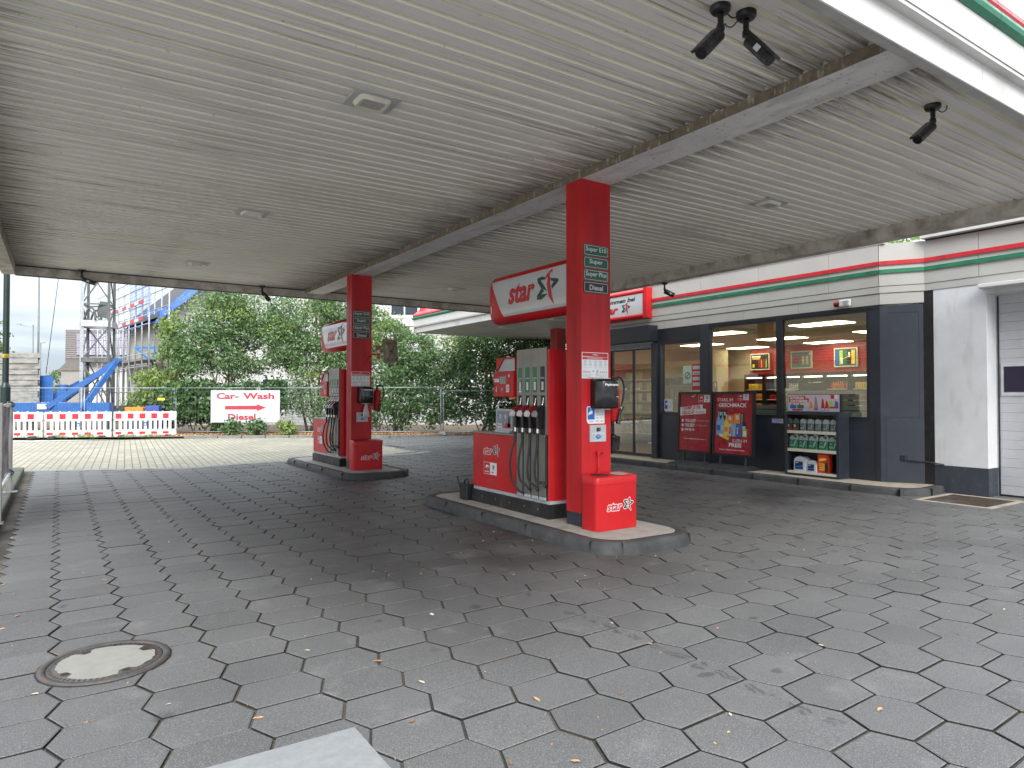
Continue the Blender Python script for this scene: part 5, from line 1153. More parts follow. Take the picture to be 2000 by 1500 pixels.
def artB(f, w, h):
    small_logos(f, .63, 1.19, .135, 2)
    f.text('STARK IM', .10, 1.16, .40, .07, WHITEPR, 3, bold=.0); f.text('GESCHMACK', .135, 1.04, .72, .085, WHITEPR, 3, bold=.028)
    f.text('KLEIN IM', .52, .30, .36, .066, WHITEPR, 3, bold=.0); f.text('PREIS', .43, .195, .32, .085, WHITEPR, 3, bold=.03); f.text('Unsere Eigenmarken-Familie.', .18, .115, .66, .03, WHITEPR, 3, bold=.03)
    def bottle(a, z, w_, h_, m, cap, lv): f.poly([(a, z), (a + w_, z), (a + w_, z + h_ * .62), (a + w_ * .62, z + h_ * .8), (a + w_ * .62, z + h_), (a + w_ * .38, z + h_), (a + w_ * .38, z + h_ * .8), (a, z + h_ * .62)], m, lv); f.rect(a + w_ * .1, a + w_ * .9, z + h_ * .2, z + h_ * .42, cap, lv + 1)
    f.rect(.15, .25, .70, .98, BLACKPR, 2); f.rect(.26, .36, .70, .98, BLACKPR, 2); f.rect(.17, .22, .86, .93, PALEPR, 3); f.rect(.28, .33, .86, .93, PALEPR, 3)
    f.rect(.33, .53, .55, .88, BROWNPR, 3); f.poly([(.34, .60), (.52, .57), (.53, .86), (.35, .88)], ORPR, 4); f.text('S', .40, .76, .08, .08, WHITEPR, 5, bold=.04)
    f.poly([(.53, .55), (.70, .56), (.71, .91), (.54, .90)], ORPR, 4); f.text('S', .59, .78, .08, .09, WHITEPR, 5, bold=.04); f.rect(.55, .69, .60, .68, LBLUEPR, 5)
    f.rect(.70, .80, .6, .92, BLACKPR, 3); f.rect(.73, .77, .62, .9, GREYPR, 4)
    bottle(.09, .44, .115, .50, LBLUEPR, BLUEPR, 5); bottle(.20, .44, .10, .50, LBLUEPR, PALEPR, 5); bottle(.29, .42, .12, .46, YELPR, ORPR, 6); bottle(.75, .52, .10, .30, BLACKPR, PALEPR, 6)
    for a, m, m2 in ((.41, PALEPR, REDPR), (.51, LBLUEPR, PALEPR), (.60, BLUEPR, PALEPR), (.69, BLUEPR, REDPR)): f.rect(a, a + .085, .42, .69, m, 7); f.text('S', a + .02, .47, .045, .15, m2, 8, bold=.06)
    f.rect(.77, .88, .42, .58, LGREENPR, 8); f.rect(.79, .86, .45, .54, WHITEPR, 9); f.poly([(.16, .42), (.42, .33), (.44, .39), (.18, .48)], YELPR, 9); f.poly([(.18, .43), (.26, .40), (.27, .44), (.19, .47)], WHITEPR, 10)
stand(10.84, 9.86, 'red poster stand advertising jobs, left one of the pair before the shop', artA, R(3))
stand(9.83, 8.78, 'red poster stand with bottles and snacks, right one of the pair before the shop', artB, R(3))
# ================================================================== DISPLAY SHELF
t = thing('display_shelf', 'anthracite display shelf with cream shelf edges standing under the right window', 'shelf', (12.05, 7.55, .12))
b = MB(); x0, x1, ya, yb = 11.90, 12.24, 6.98, 8.10
b.box(x0, x1, ya, ya + .055, .125, 1.35, ANTH); b.box(x0, x1, yb - .055, yb, .125, 1.35, ANTH); b.box(x0, x1, ya + .055, yb - .055, 1.29, 1.35, ANTH); b.box(x0, x1, ya + .055, yb - .055, .125, .16, ANTH); b.box(x1 - .02, x1, ya + .055, yb - .055, .16, 1.29, BLACK); b.build('cabinet', t, bevel=.004)
for z in (.985, .635, .20):
    b = MB(); b.box(x0 + .02, x1 - .021, ya + .056, yb - .056, z - .012, z, mat('cream shelf edge', (.60, .58, .48), .5, var=.05)); b.box(x0 + .005, x0 + .019, ya + .056, yb - .056, z - .055, z + .002, mat('cream shelf edge', (.60, .58, .48), .5)); b.build('shelf', t)
b = MB(); b.box(11.98, 12.03, ya + .0, yb - .02, 1.351, 1.69, ANTHD); b.build('header_board', t); b = MB(); f = Face(b, (11.979, yb - .02, 1.351), YN, ZP); w, h = 1.10, .339
f.rect(.01, w - .03, .01, h - .01, mat('pale pink print', (.62, .50, .54), .35, var=.08, vs=3)); f.rect(.01, w - .03, .01, .10, mat('pale blue print 2', (.42, .50, .60), .35), 1.5); f.poly([(.03, .17), (.03, .29), (.38, .31), (.38, .26), (.46, .26), (.45, .18)], REDPR, 2)
f.text('AUTOPFLEGE', .05, .24, .30, .05, WHITEPR, 3, bold=.05, shear=.1); f.text('ZUM STARPREIS', .05, .18, .38, .05, WHITEPR, 3, bold=.05, shear=.1)
for a, m in ((.05, BLUEPR), (.21, GREENPR)): f.rect(a, a + .14, .06, .13, m, 3); f.disc(a + .05, .14, .018, REDPR, 4)
f.rect(.10, .33, .02, .05, REDPR, 4)
for a, m, hh in ((.46, ORPR, .17), (.56, GREYPR, .26), (.70, REDPR, .22), (.78, REDPR, .18)):
    f.poly([(a, .03), (a + .085, .03), (a + .08, .11), (a + .05, .03 + hh), (a + .025, .03 + hh), (a + .01, .11)], m, 3); f.rect(a + .01, a + .075, .04, .07, REDPR if m is GREYPR else PALEPR, 4)
f.poly([(.86, .09), (.95, .09), (.95, .16), (.91, .22), (.87, .20)], LGREENPR, 3); f.poly([(.97, .09), (1.05, .09), (1.05, .18), (.99, .22)], BLUEPR, 3); f.rect(.87, 1.05, .07, .105, REDPR, 4)
f.rect(.90, .97, .25, .325, REDPR, 3); f.rect(.97, 1.04, .25, .325, WHITEPR, 3); b.build('header_print', t)
GB = mat('translucent green jug', (.02, .16, .075), .25, var=.15); GT = mat('clear grey plastic', (.33, .40, .40), .25, var=.1); DG = mat('dark grey bottle plastic', (.09, .12, .12), .35, var=.1)
def jug(name, y, z, w, d, h, low, top, lab, cap, label, group, handle=True):
    t = thing(name, label, 'bottle' if name == 'oil_bottle' else 'canister', (12.02, y, z), group=group)
    X_ = 11.935; hb = h * .58
    b = MB(); b.prism(rrect(d, w, .018, x=X_ + d / 2, y=y), (0, 0, 0), XP, YP, z + .001, z + hb, low, True); b.build('body', t, bevel=.006)
    b = MB(); P0 = rrect(d, w, .018, x=X_ + d / 2, y=y); 
    if handle:
        b.prism([(-w * .5, hb), (w * .5, hb), (w * .5, h * .80), (w * .44, h * .93), (w * .30, h * .985), (w * .1, h * .97), (w * .02, h * .90), (w * .14, h * .86), (w * .28, h * .86), (w * .33, h * .80), (w * .28, h * .72), (w * .12, h * .70), (-.0, h * .78), (-.12 * w, h * .88), (-w * .3, h * .88), (-w * .46, h * .74)], (X_ + d * .2, y, z), YN, ZP, -d * .6, 0, top)
    else: b.prism([(-w * .5, hb), (w * .5, hb), (w * .48, h * .75), (w * .2, h * .9), (-w * .1, h * .93), (-w * .35, h * .88), (-w * .48, h * .75)], (X_ + d * .1, y, z), YN, ZP, -d * .8, 0, top)
    b.build('shoulder', t, bevel=.005)
    b = MB(); b.cyl((X_ + d / 2, y + w * .2, z + h * .86), (X_ + d / 2, y + w * .2, z + h * .97), w * .13, cap, n=12); b.build('cap', t)
    b = MB(); f = Face(b, (X_ - .001, y + w / 2, z), YN, ZP)
    for art in lab: art(f, w, h)
    b.build('label', t)
    return t
def lab_green(f, w, h): f.rect(w * .12, w * .5, h * .22, h * .25, PALEPR); f.rect(w * .12, w * .6, h * .16, h * .18, PALEPR); f.disc(w * .3, h * .42, w * .05, PALEPR); f.poly([(w * .6, h * .1), (w * .9, h * .5), (w * .8, h * .55), (w * .62, h * .35)], GT)
def lab_y(f, w, h): f.rect(w * .1, w * .75, h * .1, h * .2, REDPR); f.disc(w * .35, h * .38, w * .22, LGREENPR)
ORD = ['leftmost', 'second from the left', 'third from the left', 'fourth from the left', 'rightmost']
for k, y in enumerate((8.02, 7.88, 7.73, 7.575, 7.42, 7.265, 7.11)):
    jug('oil_bottle', y, .985, .125, .12, .245, DG if k > 1 else BLACK, GT if k > 1 else DG, [lab_green if k > 1 else lab_y], REDPR if k < 2 else BLACKPR, ('green labelled grey bottle on the top display shelf, %s of five' % ORD[k - 2] if k > 1 else ('dark bottle with red cap and yellow label, leftmost on the top display shelf' if k == 0 else 'dark bottle with red cap and yellow label, second on the top display shelf')), 'green labelled bottles on the display shelf' if k > 1 else 'bottles with red caps on the display shelf', handle=False)
    if k > 1: pass
for k, y in enumerate((7.94, 7.74, 7.53, 7.32, 7.12)): jug('wiper_fluid_jug', y, .635, .185, .16, .29, GB, GT, [lab_green], BLACKPR, 'green wiper fluid jug with clear handle on the middle display shelf, %s' % ORD[k], 'green jugs on the display shelf')
def lab_b(f, w, h): f.rect(w * .12, w * .75, h * .12, h * .62, mat('dark blue label', (.01, .03, .09), .3)); f.rect(w * .15, w * .4, h * .52, h * .56, WHITEPR, 2); f.poly([(w * .12, h * .3), (w * .75, h * .38), (w * .75, h * .30), (w * .12, h * .2)], BLUEPR, 2)
GC = mat('translucent white canister', (.50, .53, .58), .35, var=.05)
jug('fluid_canister', 7.80, .20, .27, .2, .30, GC, GC, [lab_b], BLUEPR, 'large pale canister with dark blue label on the bottom display shelf', 'pale canisters on the display shelf', handle=False)
jug('fluid_canister', 7.55, .20, .20, .17, .24, GC, GC, [lab_b], BLUEPR, 'smaller pale canister with dark blue label on the bottom display shelf', 'pale canisters on the display shelf', handle=False)
b = MB(); b.prism([(-.10, .001), (.10, .001), (.112, .12), (.10, .30), (.11, .345), (.06, .36), (-.04, .35), (-.105, .365), (-.10, .28), (-.115, .12)], (11.95, 7.33, .20), YN, ZP, -.14, 0, mat('red bag foil', (.55, .05, .02), .3, var=.2)); f = Face(b, (11.949, 7.44, .20), YN, ZP)
for q in range(4): f.rect(.04, .16, .06 + q * .035, .075 + q * .035, YELPR)
f.poly([(.03, .22), (.17, .25), (.18, .29), (.04, .27)], YELPR, 2); f.rect(.15, .21, .02, .20, BLACKPR); b2 = b.build('charcoal_bag', bevel=.006); tag(b2, 'red and orange bag standing on the bottom display shelf', 'bag')
# ================================================================== REAR CANOPY
t_ = thing('rear_canopy', 'low white canopy with green and red edge behind the shop, over the car wash lane', 'canopy', (15, 20, 4.1))
b = MB(); b.box(11.52, 19.6, 15.25, 23.95, 4.12, 4.55, mat('white soffit sheet', (.50, .49, .46), .55, var=.08, vs=.8, dirt=(.34, .30, .25), ds=.8, dstretch=(1, 3, 1))); b.build('soffit', t_)
fascia_run((11.53, 24.035, 4.115), YN, XN, 8.8); fascia_run((19.6, 23.96, 4.115), XN, YP, 8.0)
for o in [q for q in bpy.data.objects if q.parent is not None and q.parent.name.startswith('rear_canopy')]: pass
b = MB(); b.box(14.95, 15.35, 19.4, 19.8, -.02, 4.119, REDD); b.box(14.945, 14.95, 19.6, 19.61, 0, 4.1, BLACKPR); tag(b.build('canopy_column', bevel=.01), 'dark red square column under the low rear canopy, partly hidden by the near pump', 'column')
b = MB(); b.box(11.30, 11.44, 23.98, 24.06, 4.24, 4.34, PALETW); b.box(11.36, 11.40, 23.9, 23.98, 4.1, 4.3, PALETW); tag(b.build('corner_sensor'), 'small white box on the corner of the low rear canopy', 'sensor')
for x, y in ((13.3, 20.2), (13.3, 17.2)): 
    b = MB(); b.box(x - .3, x + .3, y - .15, y + .15, 4.09, 4.119, PALETW); tag(b.build('soffit_lamp'), 'flat white lamp under the rear canopy, %s one' % ('farther' if y > 19 else 'nearer'), 'ceiling light', 'lamps under the rear canopy')
# ================================================================== BEHIND THE FORECOURT (street frame: lat right, d forward)
def smb(): return MB()
def SP(lat, d, z): return Vector(S(lat, d, z))
SU = Vector((CR, -SR, 0)); SD = Vector((SR, CR, 0))          # along the street, away from it
def sbox(b, l0, l1, d0, d1, z0, z1, m): b.prism([(0, 0), (l1 - l0, 0), (l1 - l0, z1 - z0), (0, z1 - z0)], SP(l0, d0, z0), SU, ZP, -(d1 - d0), 0, m)
# ---- barriers
BL_W = PALETW
def barrier(l0, d0, l1, d1, label):
    a = SP(l0, d0, .03); c = SP(l1, d1, .03); u = (c - a); L = u.length; u.normalize(); nn = u.cross(Vector(ZP))
    t = thing('road_barrier', label, 'barrier', tuple(a), group='red and white plastic barriers')
    def bx(b, x0, x1, z0, z1, m, dd=.03, off=0): b.prism([(x0, z0), (x1, z0), (x1, z1), (x0, z1)], a, u, ZP, -dd + off, dd + off, m)
    b = MB(); bx(b, 0, L, .0, .06, BL_W); bx(b, 0, L, .21, .28, BL_W); bx(b, 0, L, .64, .70, BL_W); bx(b, 0, L, .93, 1.0, BL_W); bx(b, 0, .06, .06, .93, BL_W); bx(b, L - .06, L, .06, .93, BL_W)
    bx(b, .06, L - .06, .70, .93, BL_W, .018); bx(b, .06, L - .06, .06, .21, BL_W, .018)
    n = 11; 
    for k in range(n): x = .15 + (L - .3) * (k + .5) / n; bx(b, x - .055, x + .055, .28, .64, BL_W, .02)
    for k in range(7): x = .2 + (L - .4) * k / 6; bx(b, x - .02, x + .02, 1.0, 1.03, BL_W)
    b.build('frame', t)
    b = MB(); n = 10; w = (L - .14) / n
    for k in range(n):
        m = REFLR if k % 2 == 0 else REFLW; x = .07 + k * w; bx(b, x, x + w * (.98), .715, .92, m, .001, .0195); bx(b, x, x + w * .98, .09, .185, m, .001, .0195)
    b.build('reflective_band', t)
    b = MB()
    for x in (.3, L - .3): b.prism([(x - .12, -.04), (x + .12, -.04), (x + .08, .06), (x - .08, .06)], a, u, ZP, -.3, .3, mat('recycled foot', (.03, .03, .03), .8))
    b.build('foot', t)
    b = MB(); bx(b, L * .48, L * .48 + .1, .42, .58, BLUEPR, .001, .0215); bx(b, L * .48 + .02, L * .48 + .07, .45, .52, WHITEPR, .001, .0225); b.build('sticker', t)
barrier(-21.0, 26.3, -18.36, 26.45, 'red and white plastic barrier, leftmost of three, partly behind the lamp pole')
barrier(-18.32, 26.5, -16.05, 27.1, 'red and white plastic barrier, middle one of three')
barrier(-16.0, 27.15, -13.85, 27.9, 'red and white plastic barrier, rightmost of three, ending at the hedge')
# ---- construction fence
FW = mat('fence tube steel', (.30, .33, .36), .45, metal=.5, var=.15)
def fence(l0, l1, d0, d1, label, h=1.98):
    a = SP(l0, d0, .04); c = SP(l1, d1, .04); u = (c - a); L = u.length; u.normalize(); nn = Vector(u.cross(Vector(ZP)))
    t = thing('fence_panel', label, 'fence', tuple(a), group='construction fence panels')
    b = MB(); Z = Vector(ZP)
    b.tube([a, a + Z * h], .021, FW); b.tube([c, c + Z * h], .021, FW); b.tube([a + Z * (h - .02), c + Z * (h - .02)], .018, FW, 6); b.tube([a + Z * .12, c + Z * .12], .018, FW, 6); b.build('frame', t)
    b = MB(); k = 0; x = .12
    while x < L - .05: b.beam(a + u * x + Z * .12, a + u * x + Z * (h - .02), .0022, FW); x += .14
    for z in (.4, .7, 1.0, 1.3, 1.6, 1.8): b.beam(a + Z * z, c + Z * z, .0025, FW)
    b.build('wire_mesh', t)
    b = MB(); sb = a + nn * 0; b.prism([(-.15, 0), (.15, 0), (.12, .13), (-.12, .13)], sb, u, ZP, -.35, .35, CONC); b.build('foot', t)
fence(-21.9, -18.3, 28.7, 28.7, 'construction fence panel at the left end before the blue crane base')
fence(-18.1, -14.25, 28.6, 28.5, 'construction fence panel behind the middle and right barrier')
fence(-14.15, -10.7, 28.45, 28.4, 'construction fence panel left part behind the car wash board')
fence(-10.6, -7.1, 28.4, 28.4, 'construction fence panel right of the car wash board')
fence(-7.0, -3.0, 28.4, 28.5, 'construction fence panel behind the rear pump', 2.0)
fence(-2.9, 0.8, 28.5, 28.4, 'construction fence panel left of the near pump display', 1.86)
fence(.9, 4.6, 28.4, 28.2, 'construction fence panel hidden mostly by the near pump', 1.86)
# ---- Car-Wash board
t = thing('car_wash_sign', 'white board with red lettering and arrow pointing to the car wash, hung on the fence', 'sign', S(-11.1, 28.1, .55))
b = MB(); sbox(b, -12.53, -9.66, 28.1, 28.13, .56, 1.90, mat('white board', (.50, .52, .55), .45, var=.03)); b.build('board', t)
b = MB(); f = Face(b, SP(-12.53, 28.099, .56), SU, ZP); TX = mat('red board lettering', (.40, .035, .05), .5, var=.05)
f.text('Car-', .24, .97, .92, .26, TX, bold=.035); f.text('Wash', 1.34, .97, 1.30, .26, TX, bold=.035)
f.poly([(.60, .54), (.60, .69), (1.92, .70), (1.92, .76), (2.30, .62), (1.92, .47), (1.92, .54)], TX, 2); f.text('Diesel', .72, .10, 1.15, .26, TX, bold=.03); b.build('lettering', t)
# small yellow tag on hedge
b = MB(); sbox(b, -14.8, -14.5, 28.2, 28.22, 1.48, 1.58, YELPR); tag(b.build('warning_plate'), 'small yellow plate on the fence before the dark hedge', 'sign')
# ---- crane
t = thing('tower_crane', 'grey lattice crane tower on blue struts and blue base frame', 'crane', S(-20.5, 33, 0))
C0 = (-20.25, 33.0); rr_ = .80; cor = [(-116), (-26), (64), (154)]
def cp(i, z): a = R(cor[i % 4]); return SP(C0[0] + rr_ * math.cos(a), C0[1] + rr_ * math.sin(a), z)
b = MB(); 
for i in range(4): b.beam(cp(i, 1.0), cp(i, 13), .12 if i else .15, DSTEEL if i else STEEL)
zl = [1.0, 3.4, 5.0, 6.1, 7.9, 9.7, 11.5, 13.0]
for i in range(4):
    for k in range(len(zl) - 1):
        if k in (1, 2): b.beam(cp(i, zl[k]), cp(i, zl[k + 1]), .001, DSTEEL)
        p, q = (i, i + 1) if (k + i) % 2 else (i + 1, i)
        b.beam(cp(p, zl[k]), cp(q, zl[k + 1]), .055, DSTEEL)
        if k > 3 or k == 0: b.beam(cp(q, zl[k]), cp(p, zl[k + 1]), .05, DSTEEL)
    b.beam(cp(i, 3.4), cp(i + 1, 3.4), .20, DSTEEL); b.beam(cp(i, 5.15), cp(i + 1, 5.15), .26, STEEL, h=.30); b.beam(cp(i, 6.1), cp(i + 1, 6.1), .06, DSTEEL); b.beam(cp(i, 1.9), cp(i + 1, 1.9), .06, DSTEEL)
b.build('tower', t)
b = MB()
for i in (0, 3):
    b.tube([cp(i, 5.3) + SU * .1, cp(i, 5.75) + SU * .25, cp(i, 5.9) + SU * .45, cp(i, 5.7) + SU * .62, cp(i, 5.3) + SU * .65], .05, DSTEEL, 6, sub=3); b.build('bracket', t); b = MB()
b.prism([(0, 0), (.45, -.1), (.55, .3), (.5, .7), (.1, .75), (-.05, .3)], cp(1, 5.5) - SU * .5, SU, ZP, 0, .05, DSTEEL); b.build('bracket', t)
b = MB(); A = SP(-19.0, 32.5, 3.35); Bq = cp(3, 3.2)
b.beam(A, SP(-21.4, 31.1, 1.15), .17, BLUEP, h=.24); b.beam(A, SP(-19.8, 31.1, 1.05), .15, BLUEP, h=.22); b.beam(A + SU * -.6 + SD * .8, SP(-22.0, 33.2, 1.45), .15, BLUEP, h=.2); b.beam(SP(-20.9, 33.9, 2.7), SP(-23.5, 34.3, 1.5), .2, BLUEP, h=.26)
b.cyl(A - SD * .13, A + SD * .13, .16, BLUEP); b.cyl(A - SD * .15, A + SD * .15, .07, DSTEEL); b.build('strut', t)
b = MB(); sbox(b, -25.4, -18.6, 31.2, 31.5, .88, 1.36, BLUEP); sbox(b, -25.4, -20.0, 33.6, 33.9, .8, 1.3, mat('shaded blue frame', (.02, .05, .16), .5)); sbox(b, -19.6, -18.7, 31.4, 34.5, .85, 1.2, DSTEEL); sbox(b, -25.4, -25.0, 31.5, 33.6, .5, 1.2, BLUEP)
for l in (-24.6, -22.6, -20.6, -18.9): sbox(b, l, l + .3, 31.1, 31.6, .0, .9, DSTEEL)
b.build('base_frame', t)
b = MB(); sbox(b, -21.9, -21.45, 31.15, 31.19, 1.05, 1.3, PALEPR); b.build('base_plate_sign', t)
b = MB(); b.prism([(p_.x, p_.y) for p_ in (SP(-22.12, 31.65, 0), SP(-21.5, 31.65, 0), SP(-21.95, 32.3, 0), SP(-22.6, 32.3, 0))], (0, 0, 0), XP, YP, 1.37, 2.62, BLUEP); b.prism([(p_.x, p_.y) for p_ in (SP(-21.45, 31.8, 0), SP(-21.0, 31.8, 0), SP(-21.3, 32.3, 0), SP(-21.8, 32.3, 0))], (0, 0, 0), XP, YP, 1.37, 2.0, BLUEP); b.cyl(SP(-21.25, 32, 2.05), SP(-21.25, 32, 2.2), .2, BLUEP); b.build('drive_box', t, bevel=.02)
# ---- counterweight slabs
src = None
for k in range(9):
    z = 1.37 + k * .258; lb = ['lowest', 'second lowest', 'third lowest', 'fourth from the bottom', 'middle', 'fourth from the top', 'third from the top', 'second from the top', 'topmost'][k]
    if src is None:
        b = MB(); b.prism([(p_.x, p_.y) for p_ in (SP(-25.6, 31.25, 0), SP(-21.9, 31.25, 0), SP(-22.95, 32.75, 0), SP(-26.9, 32.75, 0))], (0, 0, 0), XP, YP, z, z + .235, mat('weathered concrete slab', (.30, .29, .27), .85, var=.12, vs=3, dirt=(.12, .12, .11), ds=2.2, dth=(.45, .7), dstretch=(1, 1, 3))); src = o = b.build('counterweight_slab', bevel=.015)
    else: o = src.copy(); COL.objects.link(o); o.location = (.05 * (-1) ** k * CR, 0, k * .258)
    tag(o, 'grey concrete counterweight slab, %s of the stack beside the blue crane base' % lb, 'concrete slab', 'counterweight slabs stacked by the crane')
# ---- building with brick front and scaffolded side
def brickw():
    t = NT('white grey clinker'); tcn = t.node("ShaderNodeNewGeometry"); mp = t.node("ShaderNodeMapping"); mp.inputs['Rotation'].default_value = (R(90), 0, R(33.8))
    v = t.node("ShaderNodeVectorMath", operation='DOT_PRODUCT'); v.inputs[1].default_value = tuple(SU); t.l.new(tcn.outputs['Position'], v.inputs[0])
    x = t.xyz(); cb = t.node("ShaderNodeCombineXYZ"); t.l.new(v.outputs['Value'], cb.inputs[0]); t.l.new(x[2], cb.inputs[1])
    br = t.node("ShaderNodeTexBrick"); br.inputs['Scale'].default_value = 1; br.inputs['Brick Width'].default_value = .5; br.inputs['Row Height'].default_value = .16; br.inputs['Mortar Size'].default_value = .012
    br.inputs['Color1'].default_value = (.60, .59, .57, 1); br.inputs['Color2'].default_value = (.50, .49, .47, 1); br.inputs['Mortar'].default_value = (.27, .26, .25, 1); t.l.new(cb.outputs[0], br.inputs['Vector'])
    t.color(t.mix(t.mapr(t.noise(.8, 5), .4, .7, 0, .3), br.outputs[0], (.40, .38, .35))); t.b.inputs['Roughness'].default_value = .9; return t.m
BRK = brickw(); GBL = mat('window dark glass', (.03, .04, .05), .1, rv=.05)
t = thing('brick_building', 'large pale brick building behind the trees with blue tarpaulin roof edge', 'building', S(-10, 38, 0))
FA = (-19.1, 38.0); FB = (-29.0, 49.0)
b = MB(); sbox(b, -19.1, -9.0, 38, 39, 0, 6.9, BRK); b.prism([(0, 6.9), (10.1, 6.9), (10.1, 13)], SP(-19.1, 38, 0), SU, ZP, -1, 0, BRK); sbox(b, -9.0, 9, 38.6, 40, 0, 9.5, BRK); b.build('front_wall', t)
u_ = (SP(*FB, 0) - SP(*FA, 0)); Ls = u_.length; u_.normalize()
LW = Ls * .62; b = MB(); sw = mat('cream facade', (.50, .49, .42), .8, var=.08, vs=.6); b.prism([(0, 0), (LW, 0), (LW, 6.5), (0, 6.5)], SP(-19.12, 38.02, 0), u_, ZP, -.3, 0, sw)
b.prism([(.2, 3.4), (3.2, 3.4), (3.2, 5.8), (.2, 5.8)], SP(-19.12, 38.02, 0), u_, ZP, .002, .02, mat('brown timber wall', (.24, .21, .17), .8, var=.15, vs=5)); b.prism([(4, 1), (9, 1), (9, 5.2), (4, 5.2)], SP(-19.12, 38.02, 0), u_, ZP, .002, .02, mat('pale mint panel', (.50, .55, .46), .7)); b.build('side_wall', t)
b = MB(); o = SP(-19.12, 38.02, 6.2); n_ = u_.cross(Vector(ZP)); 
for s_ in (1, -1):
    pass
no_ = n_ if n_.dot(SP(-30, 30, 0) - SP(-19, 38, 0)) > 0 else -n_
b.add([o + no_ * .9 + Vector((0, 0, -.2)), o + u_ * LW + no_ * .9 + Vector((0, 0, -.2)), o + u_ * LW - no_ * 4 + Vector((0, 0, 4.2)), o - no_ * 4 + Vector((0, 0, 4.2))], [(0, 1, 2, 3)], mat('dark roof tiles', (.05, .05, .055), .8)); b.build('roof', t)
TARP = mat('blue tarpaulin', (.04, .12, .42), .5, var=.3, vs=3, dirt=(.10, .22, .55), ds=5)
b = MB(); g = 14; V = []; rr = random.Random(4)
for i in range(g + 1):
    for j in range(4):
        a = i / g; p = SP(-19.7, 37.4, 6.35).lerp(SP(-15.6, 37.6, 9.6), a); V.append(p + Vector((0, 0, -.75 + .27 * j + rr.uniform(-.05, .05))) + SD * (-.25 + .2 * j + rr.uniform(-.05, .05)))
b.add(V, [(i * 4 + j, (i + 1) * 4 + j, (i + 1) * 4 + j + 1, i * 4 + j + 1) for i in range(g) for j in range(3)], TARP, False)
V = []
for i in range(g + 1):
    for j in range(4):
        a = i / g; p = o + no_ * .95 + u_ * (Ls * .55 * a - .5); V.append(p + Vector((0, 0, -.45 + .35 * j + rr.uniform(-.06, .06))) - no_ * (.1 + .25 * j + rr.uniform(-.05, .05)))
b.add(V, [(i * 4 + j, (i + 1) * 4 + j, (i + 1) * 4 + j + 1, i * 4 + j + 1) for i in range(g) for j in range(3)], TARP, False); b.build('tarpaulin', t)
for (l0, l1, z0, z1) in ((-14.0, -12.6, .9, 2.6), (-9.6, -8.4, 1.1, 2.6), (-6.9, -5.4, 6.3, 7.7), (-6.9, -5.4, 2.6, 4.2), (-3.4, -2.0, 2.6, 4.2)):
    dd = 37.97 if l1 < -9 else 38.57
    if -9.7 < l0 < -9: dd = 37.9
    b = MB(); sbox(b, l0 - .1, l1 + .1, dd - .02, dd + .05, z0 - .15, z1 + .08, WHITEPR); w_ = b.build('window', t); b = MB()
    sbox(b, l0, (l0 + l1) / 2 - .04, dd - .03, dd - .02, z0, z1, GBL); sbox(b, (l0 + l1) / 2 + .04, l1, dd - .03, dd - .02, z0, z1, GBL); g_ = b.build('pane', w_)
b = MB(); sbox(b, -9.0, 1, 38.3, 38.6, 5.65, 6.0, PALETW); b.build('ledge', t)
# ---- scaffold
t = thing('scaffolding', 'steel scaffolding with red and white toe boards along the building side', 'scaffold', S(-21, 39, 0))
b = MB(); so = SP(-18.7, 37.3, 0) + no_ * .25; TB = mat('scaffold tube', (.38, .40, .42), .4, metal=.5, var=.1)
nb_ = 10; st_ = 1.45
for k in range(nb_):
    for off_ in (0, 1.0):
        p = so + u_ * (k * st_) + no_ * off_; b.tube([p, p + Vector((0, 0, 8.8 - .12 * k + (.5 if k % 2 else 0)))], .042, TB, 6)
for z in (1.9, 3.3, 4.0, 5.6, 6.1, 6.7, 7.7, 8.3):
    for off_ in (0, 1.0): b.tube([so + no_ * off_ + Vector((0, 0, z)), so + u_ * (nb_ - 1) * st_ + no_ * off_ + Vector((0, 0, z))], .03, TB, 5)
for k in range(nb_ - 1):
    if k % 2 == 0: b.tube([so + u_ * k * st_ + no_ * 1.0 + Vector((0, 0, .2)), so + u_ * (k + 1) * st_ + no_ * 1.0 + Vector((0, 0, 3.7))], .022, TB, 5)
for k in range(12): b.tube([so + u_ * 2.2 + no_ * 1.05 + Vector((0, 0, .5 + k * .27)), so + u_ * 2.75 + no_ * 1.05 + Vector((0, 0, .5 + k * .27))], .015, TB, 5)
b.build('tubes', t)
b = MB()
for z in (3.65,): b.prism([(0, 0), ((nb_ - 1) * st_, 0), ((nb_ - 1) * st_, .06), (0, .06)], so + Vector((0, 0, z)), u_, ZP, -1.0 if n_.dot(no_) < 0 else 0, 0 if n_.dot(no_) < 0 else 1.0, mat('grey scaffold deck', (.22, .21, .19), .8, var=.2))
b.build('deck', t)
b = MB()
for z in (5.95, 6.9):
    for k in range(10):
        m = REFLR if k % 2 == 0 else PALETW; p = so + no_ * 1.06 + u_ * (1.0 + k * .95); b.beam(p + Vector((0, 0, z)), p + u_ * .94 + Vector((0, 0, z)), .04, m, h=.18)
b.build('toe_board', t)
BS = mat('bright blue bracket', (.05, .25, .60), .45)
b = MB()
for k, z in ((2, 1.7), (2, 4.4)): p = so + no_ * 1.1 + u_ * (k * 1.2) + Vector((0, 0, z)); b.beam(p, p + SU * 1.1, .12, BS); b.beam(p + SU * 1.1, p + SU * 1.0 + Vector((0, 0, -1.0)), .09, BS); b.beam(p, p + SU * 1.0 + Vector((0, 0, -.9)), .09, BS)
b.build('bracket', t)
b = MB(); NET = NT('blue net'); NET.color((.25, .38, .62)); NET.b.inputs['Alpha'].default_value = .35; NET = NET.m
for k in range(16): q = so + no_ * 1.04 + u_ * (k * .3 - .5); b.tube([q + Vector((0, 0, 6.2)), q + Vector((0, 0, 8.9))], .008, BS, 4)
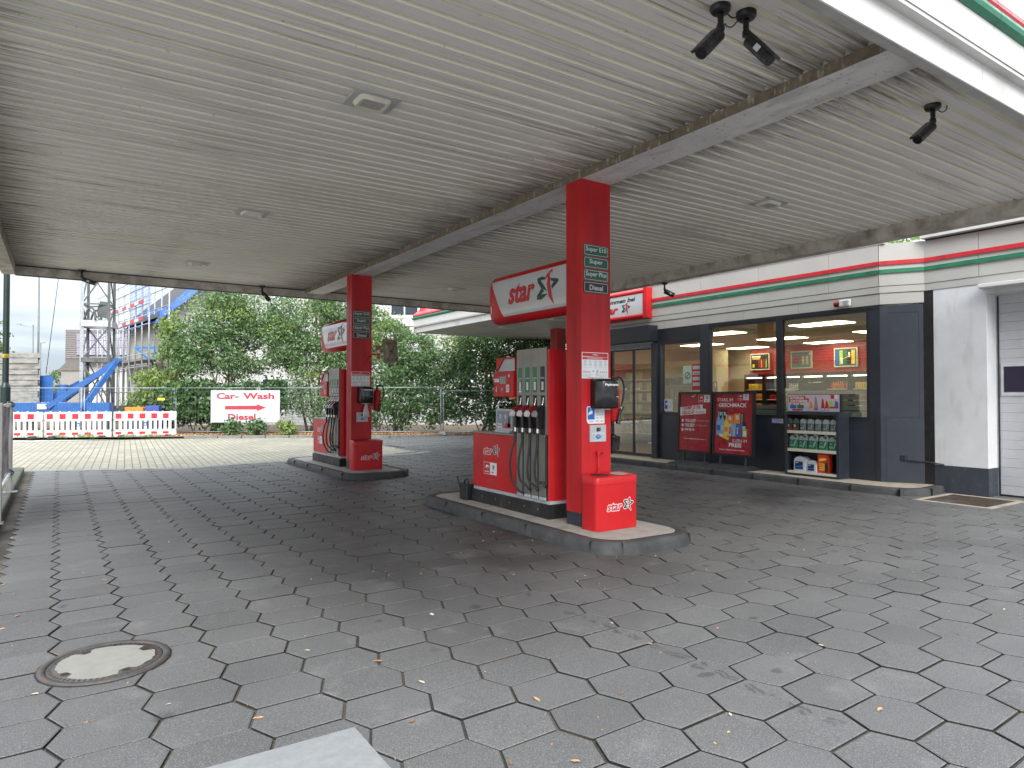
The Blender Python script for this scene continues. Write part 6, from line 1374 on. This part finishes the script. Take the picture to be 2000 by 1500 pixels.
for k in range(14): b.tube([so + no_ * 1.04 - u_ * .5 + Vector((0, 0, 6.3 + k * .19)), so + no_ * 1.04 + u_ * 4.0 + Vector((0, 0, 6.2 + k * .19))], .008, BS, 4)
b.build('safety_net', t)
# ---- orange tray and bluish crate behind the barrier
b = MB(); sbox(b, -16.05, -15.3, 28.0, 28.4, 1.02, 1.20, ORPR); tag(b.build('orange_tray', bevel=.02), 'orange plastic tray behind the right barrier', 'tray')
b = MB(); sbox(b, -15.25, -14.7, 28.1, 28.5, 1.02, 1.26, mat('violet blue crate', (.06, .09, .35), .5)); tag(b.build('blue_crate', bevel=.02), 'violet blue crate behind the right barrier', 'crate')
for nme, l0, l1 in (('tray_support', -16.1, -14.6),):
    b = MB(); sbox(b, l0, l1, 28.05, 28.5, .03, 1.01, DSTEEL); tag(b.build('site_pallet_stack'), 'dark pallet stack carrying the orange tray behind the barriers', 'pallet stack')
# ---- house with solar roof
t = thing('solar_house', 'white house with tiled roof carrying solar panels left of the scaffolding', 'house', S(-30, 52, 0))
b = MB(); sbox(b, -32.6, -22, 52, 58, 0, 4.55, mat('white render', (.70, .71, .70), .8, var=.04)); sbox(b, -34.6, -33.2, 56, 58, 0, 5.2, mat('brown brick side', (.20, .15, .12), .8, var=.2)); sbox(b, -33.2, -32.42, 52.5, 58, 0, 4.4, mat('grey slate cladding', (.22, .22, .23), .7)); b.build('wall', t)
b = MB(); TI = mat('grey roof tiles', (.17, .15, .14), .8, var=.35, vs=14); A0 = SP(-33.9, 51.2, 4.5); A1 = SP(-21, 51.2, 4.5); A2 = SP(-22.6, 55, 7.0); A3 = SP(-36.4, 55, 7.0); dn = Vector((0, 0, -.25))
b.add([A0, A1, A2, A3, A0 + dn, A1 + dn, A2 + dn, A3 + dn], [(0, 1, 2, 3), (0, 4, 5, 1), (0, 3, 7, 4)], TI)
for k in range(16):
    q = k / 15; b.beam(A0.lerp(A3, q) + Vector((0, 0, .04)), A1.lerp(A2, q) + Vector((0, 0, .04)), .05, TI, h=.06)
b.build('roof', t)
SOL = mat('solar cells', (.13, .10, .14), .2, var=.15, vs=3, rv=.05); b = MB(); du = (A1 - A0).normalized(); dv = (A3 - A0).normalized(); nn = du.cross(dv)
for i in range(8):
    for j in range(3):
        o = A0 + du * (.9 + i * 1.5) + dv * (.5 + j * 1.32) + nn * .1
        b.add([o, o + du * 1.44, o + du * 1.44 + dv * 1.25, o + dv * 1.25], [(0, 1, 2, 3)], SOL)
        for q in (.25, .5, .75): b.beam(o + du * 1.44 * q + nn * .004, o + du * 1.44 * q + dv * 1.25 + nn * .004, .025, PALEPR, h=.004)
        for q in (0, .33, .66, 1): b.beam(o + dv * 1.25 * q + nn * .006, o + dv * 1.25 * q + du * 1.44 + nn * .006, .03, PALEPR, h=.004)
b.build('solar_panel', t)
t = thing('distant_house', 'dark small house far down the street left of the solar house', 'house', S(-38, 62, 0)); b = MB(); sbox(b, -41.4, -39, 62, 66, 0, 4.0, mat('far grey wall', (.30, .28, .26), .8)); b.build('wall', t); b = MB(); b.prism([(0, 0), (3.0, 0), (1.5, 1.5)], SP(-41.7, 61.9, 4.0), SU, ZP, -4.2, 0, TI); b.build('roof', t)
# ---- lamp posts and mast
LST = mat('dull lamp post steel', (.16, .17, .18), .5, metal=.3)
def lamp(l, d, h, arm, label, r=.07):
    t = thing('street_lamp', label, 'street lamp', S(l, d, 0), group='street lamps down the road'); b = MB(); b.tube([SP(l, d, 0), SP(l, d, h)], [r, r * .7], LST, 8); b.tube([SP(l, d, h - .05), SP(l + arm, d, h)], r * .5, STEEL, 6); b.build('pole', t)
    b = MB(); sbox(b, l + arm - .3, l + arm + .1, d - .12, d + .12, h, h + .1, STEEL); b.build('lamp_head', t)
lamp(-31.6, 45, 9.75, -.6, 'tall grey lamp post left of the crane, its head just under the canopy', .07)
lamp(-42.6, 60, 8.0, -1.2, 'grey lamp post with a left pointing head, second behind the tall one'); lamp(-55.9, 80, 8.0, .5, 'thin lamp post farther down the street, third in line', .09); lamp(-69, 100, 6.0, .4, 'thinnest lamp post farthest down the street', .09)
b = MB(); b.tube([SP(-30.2, 45, 10.5), SP(-31.2, 45.2, 3.2)], .02, BLACK, 5); tag(b.build('hanging_cable'), 'dark cable hanging slightly slanted beside the tall lamp post', 'cable')
# ---- near lamp pole at the left edge
PX, PY = -1.0, 18.6
t = thing('lamp_pole', 'dark green lamp pole with thick lower sleeve at the left edge behind the banner frame', 'lamp pole', (PX, PY, 0)); GP = mat('dark green pole paint', (.012, .028, .024), .35, var=.15, rv=.06)
b = MB(); b.cyl((PX, PY, 0), (PX, PY, 1.85), .095, GP, n=16); b.cyl((PX, PY, 1.85), (PX, PY, 1.95), .095, GP, r2=.060, n=16); b.cyl((PX, PY, 1.95), (PX, PY, 6.2), .060, GP, n=16); b.build('pole', t)
b = MB(); b.cyl((PX, PY, 2.50), (PX, PY, 2.58), .062, mat('yellow number sticker', (.5, .38, .02), .5), n=16, caps=False); f = Face(b, (PX - .03, PY - .071, 2.515), XP, ZP); f.text('23', .0, .0, .06, .045, BLACKPR); b.build('number_sticker', t)
t = thing('round_road_sign', 'round red rimmed road sign cut off by the left picture edge', 'road sign', S(-24.9, 32.9, 0)); b = MB(); b.cyl(SP(-25.28, 32.5, 4.05), SP(-25.28, 32.52, 4.05), .5, REFLR, n=24); b.cyl(SP(-25.28, 32.48, 4.05), SP(-25.28, 32.499, 4.05), .36, WHITEPR, n=24); b.build('disc', t); b = MB(); b.tube([SP(-25.28, 32.56, 0), SP(-25.28, 32.56, 4.5)], .035, STEEL); b.build('pole', t)
# ---- banner frame on left kerb
t = thing('banner_frame', 'steel post frame with a lashed purple banner on the left mossy kerb', 'banner frame', (-.66, 12, .12)); b = MB(); ST = mat('brushed post steel', (.28, .27, .26), .4, metal=.6, var=.15)
b.box(-.70, -.62, 13.41, 13.49, .12, 1.56, ST); b.build('post', t, bevel=.004); b = MB(); b.box(-.68, -.57, 10.16, 10.26, .12, 1.57, ST); b.build('post', t, bevel=.004)
for y in (13.45, 10.21):
    b = MB(); b.box(-.74, -.55, y - .09, y + .09, .118, .13, ST); b.build('base_plate', t)
b = MB(); b.tube([(-.64, 10.2, .42), (-.65, 13.45, .42)], .022, mat('alu tube', (.6, .6, .6), .3, metal=.6), 8); b.tube([(-.64, 10.2, 1.52), (-.65, 13.45, 1.52)], .022, mat('alu tube', (.6, .6, .6), .3, metal=.6), 8); b.build('rail', t)
b = MB(); pm = NT('purple banner'); pm.color(pm.ramp(pm.noise(3, 6), .4, (.06, .05, .13), .6, (.45, .42, .55))); pm.b.inputs['Roughness'].default_value = .5; pm = pm.m
V = []; 
for i in range(13):
    for j in range(5): V.append((-.655 + .012 * math.sin(i * 1.3 + j), 10.35 + i * 2.95 / 12, .50 + j * .245))
b.add(V, [(i * 5 + j, (i + 1) * 5 + j, (i + 1) * 5 + j + 1, i * 5 + j + 1) for i in range(12) for j in range(4)], pm, True); b.box(-.668, -.664, 12.7, 13.3, 1.30, 1.48, REDPR); b.build('banner', t)
b = MB()
for y, z in ((10.28, 1.52), (13.36, 1.52), (13.36, .44), (10.28, .44)):
    for q in range(3): b.tube([(-.62, y - .03 + q * .03, z - .04), (-.60, y + q * .03, z), (-.66, y + q * .02, z + .045), (-.70, y, z)], .009, BLACK, 5, sub=3)
b.build('lashing', t)
# ================================================================== VEGETATION
def leaf_mat(name, c0, c1, tr=.25, dirt=None):
    t = NT(name); g = t.node("ShaderNodeNewGeometry"); r = g.outputs['Random Per Island']; c = t.ramp(r, 0, c0, 1, c1)
    t.color(c); t.b.inputs['Roughness'].default_value = .42; t.b.inputs['Specular IOR Level'].default_value = .45
    tl = t.node("ShaderNodeBsdfTranslucent"); t.l.new(c, tl.inputs[0]); ms = t.node("ShaderNodeMixShader"); ms.inputs[0].default_value = tr
    t.l.new(t.b.outputs[0], ms.inputs[1]); t.l.new(tl.outputs[0], ms.inputs[2]); t.l.new(ms.outputs[0], t.out.inputs[0]); return t.m
LF_ASH = leaf_mat('ash leaf', (.06, .125, .045), (.19, .29, .12)); LF_YEL = leaf_mat('yellow green leaf', (.12, .20, .045), (.29, .37, .11)); LF_DARK = leaf_mat('dark hedge leaf', (.035, .085, .03), (.125, .215, .07), .15); LF_FAR = leaf_mat('far tree leaf', (.06, .10, .03), (.14, .20, .05), .2); LF_AUT = leaf_mat('autumn leaf', (.35, .16, .05), (.62, .38, .16), .1)
BARK = mat('grey brown bark', (.12, .10, .075), .9, var=.3, vs=12, bump=.6, bs=40)
def leaves_mesh(name, C, size, m, parent, asp=.42, flat=.0, cross=True):
    """one folded leaf (two triangles pairs) at every centre C (n,3)"""
    n = len(C); a = RNG.normal(size=(n, 3)); a /= np.linalg.norm(a, axis=1)[:, None]; a[:, 2] *= (1 - flat); a[:, 2] -= .25; a /= np.linalg.norm(a, axis=1)[:, None]
    r = RNG.normal(size=(n, 3)); r[:, 2] *= .5; bb = np.cross(a, r); bb /= np.linalg.norm(bb, axis=1)[:, None]; nn = np.cross(a, bb)
    s = (size * RNG.uniform(.65, 1.25, n))[:, None]; w = s * asp
    V = np.stack([C - a * s * .5, C + bb * w * .5 - a * s * .05 + nn * w * .12, C + a * s * .5, C - bb * w * .5 - a * s * .05 + nn * w * .12], 1).reshape(-1, 3)
    if parent is not None: V = V - np.array(parent.location)
    F = np.arange(4 * n).reshape(n, 4)
    me = bpy.data.meshes.new(name); me.vertices.add(4 * n); me.vertices.foreach_set('co', V.astype(np.float32).ravel()); me.loops.add(4 * n); me.loops.foreach_set('vertex_index', F.astype(np.int32).ravel()); me.polygons.add(n); me.polygons.foreach_set('loop_start', np.arange(0, 4 * n, 4, dtype=np.int32)); me.polygons.foreach_set('loop_total', np.full(n, 4, dtype=np.int32)); me.materials.append(m); me.update(calc_edges=True); me.validate()
    o = bpy.data.objects.new(name, me); COL.objects.link(o)
    if parent is not None: o.parent = parent
    return o
def blob_points(blobs, n, twig=.16, per=16):
    """clumped points: clumps sit mostly near the surface of ellipsoid blobs (cx,cy,cz,rx,ry,rz,weight)"""
    B = np.array(blobs, float); wt = B[:, 6] / B[:, 6].sum(); k = RNG.choice(len(B), n // per, p=wt); q = B[k]
    d = RNG.normal(size=(len(k), 3)); d /= np.linalg.norm(d, axis=1)[:, None]; rad = RNG.uniform(.25, 1.12, len(k)) ** .55
    c = q[:, :3] + d * q[:, 3:6] * rad[:, None]
    C = np.repeat(c, per, 0) + RNG.normal(size=(len(c) * per, 3)) * np.array([twig, twig, twig * .7]); return C
def tree(l, d, blobs, n, size, m, label, name='ash_tree', trunk=5, h=4.5, cat='tree', group=None, extra=None, per=44, twig=.20, asp=.42):
    base = S(l, d, .03); t = thing(name, label, cat, base, group=group); rr = random.Random(int(l * 100) + int(n))
    W_ = []
    for (bl, bd, bz, rl, rd, rz, w) in blobs:
        p = SP(bl, bd, bz); W_.append((p.x, p.y, p.z, rl, rl if rd is None else rd, rz, w))
    b = MB(); crown = [Vector(w_[:3]) for w_ in W_]
    for k in range(trunk):
        c = crown[k % len(crown)]; s0 = Vector(base) + SU * rr.uniform(-.5, .5) * (trunk > 1) + SD * rr.uniform(-.2, .2); e = c + Vector((rr.uniform(-.4, .4), rr.uniform(-.4, .4), rr.uniform(.2, .9))) * (1 if cat == 'tree' else .3)
        mid = s0.lerp(e, .5) + Vector((rr.uniform(-.25, .25), rr.uniform(-.25, .25), .3)); b.tube([s0, s0.lerp(mid, .5), mid, e] if cat in ('tree', 'shrub') else [s0, Vector((c.x, c.y, c.z + .1))], [.065, .018] if cat == 'tree' else ([.03, .01] if cat == 'shrub' else [.012, .005]), BARK, 6, sub=4)
        for q in range(5 if cat == 'tree' else 0):
            a = s0.lerp(mid, rr.uniform(.4, 1)) if q < 2 else mid.lerp(e, rr.uniform(.1, .8)); b.tube([a, a + Vector((rr.uniform(-.9, .9), rr.uniform(-.9, .9), rr.uniform(.3, 1.2)))], [.022, .006], BARK, 5)
    b.build('trunk', t); C = blob_points(W_, n, twig, per); C[:, 2] = np.maximum(C[:, 2], .1); leaves_mesh('crown', C, size, m, t, asp)
    if extra: mm, bl2, n2, s2 = extra; W2 = [(*SP(x[0], x[1], x[2]), x[3], x[3], x[5], x[6]) for x in bl2]; leaves_mesh('young_shoots', blob_points(W2, n2, twig, 12), s2, mm, t, asp)
    return t
TG = 'bushy trees behind the construction fence'
tree(-13.0, 30.2, [(-13.0, 30.2, 4.9, 1.35, None, 1.3, 1.2), (-14.3, 30.3, 3.9, 1.2, None, 1.1, 1), (-11.9, 30.2, 3.9, 1.3, None, 1.2, 1), (-13.2, 30, 3.1, 1.7, None, .8, 1), (-12.6, 30.2, 6.0, 1.0, None, .8, .6), (-11.2, 30.3, 5.1, .9, None, .9, .5)], 16000, .165, LF_ASH, 'broad bushy ash tree rising behind the car wash board', trunk=6, group=TG, extra=(LF_YEL, [(-13.4, 30, 5.6, 1.1, 1, .7, 1), (-12.2, 29.8, 5.2, 1.0, 1, .6, 1)], 1800, .13))
tree(-8.9, 30.5, [(-8.9, 30.5, 5.0, 1.45, None, 1.4, 1.2), (-7.6, 30.4, 3.9, 1.4, None, 1.1, 1), (-10.1, 30.4, 3.8, 1.2, None, 1.0, 1), (-8.8, 30.2, 3.2, 1.7, None, .8, 1), (-7.6, 30.3, 5.6, 1.3, None, 1.1, .8), (-10.3, 30.3, 5.4, .7, None, .8, .4)], 17000, .165, LF_ASH, 'tall bushy ash tree directly left of the rear column', trunk=6, group=TG, extra=(LF_YEL, [(-8.6, 30, 5.6, 1.1, 1, .8, 1), (-10.2, 30, 4.6, .8, 1, .6, 1), (-8.6, 29.6, 2.6, .5, 1, .4, .4)], 2200, .13))
tree(-5.2, 30.2, [(-5.5, 30.2, 4.1, 1.1, None, 1.2, 1), (-4.4, 30.2, 3.5, 1.2, None, 1.1, 1), (-5.5, 30, 2.7, 1.4, None, .9, 1), (-3.4, 30.1, 2.9, 1.0, None, .9, .7), (-6.6, 30.2, 5.3, .7, None, .8, .5)], 13500, .165, LF_ASH, 'bushy ash tree behind the convex mirror of the rear column', trunk=4, group=TG, extra=(LF_YEL, [(-5.6, 30, 4.4, .9, 1, .8, 1)], 1400, .13))
tree(-1.2, 30.0, [(-1.6, 30, 3.8, 1.4, None, 1.3, 1), (-.2, 30, 4.0, 1.3, None, 1.3, 1), (-1.0, 29.8, 2.6, 1.7, None, 1.0, 1), (.9, 30, 4.4, 1.2, None, 1.2, 1)], 15000, .16, LF_DARK, 'leafy tree under the rear canopy left of the near pump', trunk=5, group=TG, extra=(LF_YEL, [(-2.2, 29.6, 4.1, .8, 1, .6, 1), (-.3, 29.5, 4.5, .9, 1, .6, 1)], 2000, .14))
tree(3.4, 29.8, [(3.0, 29.8, 3.8, 1.6, None, 1.5, 1), (4.8, 29.8, 3.6, 1.6, None, 1.4, 1), (3.4, 29.6, 2.2, 1.8, None, 1.0, 1)], 9000, .17, LF_DARK, 'leafy tree behind the near pump, mostly hidden', trunk=4, group=TG)
tree(-15.4, 30.4, [(-15.3, 30.3, 3.0, .8, None, 1.3, 1), (-16.2, 30.3, 2.1, .8, None, .8, .8), (-15.2, 30.2, 4.6, .35, None, .7, .3)], 4500, .15, LF_YEL, 'slim yellow green young maple before the scaffolding', 'young_tree', trunk=3, asp=.7)
HG = 'hedge shrubs along the fence'
tree(-13.6, 29.2, [(-14.7, 29.2, 1.2, .9, .35, .8, 1), (-13.4, 29.2, 1.4, 1.2, .4, .9, 1.4), (-12.3, 29.3, 1.2, .9, .35, .9, 1), (-10.8, 29.3, 1.6, 1.1, .35, .8, 1)], 12500, .15, LF_DARK, 'dense dark ivy shrub left of and behind the car wash board', 'ivy_shrub', trunk=3, cat='shrub', group=HG, asp=.75)
tree(-5.4, 29.2, [(-6.3, 29.2, 1.2, .9, .4, .8, 1), (-4.8, 29.2, 1.3, 1.1, .4, 1.0, 1.2), (-3.4, 29.2, 1.3, .9, .4, 1.0, 1)], 7000, .14, LF_DARK, 'dark shrub right of the rear column along the fence', 'hedge_shrub', trunk=4, cat='shrub', group=HG, asp=.6)
tree(-1.2, 29.2, [(-2.2, 29.2, 1.4, .9, .4, 1.0, 1), (-.6, 29.2, 1.3, 1.1, .4, 1.0, 1.2), (.9, 29.2, 1.3, .9, .4, 1.0, 1)], 7000, .14, LF_DARK, 'dark shrub along the fence left of the near pump cabinet', 'hedge_shrub', trunk=4, cat='shrub', group=HG, asp=.6)
tree(-8.6, 29.3, [(-9.2, 29.3, 1.6, .6, .3, .9, 1), (-8.0, 29.3, 1.2, .9, .3, .8, 1)], 3600, .13, LF_ASH, 'thin shrub between the car wash board and the rear pump', 'hedge_shrub', trunk=5, cat='shrub', group=HG)
tree(-16.4, 30.6, [(-16.6, 30.6, 1.0, .9, .4, .6, 1)], 2500, .14, LF_DARK, 'low leafy shrub behind the right barrier', 'hedge_shrub', trunk=2, cat='shrub', group=HG)
tree(-19.0, 36, [(-18.6, 36, 1.0, 1.4, .4, .5, 1)], 1600, .14, LF_FAR, 'low clipped hedge behind the crane base', 'clipped_hedge', trunk=1, cat='hedge')
for l, d_, m, lb in ((-11.55, 27.75, LF_ASH, 'small green sprout below the D of the car wash board'), (-10.5, 27.75, LF_DARK, 'small bushy weed under the right half of the car wash board'), (-9.3, 27.8, LF_YEL, 'small bright round shrub right of the car wash board')):
    tree(l, d_, [(l, d_, .35, .38, .2, .32, 1)], 420, .15, m, lb, 'weed_plant', trunk=2, cat='plant', group='small plants at the foot of the board', per=10, twig=.08, asp=.5)
# background trees
tree(-36.2, 46, [(-36.6, 46, 5.6, 1.9, None, 1.8, 1), (-35.6, 46, 4.4, 1.3, None, 1.0, .5)], 5000, .2, LF_FAR, 'olive green tree top at the left edge behind the concrete slabs', 'broadleaf_tree', trunk=2, group=None, asp=.6)
tree(-51, 75, [(-50.8, 75, 3.2, 1.5, None, 1.4, 1)], 1500, .25, LF_FAR, 'small far tree behind the blue crane box', 'broadleaf_tree', trunk=1, asp=.6)
for k, (x, y, lb) in enumerate(((23, 15.5, 'leftmost'), (23.5, 11.8, 'second'), (24, 8.2, 'third'), (23, 4.6, 'rightmost'))):
    t = thing('broadleaf_tree', 'tree crown peeping over the shop roof, %s of four' % lb, 'tree', (x, y, 0), group='trees behind the shop')
    b = MB(); b.tube([(x, y, 0), (x + .2, y, 2.5), (x, y + .2, 5.2)], [.2, .08], BARK, 8, sub=3); b.build('trunk', t)
    leaves_mesh('crown', blob_points([(x, y, 5.4, 2.3, 2.3, 1.7, 1), (x + .5, y + 1.4, 5.0, 1.6, 1.6, 1.3, .6)], 5200, .2, 18), .2, LF_YEL if k % 2 else LF_FAR, t, .55)
# ---- leaf litter along the verge (uncountable), bigger leaves one by one
C = []
for _ in range(5200):
    l = random.uniform(-21, 3.5); d_ = 26.9 + max(0, (l + 21) * .085) + abs(random.gauss(0, .55)); d_ = min(d_, 29.2); p = SP(l, d_, .05 + random.uniform(0, .04)); C.append(tuple(p))
o = leaves_mesh('leaf_litter', np.array(C), .085, LF_AUT, None, .55, flat=.7); o['kind'] = 'stuff'
C = []
for l0 in (-21, -20.3, -19.2, -18.6, -17.8, -17.0, -16.6, -15.2, -14.3):
    for _ in range(90): p = SP(l0 + random.gauss(0, .25), 26.2 + (l0 + 21) * .2 * .5 + random.gauss(0, .1), random.uniform(.02, .14)); C.append(tuple(p))
o = leaves_mesh('grass_tufts', np.array(C), .16, leaf_mat('grass blade', (.10, .18, .03), (.25, .33, .07)), None, .12); o['kind'] = 'stuff'
C = []
for _ in range(600):
    y = random.uniform(8, 18.2); p = (-.66 - abs(random.gauss(0, .12)), y, .125); C.append(p)
LEAFSH = []
for m_, nm in ((mat('tan fallen leaf', (.50, .27, .12), .6, var=.2, vs=20), 'tan'), (mat('pale fallen leaf', (.60, .48, .32), .6, var=.2, vs=20), 'pale'), (mat('brown fallen leaf', (.26, .12, .06), .6, var=.2, vs=20), 'brown')):
    b = MB(); P = [(0, -.5, .0), (.16, -.25, .05), (.2, 0, .03), (.13, .28, .08), (0, .5, .02), (-.13, .28, .10), (-.2, 0, .05), (-.16, -.25, .02), (0, 0, 0)]
    b.add([(x, y, z) for x, y, z in P], [(i, (i + 1) % 8, 8) for i in range(8)], m_); LEAFSH.append((b, nm))
def pixg(u, v):  # helper tables of where leaves lie, already world coordinates
    return None
LP = [(1.66, 3.98, 0, .9), (.86, 3.62, 0, .8), (2.17, 3.0, 0, .8), (3.28, 3.25, 0, .5), (2.35, 4.60, 1, 1), (1.75, 3.55, 1, .7), (1.5, 3.15, 2, .6), (3.6, 1.9, 0, .8), (1.95, 2.4, 0, .7), (1.25, 2.75, 0, .8), (1.7, 2.55, 2, .5), (.35, 5.0, 0, .3), (-.25, 6.3, 0, .8), (-.33, 6.0, 0, .9), (-.1, 4.6, 1, .6), (.5, 4.05, 1, .4), (.35, 7.1, 0, .6), (1.1, 5.6, 2, .5), (3.0, 4.6, 2, .5), (3.9, 3.2, 0, .5), (4.2, 2.6, 1, .5), (2.9, 2.3, 1, .5), (2.6, 2.8, 2, .5), (3.35, 3.7, 1, .5), (2.3, 3.9, 2, .4), (1.35, 4.4, 1, .5), (2.8, 5.7, 0, .5), (3.5, 5.2, 0, .4), (4.35, 7.6, 0, .4), (4.45, 6.9, 1, .4), (4.4, 8.2, 0, .5), (4.5, 6.3, 0, .4), (1.2, 7.8, 0, .4), (.9, 9.4, 1, .5), (2.2, 9.0, 0, .4), (3.1, 7.9, 1, .4), (-.4, 7.4, 0, .7), (-.45, 8.1, 2, .6), (-.42, 8.9, 0, .5), (-.3, 7.0, 1, .5), (5.6, 3.4, 0, .4), (6.4, 3.0, 1, .4), (5.2, 2.2, 2, .4), (6.9, 3.9, 0, .3), (-.45, 9.8, 1, .5), (-.48, 10.9, 0, .5), (2.0, 5.1, 2, .4), (4.9, 4.3, 1, .3)]
for x, y in [(random.uniform(.2, 8), random.uniform(2.4, 13)) for _ in range(36)]: LP.append((x, y, random.choice((0, 1, 2)), random.uniform(.12, .3)))
FIRST = {}
for x, y, k, s_ in LP:
    bq, nm = LEAFSH[k]
    if k not in FIRST: FIRST[k] = o = bq.build('fallen_leaf')
    else: o = FIRST[k].copy(); COL.objects.link(o)
    s2 = .068 * s_ ** .8; o.location = (x, y, .004); o.scale = (s2, s2, s2); o.rotation_euler = (random.uniform(-.1, .1), random.uniform(-.1, .1), random.uniform(0, 6.28)); tag(o, '%s fallen leaf lying on the hexagonal paving' % nm, 'leaf', 'fallen leaves on the paving')
C = []
for _ in range(700): x, y = random.uniform(-.4, 9), random.uniform(2, 17); C.append((x, y, .003))
o = leaves_mesh('leaf_crumbs', np.array(C), .018, LF_AUT, None, .5, flat=.9); o['kind'] = 'stuff'
# ================================================================== HOUSE ACROSS THE STREET (behind the camera, seen in the shop windows)
t = thing('street_house', 'house with brown tiled roof across the street, mirrored in the shop windows', 'house', (-18, 34, 0))
b = MB(); b.box(-28, -18, 16, 52, 0, 4.2, mat('pale yellow render', (.62, .56, .40), .85)); b.build('wall', t); b = MB(); RT = mat('brown roof tiles', (.20, .10, .06), .7, var=.3, vs=9); b.add([(-17.4, 15.5, 4.0), (-17.4, 52.5, 4.0), (-23, 52.5, 9.0), (-23, 15.5, 9.0), (-28.6, 15.5, 4.0), (-28.6, 52.5, 4.0)], [(0, 1, 2, 3), (3, 2, 5, 4)], RT)
for k in range(24): q = k / 24; p0 = Vector((-17.4, 15.5, 4.03)).lerp(Vector((-23, 15.5, 9.03)), q); b.beam(p0, p0 + Vector((0, 37, 0)), .06, RT, h=.05)
b.build('roof', t)
